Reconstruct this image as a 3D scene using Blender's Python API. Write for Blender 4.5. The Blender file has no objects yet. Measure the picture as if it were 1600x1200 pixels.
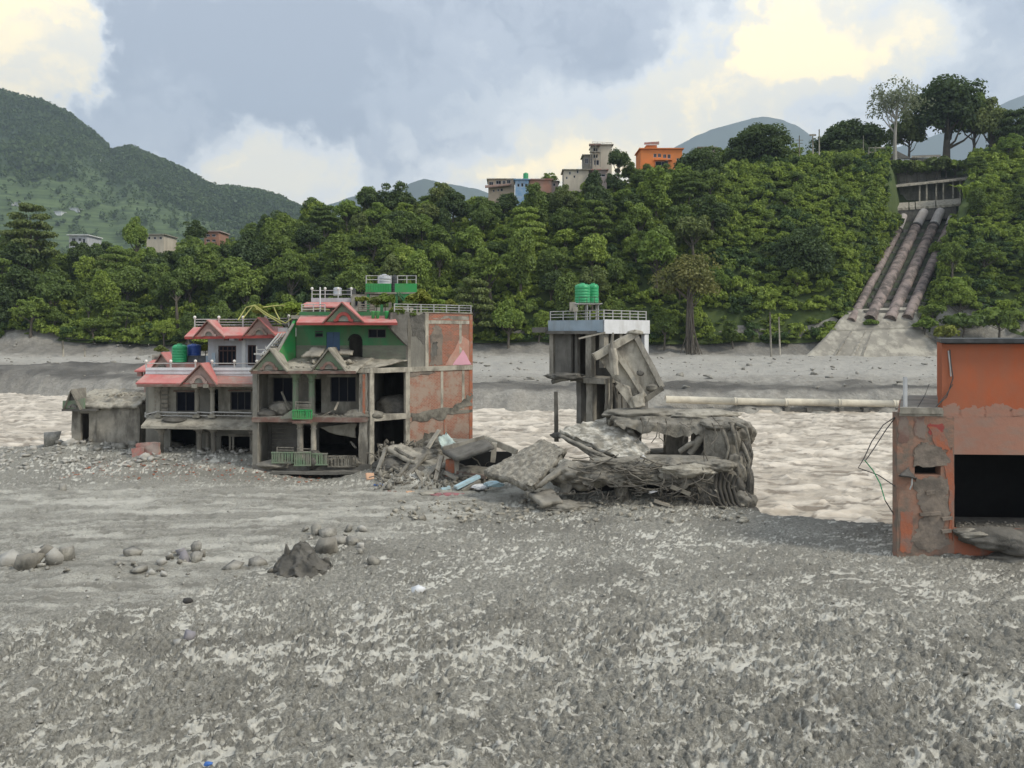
import bpy, bmesh, math, random
import numpy as np
from mathutils import Vector, Matrix

SC = bpy.context.scene
COL = SC.collection
PI = math.pi
R = math.radians
rnd = random.Random(7)

# ---------------------------------------------------------------- camera
CAMZ, F, HY = 9.0, 1200.0, 520.0
cam_d = bpy.data.cameras.new('camera')
cam = bpy.data.objects.new('camera', cam_d); COL.objects.link(cam)
cam.location = (0, 0, CAMZ); cam.rotation_euler = (R(90), 0, 0)
cam_d.sensor_width = 36.0; cam_d.lens = 27.0
cam_d.shift_y = -(600 - HY) / 1600.0
cam_d.clip_start = 0.1; cam_d.clip_end = 40000
SC.camera = cam

# ---------------------------------------------------------------- sky
SUN_EL, SUN_AZ = 46.0, 112.0          # degrees; azimuth from +Y clockwise: high on the right
world = bpy.data.worlds.new('World'); SC.world = world; world.use_nodes = True
def build_world():
    nt = world.node_tree; N = nt.nodes; L = nt.links; N.clear()
    def nd(t, **k):
        n = N.new(t)
        for a, b in k.items(): setattr(n, a, b)
        return n
    out = nd('ShaderNodeOutputWorld')
    sky = nd('ShaderNodeTexSky', sky_type='NISHITA', sun_disc=False)
    sky.sun_elevation = R(SUN_EL); sky.sun_rotation = R(SUN_AZ)
    sky.air_density = 1.0; sky.dust_density = 1.5
    bgs = nd('ShaderNodeBackground'); bgs.inputs[1].default_value = 0.1
    L.new(sky.outputs[0], bgs.inputs[0])
    tc = nd('ShaderNodeTexCoord')
    D = tc.outputs['Generated']
    def noise(vec, sc, det=6, rough=0.55, dist=0.0):
        n = nd('ShaderNodeTexNoise'); n.inputs['Scale'].default_value = sc; n.inputs['Detail'].default_value = det
        n.inputs['Roughness'].default_value = rough; n.inputs['Distortion'].default_value = dist
        L.new(vec, n.inputs['Vector']); return n
    def vm(op, a, b):
        n = nd('ShaderNodeVectorMath', operation=op)
        for i, s in enumerate((a, b)):
            if s is None: continue
            if isinstance(s, tuple): n.inputs[i].default_value = s
            else: L.new(s, n.inputs[i])
        return n
    def ma(op, a, b=None, c=None):
        n = nd('ShaderNodeMath', operation=op)
        for i, s in enumerate((a, b, c)):
            if s is None: continue
            if isinstance(s, (int, float)): n.inputs[i].default_value = s
            else: L.new(s, n.inputs[i])
        return n.outputs[0]
    def mixc(fac, a, b):
        n = nd('ShaderNodeMix', data_type='RGBA')
        for i, s in ((0, fac), (6, a), (7, b)):
            if isinstance(s, tuple): n.inputs[i].default_value = (*s, 1)
            elif isinstance(s, (int, float)): n.inputs[i].default_value = s
            else: L.new(s, n.inputs[i])
        return n.outputs[2]
    # domain warp, clouds flattened towards the horizon
    big = noise(D, 2.6, 4, .55); fine = noise(D, 9, 8, .6)
    w1 = vm('MULTIPLY', vm('SUBTRACT', big.outputs['Color'], (.5, .5, .5)).outputs[0], (.30, .30, .22))
    w2 = vm('MULTIPLY', vm('SUBTRACT', fine.outputs['Color'], (.5, .5, .5)).outputs[0], (.17, .17, .15))
    vfine = noise(D, 26, 6, .62); w3 = vm('MULTIPLY', vm('SUBTRACT', vfine.outputs['Color'], (.5, .5, .5)).outputs[0], (.075, .075, .065))
    w23 = vm('ADD', w2.outputs[0], w3.outputs[0]).outputs[0]
    wd = vm('ADD', D, vm('ADD', w1.outputs[0], w23).outputs[0]).outputs[0]
    wf = vm('ADD', D, w23).outputs[0]
    def blob(px, py, rx, rz, edge=.35, v=None):
        d = Vector(((px - 800) / F, 1, (HY - py) / F)); d.normalize()
        s = vm('SUBTRACT', v or wd, tuple(d))
        m = vm('MULTIPLY', s.outputs[0], (1 / rx, 1 / rx, 1 / rz))
        l = nd('ShaderNodeVectorMath', operation='LENGTH'); L.new(m.outputs[0], l.inputs[0])
        r = nd('ShaderNodeMapRange', interpolation_type='SMOOTHSTEP')
        L.new(l.outputs['Value'], r.inputs['Value'])
        r.inputs['From Min'].default_value = 1 + edge; r.inputs['From Max'].default_value = 1 - edge
        return r.outputs[0]
    str_ = vm('MULTIPLY', wf, (1, 1, 1.9)).outputs[0]
    nz = noise(str_, 3.4, 9, .56, .5); nb = noise(str_, 10.0, 7, .6, .8)
    val = ma('ADD', ma('MULTIPLY', ma('SUBTRACT', nz.outputs['Fac'], .5), 1.0), ma('MULTIPLY', ma('SUBTRACT', nb.outputs['Fac'], .5), .46))
    val = ma('ADD', val, .40)
    for px, py, rx, rz, ed, w, v in ((640, 320, .55, .14, .8, .22, wd), (1000, 215, .36, .11, .8, .19, wd), (320, 160, .25, .19, .4, -.23, wd), (600, 90, .30, .09, .4, -.22, wd), (1000, 10, .13, .07, .7, -.14, wd), (1535, 90, .14, .17, .25, -.22, wf),
                                     (10, 60, .085, .11, .2, .66, wf), (1300, 40, .13, .06, .35, .40, wf), (1230, 130, .18, .06, .6, .2, wd), (425, 285, .10, .06, .3, .42, wf)):
        val = ma('ADD', val, ma('MULTIPLY', blob(px, py, rx, rz, ed, v), w))
    ramp = nd('ShaderNodeValToRGB'); L.new(val, ramp.inputs[0]); cr = ramp.color_ramp; cr.interpolation = 'EASE'
    e = cr.elements; e[0].position = .12; e[0].color = (.31, .34, .40, 1); e[1].position = 1.0; e[1].color = (1.42, 1.14, .62, 1)
    for p_, c_ in ((.30, (.425, .455, .51)), (.46, (.60, .62, .64)), (.60, (.76, .765, .755)), (.76, (.92, .85, .68))):
        q_ = cr.elements.new(p_); q_.color = (*c_, 1)
    col = ramp.outputs[0]
    cs = nd('ShaderNodeVectorMath', operation='SCALE'); L.new(col, cs.inputs[0]); cs.inputs['Scale'].default_value = 1.0
    bgc = nd('ShaderNodeBackground'); bgc.inputs[1].default_value = .84
    L.new(cs.outputs[0], bgc.inputs[0])
    mx = nd('ShaderNodeMixShader'); mx.inputs[0].default_value = .93
    L.new(bgs.outputs[0], mx.inputs[1]); L.new(bgc.outputs[0], mx.inputs[2])
    L.new(mx.outputs[0], out.inputs['Surface'])
build_world()

sun_d = bpy.data.lights.new('sun', 'SUN'); sun_d.energy = 1.5; sun_d.angle = R(12); sun_d.color = (1.0, .93, .80)
sun = bpy.data.objects.new('sun', sun_d); COL.objects.link(sun)
sdir = Vector((math.sin(R(SUN_AZ)) * math.cos(R(SUN_EL)), math.cos(R(SUN_AZ)) * math.cos(R(SUN_EL)), math.sin(R(SUN_EL))))
sun.rotation_euler = sdir.to_track_quat('Z', 'Y').to_euler(); sun.location = (0, 0, 80)

SC.view_settings.view_transform = 'Standard'; SC.view_settings.look = 'None'
SC.view_settings.exposure = 1.15; SC.view_settings.gamma = 1.0; SC.view_settings.use_curve_mapping = False
SC.render.engine = 'CYCLES'
SC.cycles.use_denoising = True
SC.cycles.max_bounces = 5; SC.cycles.diffuse_bounces = 3; SC.cycles.glossy_bounces = 2
SC.cycles.transmission_bounces = 3; SC.cycles.volume_bounces = 0; SC.cycles.transparent_max_bounces = 4
SC.cycles.caustics_reflective = False; SC.cycles.caustics_refractive = False

# ---------------------------------------------------------------- helpers
def X(px, Y): return (px - 800) / F * Y
def Z(py, Y): return CAMZ - (py - HY) / F * Y
def W(px, py, Y): return (X(px, Y), Y, Z(py, Y))

def _h(ix, iy, iz, seed):
    n = (ix.astype(np.int64) * 374761393 + iy.astype(np.int64) * 668265263 + iz * 2147483647 + seed * 1274126177) & 0xffffffff
    n = ((n ^ (n >> 13)) * 1274126177) & 0xffffffff
    n = ((n ^ (n >> 16)) * 2246822519) & 0xffffffff
    return ((n ^ (n >> 15)) & 0xffffff) / float(0xffffff)
def n2(x, y, s=0):
    xi = np.floor(x); yi = np.floor(y); u = x - xi; v = y - yi
    u = u * u * u * (u * (u * 6 - 15) + 10); v = v * v * v * (v * (v * 6 - 15) + 10)
    a = _h(xi, yi, 0, s); b = _h(xi + 1, yi, 0, s); c = _h(xi, yi + 1, 0, s); d = _h(xi + 1, yi + 1, 0, s)
    return (a + (b - a) * u) * (1 - v) + (c + (d - c) * u) * v
def fbm(x, y, o=4, s=0, g=.5, lac=2.03):
    t = 0; a = 1; m = 0; x = np.asarray(x, float); y = np.asarray(y, float)
    for i in range(o):
        t = t + a * n2(x + 17.3 * i, y - 9.1 * i, s + i); m += a; a *= g; x, y = (x * .8 - y * .6) * lac, (x * .6 + y * .8) * lac
    return t / m
def fbm_a(x, y, o=4, s=0, g=.5):      # keeps the stretch direction
    t = 0; a = 1; m = 0; x = np.asarray(x, float); y = np.asarray(y, float)
    for i in range(o):
        t = t + a * n2(x + 17.3 * i, y - 9.1 * i, s + i); m += a; a *= g; x = x * 2.03; y = y * 2.03
    return t / m
def n3(p, s=0):
    i = np.floor(p); f = p - i; f = f * f * (3 - 2 * f); r = 0
    for dx in (0, 1):
        for dy in (0, 1):
            for dz in (0, 1):
                w = (f[:, 0] if dx else 1 - f[:, 0]) * (f[:, 1] if dy else 1 - f[:, 1]) * (f[:, 2] if dz else 1 - f[:, 2])
                r = r + w * _h(i[:, 0] + dx, i[:, 1] + dy, (i[:, 2] + dz).astype(np.int64), s)
    return r
def fbm3(p, o=3, s=0):
    t = 0; a = 1; m = 0
    for i in range(o): t = t + a * n3(p * (2.0 ** i) + 5.7 * i, s + i); m += a; a *= .5
    return t / m
def sm(e0, e1, v):
    t = np.clip((v - e0) / (e1 - e0), 0, 1); return t * t * (3 - 2 * t)

def empty(name, loc=(0, 0, 0)):
    o = bpy.data.objects.new(name, None); COL.objects.link(o); o.location = loc; o.empty_display_size = .3; return o
def tag(o, label=None, cat=None, group=None, kind=None):
    if label: o['label'] = label
    if cat: o['category'] = cat
    if group: o['group'] = group
    if kind: o['kind'] = kind
    return o
def thing(name, label, cat, loc=(0, 0, 0), group=None): return tag(empty(name, loc), label, cat, group)
def wloc(o):
    v = Vector((0, 0, 0))
    while o is not None:
        v += o.location; o = o.parent
        if o is not None and False: break
    return v
def link(name, me, mat=None, parent=None, kind=None):
    o = bpy.data.objects.new(name, me); COL.objects.link(o)
    if mat is not None and not me.materials: me.materials.append(mat)
    if parent is not None:
        o.parent = parent
        o.matrix_parent_inverse = Matrix.Translation(-parent.location) if parent.parent is None else Matrix.Identity(4)
    if kind: o['kind'] = kind
    return o
def np_mesh(name, V, faces4=None, faces3=None, smooth=False, attrs=None):
    V = np.ascontiguousarray(V, dtype=np.float32)
    me = bpy.data.meshes.new(name)
    n4 = 0 if faces4 is None else len(faces4); n3_ = 0 if faces3 is None else len(faces3)
    me.vertices.add(len(V)); me.vertices.foreach_set('co', V.ravel())
    li = []
    if n4: li.append(np.asarray(faces4, dtype=np.int32).ravel())
    if n3_: li.append(np.asarray(faces3, dtype=np.int32).ravel())
    li = np.concatenate(li); me.loops.add(len(li)); me.loops.foreach_set('vertex_index', li)
    me.polygons.add(n4 + n3_)
    st = np.concatenate([np.arange(n4) * 4, n4 * 4 + np.arange(n3_) * 3]).astype(np.int32)
    me.polygons.foreach_set('loop_start', st)
    if smooth: me.polygons.foreach_set('use_smooth', np.ones(n4 + n3_, dtype=bool))
    me.update(calc_edges=True)
    if attrs:
        for k, a in attrs.items():
            at = me.attributes.new(k, 'FLOAT', 'POINT'); at.data.foreach_set('value', np.ascontiguousarray(a, dtype=np.float32).ravel())
    return me
def grid_faces(nr, nc):
    i = np.arange(nr - 1)[:, None] * nc + np.arange(nc - 1)[None, :]
    i = i.ravel(); return np.stack([i, i + 1, i + nc + 1, i + nc], 1)

class MB:
    def __init__(s): s.v = []; s.f = []
    def add(s, vs, fs):
        b = len(s.v); s.v += [tuple(p) for p in vs]; s.f += [tuple(i + b for i in f) for f in fs]; return s
    def box(s, x0, x1, y0, y1, z0, z1):
        return s.add([(x0, y0, z0), (x1, y0, z0), (x1, y1, z0), (x0, y1, z0), (x0, y0, z1), (x1, y0, z1), (x1, y1, z1), (x0, y1, z1)],
                     [(0, 3, 2, 1), (4, 5, 6, 7), (0, 1, 5, 4), (1, 2, 6, 5), (2, 3, 7, 6), (3, 0, 4, 7)])
    def hexa(s, p):   # 8 corners, bottom 4 then top 4
        return s.add(p, [(0, 3, 2, 1), (4, 5, 6, 7), (0, 1, 5, 4), (1, 2, 6, 5), (2, 3, 7, 6), (3, 0, 4, 7)])
    def bar(s, a, b, w, h, up=(0, 0, 1)):
        a = Vector(a); b = Vector(b); d = (b - a).normalized(); up = Vector(up)
        if abs(d.dot(up)) > .98: up = Vector((0, 1, 0))
        r = d.cross(up).normalized() * (w / 2); u = r.cross(d).normalized() * (h / 2)
        return s.hexa([a - r - u, a + r - u, b + r - u, b - r - u, a - r + u, a + r + u, b + r + u, b - r + u])
    def tube(s, pts, r, n=6, cap=True):
        pts = [Vector(p) for p in pts]; m = len(pts); rs = r if isinstance(r, (list, tuple)) else [r] * m
        vs = []; fs = []; up = Vector((.31, .2, .93))
        for i, p in enumerate(pts):
            d = (pts[min(i + 1, m - 1)] - pts[max(i - 1, 0)])
            d = d.normalized() if d.length > 1e-9 else Vector((0, 0, 1))
            if abs(d.dot(up)) > .97: up = Vector((1, 0, 0))
            a = d.cross(up).normalized(); b = d.cross(a).normalized()
            for k in range(n):
                t = 2 * PI * k / n; vs.append(p + (a * math.cos(t) + b * math.sin(t)) * rs[i])
        for i in range(m - 1):
            for k in range(n):
                k2 = (k + 1) % n; fs.append((i * n + k, i * n + k2, (i + 1) * n + k2, (i + 1) * n + k))
        if cap: fs.append(tuple(range(n))); fs.append(tuple(reversed(range((m - 1) * n, m * n))))
        return s.add(vs, fs)
    def cyl(s, a, b, r0, r1=None, n=12): return s.tube([a, b], [r0, r0 if r1 is None else r1], n)
    def lathe(s, c, prof, n=16):   # prof: (r, z)
        vs = []; fs = []
        for r, z in prof:
            for k in range(n):
                t = 2 * PI * k / n; vs.append((c[0] + r * math.cos(t), c[1] + r * math.sin(t), c[2] + z))
        for i in range(len(prof) - 1):
            for k in range(n):
                k2 = (k + 1) % n; fs.append((i * n + k, i * n + k2, (i + 1) * n + k2, (i + 1) * n + k))
        fs.append(tuple(reversed(range(n)))); fs.append(tuple(range((len(prof) - 1) * n, len(prof) * n)))
        return s.add(vs, fs)
    def prism(s, poly, d):  # polygon of 3D points swept by vector d
        n = len(poly); d = Vector(d); vs = [Vector(p) for p in poly] + [Vector(p) + d for p in poly]
        fs = [tuple(range(n)), tuple(reversed(range(n, 2 * n)))] + [(i, i + n, (i + 1) % n + n, (i + 1) % n) for i in range(n)]
        return s.add(vs, fs)
    def plan(s, poly, z0, z1): return s.prism([(x, y, z0) for x, y in poly], (0, 0, z1 - z0))
    def wall(s, p0, p1, z0, z1, th, ops=()):
        # wall from p0 to p1 (plan), thickness th to the left of p0->p1, with rectangular openings (u0,u1,z0,z1) in metres
        p0 = Vector((*p0, 0)); p1 = Vector((*p1, 0)); d = p1 - p0; Ln = d.length; d /= Ln; nrm = Vector((-d.y, d.x, 0)) * th
        us = sorted({0, Ln, *[min(max(o[0], 0), Ln) for o in ops], *[min(max(o[1], 0), Ln) for o in ops]})
        zs = sorted({z0, z1, *[min(max(o[2], z0), z1) for o in ops], *[min(max(o[3], z0), z1) for o in ops]})
        nu, nz = len(us) - 1, len(zs) - 1
        full = [[not any(o[0] - 1e-6 <= (us[i] + us[i + 1]) / 2 <= o[1] and o[2] <= (zs[j] + zs[j + 1]) / 2 <= o[3] for o in ops) for j in range(nz)] for i in range(nu)]
        vs = []; idx = {}
        def pt(i, j, k):
            if (i, j, k) not in idx:
                idx[(i, j, k)] = len(vs); vs.append(p0 + d * us[i] + nrm * k + Vector((0, 0, zs[j])))
            return idx[(i, j, k)]
        fs = []
        g = lambda i, j: 0 <= i < nu and 0 <= j < nz and full[i][j]
        for i in range(nu):
            for j in range(nz):
                if not full[i][j]: continue
                fs.append((pt(i, j, 0), pt(i + 1, j, 0), pt(i + 1, j + 1, 0), pt(i, j + 1, 0)))
                fs.append((pt(i, j, 1), pt(i, j + 1, 1), pt(i + 1, j + 1, 1), pt(i + 1, j, 1)))
                if not g(i - 1, j): fs.append((pt(i, j, 0), pt(i, j + 1, 0), pt(i, j + 1, 1), pt(i, j, 1)))
                if not g(i + 1, j): fs.append((pt(i + 1, j, 0), pt(i + 1, j, 1), pt(i + 1, j + 1, 1), pt(i + 1, j + 1, 0)))
                if not g(i, j - 1): fs.append((pt(i, j, 0), pt(i, j, 1), pt(i + 1, j, 1), pt(i + 1, j, 0)))
                if not g(i, j + 1): fs.append((pt(i, j + 1, 0), pt(i + 1, j + 1, 0), pt(i + 1, j + 1, 1), pt(i, j + 1, 1)))
        return s.add(vs, fs)
    def obj(s, name, mat, parent=None, smooth=False, kind=None, jit=0):
        me = bpy.data.meshes.new(name)
        me.from_pydata([tuple(p) for p in s.v], [], s.f)
        if smooth:
            for p in me.polygons: p.use_smooth = True
        me.update()
        o = link(name, me, mat, parent, kind)
        return o

def chip(o, cuts=3, amp=.03, freq=1.5, seed=1):
    """subdivide a mesh and roughen it: broken, worn concrete"""
    bm = bmesh.new(); bm.from_mesh(o.data)
    bmesh.ops.remove_doubles(bm, verts=bm.verts, dist=1e-4)
    for _ in range(cuts):
        ed = [e for e in bm.edges if e.calc_length() > .35]
        if not ed: break
        bmesh.ops.subdivide_edges(bm, edges=ed, cuts=1, use_grid_fill=True)
    bmesh.ops.triangulate(bm, faces=[f for f in bm.faces if len(f.verts) > 4])
    P = np.array([v.co[:] for v in bm.verts])
    for k in range(3):
        dn = (fbm3(P * freq + 31 * k, 3, seed + k * 9) - .5) * 2 * amp
        for v, d in zip(bm.verts, dn): v.co[k] += d
    bm.to_mesh(o.data); bm.free(); o.data.update(); return o

_ico = {}
def ico(sub):
    if sub not in _ico:
        bm = bmesh.new(); bmesh.ops.create_icosphere(bm, subdivisions=sub, radius=1)
        bm.verts.ensure_lookup_table()
        _ico[sub] = (np.array([v.co[:] for v in bm.verts]), np.array([[v.index for v in f.verts] for f in bm.faces])); bm.free()
    return _ico[sub]
_hull = {}
def rock_mesh(seed, sub=2, cuts=0, rough=0):
    """angular stone: convex hull of a few random points on a squashed ball"""
    if (seed, sub) in _hull: return _hull[(seed, sub)]
    r = np.random.RandomState(seed * 7 + 1); n = {1: 9, 2: 12, 3: 15, 4: 13}.get(sub, 15)
    p = r.normal(size=(n, 3)); p /= np.linalg.norm(p, axis=1)[:, None]; p *= r.uniform(.72, 1.08, n)[:, None] * r.uniform(.75, 1.2, 3)
    bm = bmesh.new()
    for q in p: bm.verts.new(q)
    res = bmesh.ops.convex_hull(bm, input=bm.verts)
    bmesh.ops.delete(bm, geom=[g for g in res['geom_interior'] if isinstance(g, bmesh.types.BMVert)], context='VERTS')
    if sub == 3:
        bmesh.ops.bevel(bm, geom=list(bm.edges), offset=.05, segments=1, affect='EDGES', profile=.6)
        bmesh.ops.triangulate(bm, faces=bm.faces)
        bmesh.ops.subdivide_edges(bm, edges=[e for e in bm.edges if e.calc_length() > .25], cuts=1)
        bmesh.ops.triangulate(bm, faces=bm.faces)
    bm.verts.index_update(); v = np.array([w.co[:] for w in bm.verts]); f = np.array([[w.index for w in g.verts] for g in bm.faces]); bm.free()
    if sub == 3: v = v + (fbm3(v * 3.2 + seed, 3, seed)[:, None] - .5) * .16 * v
    _hull[(seed, sub)] = (v, f); return v, f
def lump(name, c, rad, seed, mat, parent=None, amp=.35, freq=1.6, sub=4, rot=0, kind=None, ridge=0):
    v, f = ico(sub); v = v.copy()
    d = (fbm3(v * freq + seed * 3.1, 4, seed) - .5) * 2 * amp
    if ridge: d = d - np.abs(fbm3(v * np.array([freq * 2.5, freq * 2.5, freq * .7]) + seed, 3, seed + 5) - .5) * ridge
    v = v * (1 + d)[:, None] * np.array(rad)
    if rot:
        cc, ss = math.cos(rot), math.sin(rot); v = np.stack([v[:, 0] * cc - v[:, 1] * ss, v[:, 0] * ss + v[:, 1] * cc, v[:, 2]], 1)
    v += np.array(c)
    return link(name, np_mesh(name, v, None, f, True), mat, parent, kind)
def slab_mesh(c4, th, seed, nu=14, nv=10, amp=.05, sag=0., edge=.06, freq=1.2):
    """broken slab: four top corners a b c d, thickness th against the normal, ragged edge"""
    a, b, c, d = [np.array(p, float) for p in c4]
    u, v = np.meshgrid(np.linspace(0, 1, nu), np.linspace(0, 1, nv)); u = u.ravel(); v = v.ravel()
    eu = (fbm(u * 5 + seed, v * 5, 3, seed) - .5) * 2 * edge; ev = (fbm(u * 5, v * 5 + seed, 3, seed + 3) - .5) * 2 * edge
    be = np.maximum.reduce([np.abs(u - .5), np.abs(v - .5)]) > .49
    uu = np.where(be, u + eu, u)[:, None]; vv = np.where(be, v + ev, v)[:, None]
    P = a * (1 - uu) * (1 - vv) + b * uu * (1 - vv) + c * uu * vv + d * (1 - uu) * vv
    nrm = np.cross(b - a, d - a); nrm /= np.linalg.norm(nrm)
    if nrm[2] < 0: nrm = -nrm
    P = P + nrm * ((fbm(u * 6 * freq + seed, v * 6 * freq, 4, seed + 7) - .5)[:, None] * 2 * amp) - np.array([0, 0, sag]) * (np.sin(PI * u) * np.sin(PI * v))[:, None]
    Q = P - nrm * th * (1 + .25 * (fbm(u * 7, v * 7, 2, seed + 11)[:, None] - .5))
    V = np.concatenate([P, Q]); n = nu * nv; ff = grid_faces(nv, nu)
    f = [ff, ff[:, ::-1] + n]
    br = [i for i in range(nu)] + [nu - 1 + j * nu for j in range(1, nv)] + [(nv - 1) * nu + i for i in range(nu - 2, -1, -1)] + [j * nu for j in range(nv - 2, 0, -1)]
    br = np.array(br); b2 = np.roll(br, -1); f.append(np.stack([br, br + n, b2 + n, b2], 1))
    return np_mesh('slab', V, np.concatenate(f), None, False)
def slab(name, c4, th, seed, mat, parent=None, **k): return link(name, slab_mesh(c4, th, seed, **k), mat, parent)

# ---------------------------------------------------------------- materials
MUD = (.215, .205, .18)
def pmat(name, c1, c2=None, sc=2.0, rough=.9, bump=.25, stain=None, stain_amt=.5, streak=0., dust=0., dustcol=MUD, bsc=None, metal=0., stain_sc=None, rand=0., spec=.35):
    m = bpy.data.materials.new(name); m.use_nodes = True; nt = m.node_tree; N = nt.nodes; L = nt.links
    bs = N['Principled BSDF']; bs.inputs['Roughness'].default_value = rough; bs.inputs['Metallic'].default_value = metal
    bs.inputs['Specular IOR Level'].default_value = spec
    c2 = c2 or tuple(x * .75 for x in c1)
    tc = N.new('ShaderNodeTexCoord'); co = tc.outputs['Object']
    def noise(s, det=6, vec=None, r=.6):
        n = N.new('ShaderNodeTexNoise'); n.inputs['Scale'].default_value = s; n.inputs['Detail'].default_value = det; n.inputs['Roughness'].default_value = r
        L.new(vec or co, n.inputs['Vector']); return n.outputs['Fac']
    def mr(v, a, b, c=0., d=1.):
        n = N.new('ShaderNodeMapRange'); L.new(v, n.inputs[0])
        for i, q in enumerate((a, b, c, d)): n.inputs[1 + i].default_value = q
        return n.outputs[0]
    def mix(f, a, b):
        n = N.new('ShaderNodeMix'); n.data_type = 'RGBA'
        for i, q in ((0, f), (6, a), (7, b)):
            if isinstance(q, tuple): n.inputs[i].default_value = (*q, 1)
            elif isinstance(q, (int, float)): n.inputs[i].default_value = q
            else: L.new(q, n.inputs[i])
        return n.outputs[2]
    def mul(a, b):
        n = N.new('ShaderNodeMath'); n.operation = 'MULTIPLY'
        for i, q in ((0, a), (1, b)):
            if isinstance(q, (int, float)): n.inputs[i].default_value = q
            else: L.new(q, n.inputs[i])
        return n.outputs[0]
    col = mix(mr(noise(sc), .32, .68), c1, c2)
    if rand:
        oi = N.new('ShaderNodeObjectInfo'); col = mix(mul(oi.outputs['Random'], rand), col, tuple(x * .55 for x in c2))
    if stain is not None:
        vec = co
        if streak:
            mp = N.new('ShaderNodeMapping'); mp.inputs['Scale'].default_value = (1, 1, streak); L.new(co, mp.inputs[0]); vec = mp.outputs[0]
        col = mix(mul(mr(noise(stain_sc or sc * .7, 8, vec, .65), .46, .60), stain_amt), col, stain)
    if dust:
        g = N.new('ShaderNodeNewGeometry'); sp = N.new('ShaderNodeSeparateXYZ'); L.new(g.outputs['Normal'], sp.inputs[0])
        up = mr(sp.outputs[2], .15, .75)
        nn = mr(noise(1.1, 6), .30, .55)
        col = mix(mul(mul(up, nn), dust), col, dustcol)
    L.new(col, bs.inputs['Base Color'])
    if bump:
        bp = N.new('ShaderNodeBump'); bp.inputs['Strength'].default_value = bump; bp.inputs['Distance'].default_value = .06
        L.new(noise(bsc or sc * 5, 8), bp.inputs['Height']); L.new(bp.outputs[0], bs.inputs['Normal'])
    return m
def brick_mat(name, d, c1, c2, mortar, stain, rough=.95):
    m = bpy.data.materials.new(name); m.use_nodes = True; nt = m.node_tree; N = nt.nodes; L = nt.links
    bs = N['Principled BSDF']; bs.inputs['Roughness'].default_value = rough; bs.inputs['Specular IOR Level'].default_value = .2
    tc = N.new('ShaderNodeTexCoord'); co = tc.outputs['Object']
    dp = N.new('ShaderNodeVectorMath'); dp.operation = 'DOT_PRODUCT'; L.new(co, dp.inputs[0]); dp.inputs[1].default_value = d
    sp = N.new('ShaderNodeSeparateXYZ'); L.new(co, sp.inputs[0])
    cb = N.new('ShaderNodeCombineXYZ'); L.new(dp.outputs['Value'], cb.inputs[0]); L.new(sp.outputs[2], cb.inputs[1])
    b = N.new('ShaderNodeTexBrick'); L.new(cb.outputs[0], b.inputs['Vector'])
    b.inputs['Color1'].default_value = (*c1, 1); b.inputs['Color2'].default_value = (*c2, 1); b.inputs['Mortar'].default_value = (*mortar, 1)
    b.inputs['Scale'].default_value = 1; b.inputs['Mortar Size'].default_value = .009; b.inputs['Bias'].default_value = -.1
    b.inputs['Brick Width'].default_value = .26; b.inputs['Row Height'].default_value = .095
    n = N.new('ShaderNodeTexNoise'); n.inputs['Scale'].default_value = 1.1; n.inputs['Detail'].default_value = 10; n.inputs['Roughness'].default_value = .72; L.new(co, n.inputs['Vector'])
    mr = N.new('ShaderNodeMapRange'); L.new(n.outputs['Fac'], mr.inputs[0]); mr.inputs[1].default_value = .47; mr.inputs[2].default_value = .57; mr.inputs[4].default_value = .85
    mx = N.new('ShaderNodeMix'); mx.data_type = 'RGBA'; L.new(mr.outputs[0], mx.inputs[0]); L.new(b.outputs['Color'], mx.inputs[6]); mx.inputs[7].default_value = (*stain, 1)
    L.new(mx.outputs[2], bs.inputs['Base Color'])
    bp = N.new('ShaderNodeBump'); bp.inputs['Strength'].default_value = .5; bp.inputs['Distance'].default_value = .03; bp.invert = True
    L.new(b.outputs['Fac'], bp.inputs['Height']); L.new(bp.outputs[0], bs.inputs['Normal'])
    return m
M = {}
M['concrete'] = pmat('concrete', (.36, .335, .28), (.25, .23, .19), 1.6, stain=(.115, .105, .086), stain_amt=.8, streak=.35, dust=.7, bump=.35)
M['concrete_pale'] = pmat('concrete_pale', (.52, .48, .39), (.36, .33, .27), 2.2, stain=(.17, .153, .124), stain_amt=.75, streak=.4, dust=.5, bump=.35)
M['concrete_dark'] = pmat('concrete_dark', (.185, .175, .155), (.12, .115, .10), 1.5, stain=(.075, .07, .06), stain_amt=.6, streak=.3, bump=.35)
M['mudcoat'] = pmat('mudcoat', (.28, .26, .213), (.17, .157, .128), 1.6, stain=(.075, .069, .056), stain_amt=.8, bump=.7, bsc=9, rough=.85, dust=.35, dustcol=(.33, .31, .27))
M['muddark'] = pmat('muddark', (.16, .15, .13), (.095, .09, .078), 1.7, stain=(.05, .047, .04), stain_amt=.6, bump=.7, bsc=9, rough=.8)
M['mudpale'] = pmat('mudpale', (.44, .41, .34), (.29, .27, .22), 1.6, stain=(.16, .147, .12), stain_amt=.75, bump=.6, bsc=9, rough=.9)
M['slabstreak'] = pmat('slabstreak', (.31, .29, .24), (.20, .187, .155), 2.2, stain=(.68, .65, .57), stain_amt=.8, stain_sc=1.6, streak=2.5, bump=.5, bsc=8)
M['gravelslab'] = pmat('gravelslab', (.26, .242, .20), (.13, .12, .10), 5, stain=(.40, .375, .315), stain_amt=.7, bump=.9, bsc=14)
M['plaster'] = pmat('plaster', (.38, .36, .30), (.29, .272, .225), 1.4, stain=(.15, .138, .112), stain_amt=.8, streak=.3, bump=.2)
M['plaster_dull'] = pmat('plaster_grey', (.29, .28, .24), (.22, .21, .18), 1.4, stain=(.13, .12, .10), stain_amt=.55, streak=.3, bump=.25)  # duller, greyer plaster tone
M['white'] = pmat('white_paint', (.72, .73, .74), (.62, .63, .63), 1.2, stain=(.40, .39, .35), stain_amt=.45, streak=.15, bump=.08, rough=.75)
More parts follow.
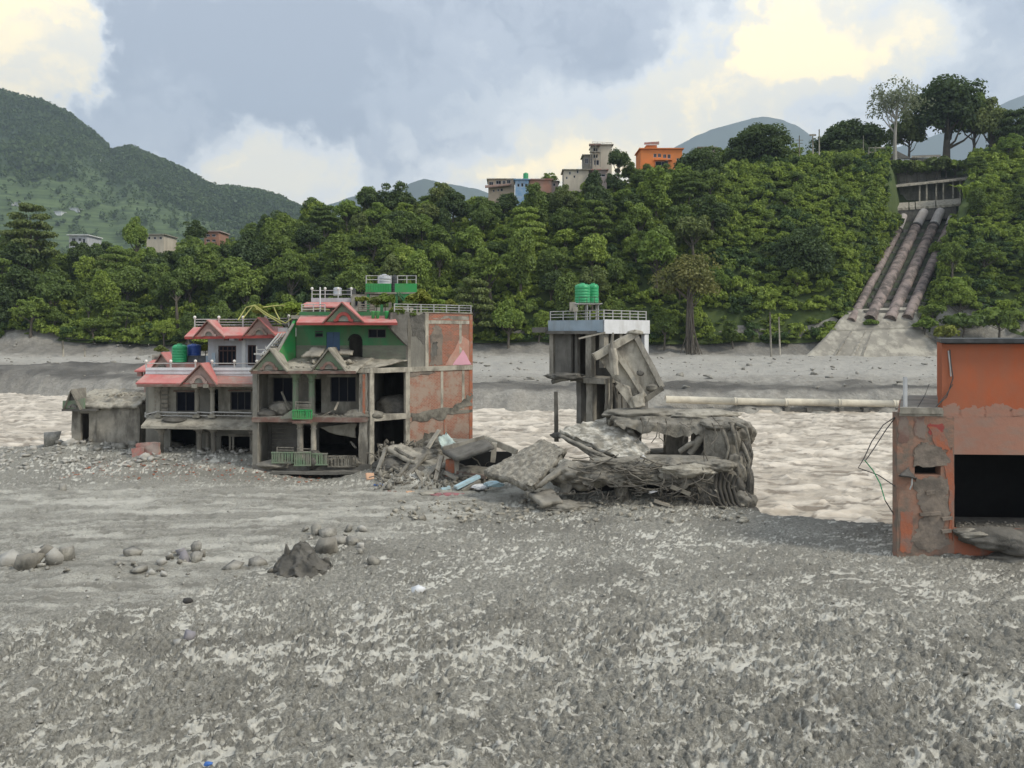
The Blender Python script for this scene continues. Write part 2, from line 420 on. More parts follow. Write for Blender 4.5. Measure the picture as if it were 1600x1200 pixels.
M['greywhite'] = pmat('greywhite_paint', (.50, .51, .54), (.43, .44, .46), 1.2, stain=(.30, .29, .27), stain_amt=.4, streak=.2, bump=.08, rough=.8)
M['bluegrey'] = pmat('bluegrey_paint', (.36, .44, .50), (.30, .37, .42), 1.5, stain=(.24, .25, .25), stain_amt=.5, streak=.2, bump=.1, rough=.75)
M['red'] = pmat('red_roof', (.54, .16, .145), (.42, .12, .11), 1.4, stain=(.46, .29, .25), stain_amt=.75, streak=.5, bump=.15, rough=.7, dust=.3, dustcol=(.55, .36, .33))
M['redmud'] = pmat('red_roof_muddy', (.45, .20, .17), (.36, .17, .145), 1.3, stain=(.34, .31, .27), stain_amt=.8, bump=.3, rough=.8, dust=.4)
M['redtrim'] = pmat('red_trim', (.38, .07, .06), (.26, .06, .05), 2, bump=.1, rough=.65)
M['browntrim'] = pmat('brown_trim', (.22, .13, .105), (.16, .10, .08), 2, stain=(.27, .25, .21), stain_amt=.5, bump=.2)
M['pinkwall'] = pmat('pink_gable', (.44, .31, .27), (.36, .26, .225), 2, stain=(.27, .22, .19), stain_amt=.5, bump=.15)
M['green'] = pmat('green_paint', (.05, .22, .085), (.04, .165, .068), 1.2, stain=(.10, .15, .075), stain_amt=.65, streak=.3, bump=.1, rough=.6)
M['greenbright'] = pmat('green_bright_paint', (.045, .34, .10), (.04, .30, .085), 1.4, stain=(.13, .25, .10), stain_amt=.6, bump=.06, rough=.55)
M['greenmud'] = pmat('green_paint_muddy', (.17, .26, .16), (.20, .23, .16), 2.2, stain=(.23, .22, .18), stain_amt=.9, streak=.5, bump=.3, dust=.6)
M['greenlow'] = pmat('green_grey_plaster', (.17, .20, .14), (.21, .205, .165), 1.1, stain=(.14, .135, .11), stain_amt=.7, streak=2.5, bump=.15)
M['bluedoor'] = pmat('blue_door', (.05, .11, .20), (.04, .085, .16), 2, bump=.05, rough=.5)
M['brownwood'] = pmat('brown_wood', (.07, .035, .03), (.05, .028, .024), 4, bump=.1, rough=.6)
M['wood'] = pmat('grey_wood', (.28, .26, .215), (.19, .175, .145), 4, stain=(.12, .11, .09), stain_amt=.5, streak=.2, bump=.3, rough=.9)
M['woodpale'] = pmat('pale_wood', (.40, .36, .29), (.30, .27, .22), 4, stain=(.19, .17, .14), stain_amt=.5, bump=.3, rough=.9)
M['steel'] = pmat('painted_rail', (.52, .52, .50), (.42, .42, .40), 3, stain=(.27, .23, .18), stain_amt=.4, bump=.05, rough=.5)
M['steeldark'] = pmat('dark_steel', (.10, .095, .09), (.07, .065, .06), 3, bump=.1, rough=.6)
M['cable'] = pmat('cable_and_root', (.215, .195, .16), (.13, .12, .10), 3, bump=.2, rough=.9)
M['cabledark'] = pmat('root_dark', (.11, .10, .085), (.07, .065, .055), 3, bump=.2, rough=.9)
M['tankgreen'] = pmat('tank_green', (.03, .36, .14), (.028, .31, .12), 1.5, stain=(.10, .36, .18), stain_amt=.3, bump=.04, rough=.38, spec=.5)
M['tankblue'] = pmat('tank_blue', (.03, .09, .36), (.028, .08, .31), 1.5, bump=.04, rough=.38, spec=.5)
M['tankblack'] = pmat('tank_black', (.045, .048, .05), (.035, .038, .04), 1.5, stain=(.16, .16, .16), stain_amt=.3, bump=.04, rough=.45)
M['tanksteel'] = pmat('tank_steel', (.55, .56, .58), (.48, .49, .5), 1.5, bump=.03, rough=.35, metal=.5)
M['dark'] = pmat('dark_interior', (.03, .03, .03), (.022, .022, .022), 2, bump=.1)  # near-black colour standing in for the shade inside openings and cavities
M['glass'] = pmat('dark_glass', (.012, .014, .022), (.01, .012, .018), 1, bump=0, rough=.3, spec=.06)
M['orange'] = pmat('orange_paint', (.44, .115, .045), (.385, .10, .042), .9, stain=(.33, .125, .07), stain_amt=.7, stain_sc=.7, streak=.4, bump=.12, bsc=5, rough=.8)
M['orangemud'] = pmat('orange_paint_silted', (.39, .20, .14), (.335, .175, .125), .8, stain=(.30, .21, .165), stain_amt=.7, stain_sc=.9, streak=2.2, bump=.2, bsc=6)
M['orangepatch'] = pmat('orange_plaster_broken', (.34, .17, .11), (.27, .185, .14), 1.3, stain=(.18, .15, .12), stain_amt=.95, stain_sc=1.15, bump=.45, bsc=7)
M['orangeraw'] = pmat('orange_plaster_bare', (.40, .13, .065), (.33, .13, .08), 1.8, stain=(.23, .17, .14), stain_amt=.8, bump=.35, bsc=8)
M['graypatch'] = pmat('grey_plaster', (.27, .22, .175), (.20, .17, .14), 1.8, stain=(.11, .095, .08), stain_amt=.75, streak=1.2, bump=.5, bsc=7)
M['pink'] = pmat('pink_paint', (.72, .38, .46), (.66, .36, .42), 2, bump=.1, rough=.8)
M['skyblue'] = pmat('pale_blue_paint', (.46, .64, .70), (.38, .54, .60), 2, stain=(.35, .36, .34), stain_amt=.6, bump=.15, rough=.7)
M['sheetgreen'] = pmat('pale_green_sheet', (.50, .60, .55), (.42, .50, .46), 2, stain=(.30, .29, .25), stain_amt=.5, bump=.1, rough=.6)
M['cloth'] = pmat('red_cloth', (.38, .15, .16), (.26, .12, .125), 5, stain=(.2, .18, .16), stain_amt=.6, bump=.5)
M['brickred'] = pmat('broken_brick', (.42, .15, .08), (.34, .13, .075), 4, stain=(.27, .22, .18), stain_amt=.6, bump=.4)
M['bluecloth'] = pmat('blue_tarp', (.06, .17, .5), (.05, .14, .4), 4, bump=.3, rough=.5)
M['peach'] = pmat('peach_board', (.66, .40, .25), (.58, .36, .23), 3, stain=(.35, .28, .22), stain_amt=.4, bump=.2)
M['rock'] = pmat('rock', (.29, .278, .24), (.175, .166, .142), 3.2, stain=(.40, .38, .325), stain_amt=.7, bump=.9, bsc=7, rand=.5, dust=.5, dustcol=(.36, .345, .31))
M['rockpale'] = pmat('rock_pale', (.50, .485, .44), (.40, .385, .345), 2.2, stain=(.28, .265, .23), stain_amt=.5, bump=.4, bsc=9, rand=.35)
M['rockdark'] = pmat('rock_dark', (.06, .058, .054), (.045, .043, .04), 3, bump=.4, bsc=9)
M['rockviolet'] = pmat('rock_violet', (.27, .255, .27), (.21, .20, .215), 2, stain=(.35, .33, .31), stain_amt=.4, bump=.4, bsc=7)
M['globe'] = pmat('lamp_globe', (.78, .76, .70), (.72, .70, .64), 2, bump=0, rough=.3)
M['claypot'] = pmat('clay_pot', (.36, .15, .09), (.30, .13, .08), 3, bump=.1)
# ================================================================= GROUND
_bx = np.array([-90, -45, -30, -14, -3, 3, 6.5, 9.5, 11.5, 13, 15, 20, 40, 90.])
_by = np.array([60, 61, 62, 62, 60, 57, 52, 46, 41, 38.6, 37.2, 36.5, 37, 38.])
def shore_near(x): return np.interp(x, _bx, _by)
_fx = np.array([-160, -105, -86, -45, -5, 5, 30, 60, 160.])
_fy = np.array([134, 131, 128, 108, 100, 99, 97, 96, 95.])
def shore_far(x): return np.interp(x, _fx, _fy)
MOUNDS = [(-31, 58.5, 5.5, 1.0), (-24, 56.0, 5, .55), (-19, 53.5, 4.5, .35), (-25, 51.5, 4, .25), (-8.5, 48.6, 2.5, .35), (-5.5, 47.5, 3.0, .7), (-3.5, 51, 4, 1.0),
          (2, 46.5, 4, .7), (8, 43.5, 4.5, .5), (-12.5, 49.7, 3.2, -.42), (-9.0, 27.6, 1.3, .2), (-16, 28.6, 1.8, .18), (-4.0, 13.8, 2.2, .16), (8, 22, 7, .12), (2.2, 16.2, 1.5, .25), (17.5, 29.6, 3, .15)]
def mud_base(x, y):
    z = (fbm(x / 9, y / 9, 3, 3) - .5) * .34 + (fbm(x / 3.1, y / 2.6, 3, 8) - .5) * .14
    for cx, cy, r, h in MOUNDS: z = z + h * np.exp(-((x - cx) ** 2 + (y - cy) ** 2) / (r * r * .55))
    s = shore_near(x) + (fbm(x / 2.2, y * 0 + 3, 3, 21) - .5) * 1.6
    return z - 3.2 * sm(-.6, 5.5, y - s)
def mz(x, y): return float(mud_base(np.array([float(x)]), np.array([float(y)]))[0])

def build_mud():
    nr, nc = 600, 1010
    iy = np.linspace(CAMZ / 9.5, CAMZ / 74.0, nr); yy = CAMZ / iy
    t = np.linspace(-.84, .84, nc)
    Yg = np.repeat(yy[:, None], nc, 1); Xg = Yg * t[None, :]
    rs = np.random.RandomState(3); Xg = Xg + rs.uniform(-.3, .3, Xg.shape) * Yg * (1.68 / nc)
    x = Xg.ravel(); y = Yg.ravel()
    base = mud_base(x, y)
    # flow direction turns slightly across the field
    a = .22 + .35 * (fbm(x / 13, y / 13, 2, 40) - .5) + .012 * np.clip(x, -12, 12)
    u = x * np.cos(a) + y * np.sin(a); v = -x * np.sin(a) + y * np.cos(a)
    wx = (fbm(x / 1.3, y / 1.3, 3, 50) - .5) * 1.1; wy = (fbm(x / 1.3, y / 1.3, 3, 55) - .5) * 1.1
    b1 = np.abs(2 * n2((u + wx * .9) / .78, (v + wy * .9) / .50, 60) - 1); b2 = np.abs(2 * n2((u + wx * .5) / .33 + 9, (v + wy * .5) / .22, 61) - 1); b3 = np.abs(2 * n2((u + wx * .3) / .15, (v + wy * .3) / .11 + 4, 62) - 1)
    clod = .34 * b1 ** .75 + .40 * b2 ** .8 + .26 * b3                     # rounded clods of grit with creases between them
    rid = 1 - np.abs(fbm((u + wx * .8) / 1.35, (v + wy * .8) / .55, 4, 70) - .5) * 2   # veins of silt between them
    big = fbm((u + wx) / 3.4, (v + wy) / 1.5, 4, 80)
    # smooth flow-marked silt on the left behind the first rocks
    smooth = sm(26.5, 30.5, y + (fbm(x / 4, y / 4, 3, 90) - .5) * 6 - np.clip(x + 11, -4, 40) * 1.15) * (1 - sm(43, 47, y))
    gravel = sm(23, 28, y) * (1 - smooth)
    h = clod - .42
    lvl = -.20 + (big - .5) * .62 + np.where(rid > .93, (rid - .93) * 4.2, 0) - gravel * .05
    lvl = lvl * (1 - smooth) - smooth * .12
    rid2 = 1 - np.abs(fbm((u + wx * .6) / .62 + 31, (v + wy * .6) / .30, 3, 75) - .5) * 2
    msk = sm(.30, .52, fbm(x / 2.1, y / 1.6, 3, 77)); vein = np.maximum(sm(.93, .97, rid), sm(.945, .98, rid2) * .85) * msk * (1 - .35 * gravel)
    h = h - vein * .10
    fill = np.maximum(sm(-.02, .05, lvl - h), vein * .9)
    amp = .46 * (1 - .72 * smooth) * (1 - .45 * gravel)
    hh = np.maximum(h, lvl - .004)
    fl = fbm_a(x / 5.5 + (fbm(x / 6, y / 6, 2, 95) - .5) * 1.2, (v + x * .0) / .62 + (fbm(x / 7, y / 3, 3, 96) - .5) * 2.5, 4, 97, .55)
    stripe = np.exp(-((fl - .42) / .018) ** 2) + .7 * np.exp(-((fl - .56) / .012) ** 2)
    fl2 = fbm_a(x / 6.5 + (fbm(x / 5, y / 5, 2, 141) - .5) * 1.5, v / 1.3 + (fbm(x / 4, y / 2, 3, 142) - .5) * 1.6, 3, 143, .45); stripe = np.clip(stripe + np.exp(-((fl2 - .5) / .016) ** 2) * sm(.4, .6, fbm(x / 5, y / 3, 2, 144)) * 1.3, 0, 1.5)
    z = base + hh * amp + smooth * ((fl - .5) * .07 - stripe * .06 + (fbm(x / .4, y / .3, 4, 101) - .5) * .16)
    fine = fbm(x / .10, y / .085, 3, 110) - .5
    z = z + fine * .06 * (1 - fill) * (1 - .6 * smooth)
    silt = fill * (1 - smooth) * (.55 + .9 * (fbm(x / 2.5, y / 2.5, 3, 120) - .1)) + smooth * (.02 + .20 * sm(.50, .64, fl) + .36 * sm(.5, .7, fbm(x / 2.2, y / .9, 4, 103)) + .25 * sm(.5, .75, fbm_a(x / 3.0, v / .3, 3, 98)))
    silt = np.clip(silt, 0, 1)
    wet = np.clip(smooth * stripe * 1.4 + smooth * sm(.55, .7, fbm_a(x / 2.6, v / .33, 3, 99)) * .6 + (1 - smooth) * sm(.5, .68, fbm(x / 3.2, y / 2.2, 4, 130)) * .35, 0, 1)
    wet = np.clip(wet + sm(-3.5, -.3, y - shore_near(x)) * .35 * (1 - sm(-8, 2, -x - 14)), 0, 1)
    me = np_mesh('mud', np.stack([x, y, z], 1), grid_faces(nr, nc), None, True, {'silt': silt, 'wet': wet, 'smoothness': smooth})
    m = bpy.data.materials.new('silt_mud'); m.use_nodes = True; nt = m.node_tree; N = nt.nodes; L = nt.links
    bs = N['Principled BSDF']; bs.inputs['Specular IOR Level'].default_value = .3
    def at(n):
        q = N.new('ShaderNodeAttribute'); q.attribute_name = n; return q.outputs['Fac']
    tc = N.new('ShaderNodeTexCoord')
    def noise(s, det=4, r=.6):
        n = N.new('ShaderNodeTexNoise'); n.inputs['Scale'].default_value = s; n.inputs['Detail'].default_value = det; n.inputs['Roughness'].default_value = r
        L.new(tc.outputs['Object'], n.inputs['Vector']); return n.outputs['Fac']
    def mr(v, a, b, c=0., d=1.):
        n = N.new('ShaderNodeMapRange'); L.new(v, n.inputs[0])
        for i, q in enumerate((a, b, c, d)): n.inputs[1 + i].default_value = q
        return n.outputs[0]
    def mix(f, a, b):
        n = N.new('ShaderNodeMix'); n.data_type = 'RGBA'
        for i, q in ((0, f), (6, a), (7, b)):
            if isinstance(q, tuple): n.inputs[i].default_value = (*q, 1)
            elif isinstance(q, (int, float)): n.inputs[i].default_value = q
            else: L.new(q, n.inputs[i])
        return n.outputs[2]
    grit = mix(mr(noise(9, 6, .72), .36, .66), (.125, .121, .104), (.42, .406, .352))
    grit = mix(mr(noise(30, 2, .5), .57, .64, 0, .6), grit, (.46, .44, .375))      # pale pebbles
    grit = mix(mr(noise(1.6, 3), .4, .7, 0, .35), grit, (.29, .28, .242))
    grit = mix(at('wet'), grit, (.14, .133, .112))
    silt_c = mix(mr(noise(3.2, 5), .35, .7), (.70, .68, .60), (.53, .512, .445))
    silt_c = mix(mr(noise(40, 2), .55, .75, 0, .5), silt_c, (.46, .44, .38))
    sf = N.new('ShaderNodeMath'); sf.operation = 'MULTIPLY_ADD'; sf.use_clamp = True
    L.new(mr(noise(16, 4), .3, .7, -.25, .25), sf.inputs[0]); sf.inputs[1].default_value = 1.0; L.new(at('silt'), sf.inputs[2])
    c = mix(mr(sf.outputs[0], .12, .62), grit, silt_c)
    c = mix(mr(at('smoothness'), 0, 1, 0, .35), c, (.37, .357, .31))
    L.new(c, bs.inputs['Base Color'])
    L.new(mr(at('silt'), 0, 1, .92, .62), bs.inputs['Roughness'])
    bp = N.new('ShaderNodeBump'); bp.inputs['Strength'].default_value = 1.0; bp.inputs['Distance'].default_value = .08
    L.new(noise(18, 6, .7), bp.inputs['Height']); L.new(bp.outputs[0], bs.inputs['Normal'])
    o = link('mud_flat', me, m); tag(o, 'grey silt and grit mud flat left by the flood', 'ground', kind='structure')
build_mud()

# base ground under everything, to the horizon
g = MB(); g.add([(-9000, -900, -4.2), (9000, -900, -4.2), (9000, 9000, -4.2), (-9000, 9000, -4.2)], [(0, 1, 2, 3)])
tag(g.obj('ground', pmat('valley_ground', (.10, .115, .06), (.14, .13, .085), .01, bump=0)), 'valley floor under the river and hills', 'ground', kind='structure')
# the mud goes on behind and beside the camera
g = MB(); g.add([(-140, -60, -.62), (140, -60, -.62), (140, 33, -.62), (-140, 33, -.62)], [(0, 1, 2, 3)])
tag(g.obj('mud_bank', M['mudcoat']), 'mud beyond the near edge of the flood flat', 'ground', kind='structure')

def build_river():
    nr, nc = 420, 700
    iy = np.linspace(1 / 33., 1 / 142., nr); yy = 1 / iy
    t = np.linspace(-1.02, 1.02, nc)
    Yg = np.repeat(yy[:, None], nc, 1); Xg = Yg * t[None, :]
    x = Xg.ravel(); y = Yg.ravel()
    wx = (fbm(x / 5, y / 5, 3, 200) - .5) * 5
    a = fbm((x + wx) / 4.4, y / 2.6, 4, 210); b = fbm((x + wx) / 1.3, y / .9, 4, 220)
    r = 1 - np.abs(a - .5) * 2
    c_ = fbm((x + wx * .4) / .55, y / .36, 3, 226)
    h = (r ** 3) * .26 + (b - .5) * .40 + (c_ - .5) * .26 + (fbm(x / 14, y / 9, 2, 230) - .5) * .4
    foam = sm(.5, .66, b) * sm(.35, .8, r)
    wave_shade = np.maximum(sm(.58, .70, fbm((x + wx) / 1.5, y / .42, 4, 240)), sm(.60, .72, fbm((x + wx) / 4.5, y / .9, 5, 244)))  # dark streaks painted as the shaded faces of waves, independent of height
    me = np_mesh('river', np.stack([x, y, h - 1.15], 1), grid_faces(nr, nc), None, True, {'foam': foam, 'wave_shade': wave_shade})
    m = bpy.data.materials.new('silty_water'); m.use_nodes = True; nt = m.node_tree; N = nt.nodes; L = nt.links
    bs = N['Principled BSDF']; bs.inputs['Roughness'].default_value = .4; bs.inputs['IOR'].default_value = 1.33; bs.inputs['Specular IOR Level'].default_value = .3
    def at(n):
        q = N.new('ShaderNodeAttribute'); q.attribute_name = n; return q.outputs['Fac']
    tc = N.new('ShaderNodeTexCoord')
    mp = N.new('ShaderNodeMapping'); mp.inputs['Scale'].default_value = (.7, 1.25, 1); L.new(tc.outputs['Object'], mp.inputs[0])
    n = N.new('ShaderNodeTexNoise'); n.inputs['Scale'].default_value = 1.6; n.inputs['Detail'].default_value = 7; n.inputs['Roughness'].default_value = .62; L.new(mp.outputs[0], n.inputs['Vector'])
    def mix(f, a, b):
        q = N.new('ShaderNodeMix'); q.data_type = 'RGBA'
        for i, w in ((0, f), (6, a), (7, b)):
            if isinstance(w, tuple): q.inputs[i].default_value = (*w, 1)
            elif isinstance(w, (int, float)): q.inputs[i].default_value = w
            else: L.new(w, q.inputs[i])
        return q.outputs[2]
    rr = N.new('ShaderNodeMapRange'); L.new(n.outputs['Fac'], rr.inputs[0]); rr.inputs[1].default_value = .35; rr.inputs[2].default_value = .65
    c = mix(rr.outputs[0], (.42, .368, .30), (.53, .475, .395))
    tr = N.new('ShaderNodeMath'); tr.operation = 'MULTIPLY'; L.new(at('wave_shade'), tr.inputs[0]); tr.inputs[1].default_value = .85
    c = mix(tr.outputs[0], c, (.23, .195, .155))
    c = mix(at('foam'), c, (.70, .63, .53))
    L.new(c, bs.inputs['Base Color'])
    bp = N.new('ShaderNodeBump'); bp.inputs['Strength'].default_value = .8; bp.inputs['Distance'].default_value = .25
    L.new(n.outputs['Fac'], bp.inputs['Height']); L.new(bp.outputs[0], bs.inputs['Normal'])
    tag(link('river', me, m), 'silt-laden beige flood water of the river', 'river', kind='structure')
build_river()

# ----------------------------------------------------------------- far bank and hill
_px = np.array([-250, 0, 100, 250, 400, 480, 600, 750, 800, 900, 1000, 1100, 1200, 1400, 1500, 1650, 2000])
_zc = np.array([24, 25, 23, 24, 31, 37, 39, 40, 43, 47, 52, 55, 58, 61, 61, 61, 62.])
def bank_foot(x): return 168 + (fbm(x / 22., x * 0, 2, 300) - .5) * 8
def hill_z(x, y):
    x = np.asarray(x, float); y = np.asarray(y, float)
    sh = shore_far(x) + (fbm(x / 3, x * 0 + 5, 3, 310) - .5) * 2.5
    foot = bank_foot(x)
    t = np.clip((y - sh) / (foot - sh), 0, 1)
    z = -2.2 + 3.6 * sm(-2.5, 4.5, y - sh) + 2.7 * t
    z = z + 2.6 * np.clip((y - foot + 1.5) / 6., 0, 1) ** .8
    pxs = 800 + 1200 * x / np.maximum(y, 1)
    zc = np.interp(pxs, _px, _zc)
    yc = 228.0
    k = np.clip((y - foot - 3) / (yc - foot - 3), 0, 1)
    z = z + (zc - 6.5) * (1 - (1 - k) ** 1.35) * sm(0, .12, k)
    bed = np.interp(y, [160, 169, 176, 219, 224, 226, 228, 238.5, 240.5, 300], [4, 5.5, 10.6, 36, 39, 42.5, 46, 47, 62, 64])
    pc = np.interp(y, [170, 176, 219, 226, 245], [1368, 1386, 1454, 1466, 1470]); hw = np.interp(y, [165, 170, 176, 219, 226, 245], [150, 140, 88, 62, 78, 78])
    cm = sm(1, .72, np.abs(pxs - pc) / hw) * sm(166, 170, y)
    z = z * (1 - cm) + np.minimum(bed - 1.2, z) * cm
    k2 = sm(0, 1, (y - 262) / 120.)
    return z * (1 - k2) + k2 * 12
def hz(x, y): return float(hill_z(np.array([float(x)]), np.array([float(y)]))[0])

def build_far():
    nr, nc = 150, 620
    yy = np.concatenate([np.linspace(90, 176.5, 118)]) ; yy = np.unique(np.concatenate([yy, np.linspace(158, 176.5, 40)])); nr = len(yy)
    t = np.linspace(-1.0, 1.0, nc); Yg = np.repeat(yy[:, None], nc, 1); Xg = Yg * t[None, :]
    x = Xg.ravel(); y = Yg.ravel(); z = hill_z(x, y)
    sh = shore_far(x); foot = bank_foot(x)
    clif = sm(-2, 1, y - foot) * (1 - sm(5, 8, y - foot))
    gully = np.abs(fbm(x / 5, y / 14, 3, 320) - .5) * 2
    z = z + (fbm(x / 6, y / 5, 4, 330) - .5) * 1.0 * sm(0, 3, y - sh) - clif * (1 - gully) * .9 + (fbm(x / 1.3, y / 1.2, 3, 340) - .5) * .5 * sm(0, 3, y - sh)
    # dark mound on the left bank
    z = z + 1.5 * np.exp(-((x + 82) / 24) ** 2 - ((y - 137) / 6) ** 2) + 1.0 * np.exp(-((x + 45) / 20) ** 2 - ((y - 118) / 5) ** 2)
    left = sm(-20, -40, x)
    dark = np.maximum(sm(3.0, 4.5, y - sh) * (1 - sm(9, 15, y - sh + (fbm(x / 6, y / 6, 3, 350) - .5) * 10)), left * np.exp(-((y - 137 - (x + 82) * .1) / 9) ** 2) * 1.2)
    dark = np.clip(dark * (.35 + 1.1 * fbm(x / 5, y / 3, 4, 355)), 0, 1)
    dark = np.maximum(dark, clif * .55 * (1 - gully * .6))
    pale = sm(18, 28, y - sh) * (1 - sm(-6, 1, y - foot)) * (.5 + fbm(x / 9, y / 4, 4, 360))
    me = np_mesh('bank', np.stack([x, y, z], 1), grid_faces(nr, nc), None, True, {'dark': dark, 'pale': np.clip(pale, 0, 1)})
    m = bpy.data.materials.new('river_gravel'); m.use_nodes = True; nt = m.node_tree; N = nt.nodes; L = nt.links
    bs = N['Principled BSDF']; bs.inputs['Roughness'].default_value = .9; bs.inputs['Specular IOR Level'].default_value = .2
    def at(n):
        q = N.new('ShaderNodeAttribute'); q.attribute_name = n; return q.outputs['Fac']
    tc = N.new('ShaderNodeTexCoord')
    def noise(s, det=5, r=.65):
        n = N.new('ShaderNodeTexNoise'); n.inputs['Scale'].default_value = s; n.inputs['Detail'].default_value = det; n.inputs['Roughness'].default_value = r
        L.new(tc.outputs['Object'], n.inputs['Vector']); return n.outputs['Fac']
    def mr(v, a, b, c=0., d=1.):
        n = N.new('ShaderNodeMapRange'); L.new(v, n.inputs[0])
        for i, q in enumerate((a, b, c, d)): n.inputs[1 + i].default_value = q
        return n.outputs[0]
    def mix(f, a, b):
        n = N.new('ShaderNodeMix'); n.data_type = 'RGBA'
        for i, q in ((0, f), (6, a), (7, b)):
            if isinstance(q, tuple): n.inputs[i].default_value = (*q, 1)
            elif isinstance(q, (int, float)): n.inputs[i].default_value = q
            else: L.new(q, n.inputs[i])
        return n.outputs[2]
    c = mix(mr(noise(1.1), .35, .65), (.25, .236, .208), (.35, .334, .294))
    c = mix(at('pale'), c, (.38, .366, .33))
    c = mix(mr(noise(1.6, 4, .6), .58, .70, 0, .5), c, (.46, .445, .41))
    c = mix(mr(noise(.7, 5), .55, .75, 0, .5), c, (.19, .18, .16))
    c = mix(at('dark'), c, (.105, .10, .09))
    L.new(c, bs.inputs['Base Color'])
    bp = N.new('ShaderNodeBump'); bp.inputs['Strength'].default_value = .9; bp.inputs['Distance'].default_value = .4
    L.new(noise(1.8, 7), bp.inputs['Height']); L.new(bp.outputs[0], bs.inputs['Normal'])
    tag(link('far_river_bank', me, m), 'pale gravel river bank across the water', 'ground', kind='structure')
    # wooded hill
    yy = np.concatenate([np.linspace(174, 232, 46), np.linspace(236, 400, 26)]); nr = len(yy); nc = 260
    t = np.linspace(-1.1, 1.1, nc); Yg = np.repeat(yy[:, None], nc, 1); Xg = Yg * t[None, :]; x = Xg.ravel(); y = Yg.ravel()
    z = hill_z(x, y) - .25 + (fbm(x / 8, y / 8, 3, 370) - .5) * 1.6 * sm(175, 185, y)
    me = np_mesh('hill', np.stack([x, y, z], 1), grid_faces(nr, nc), None, True)
    tag(link('wooded_hill', me, pmat('forest_floor', (.05, .078, .022), (.085, .115, .032), .35, bump=.4, bsc=1.5)), 'steep hillside under the forest across the river', 'hill', kind='structure')
build_far()

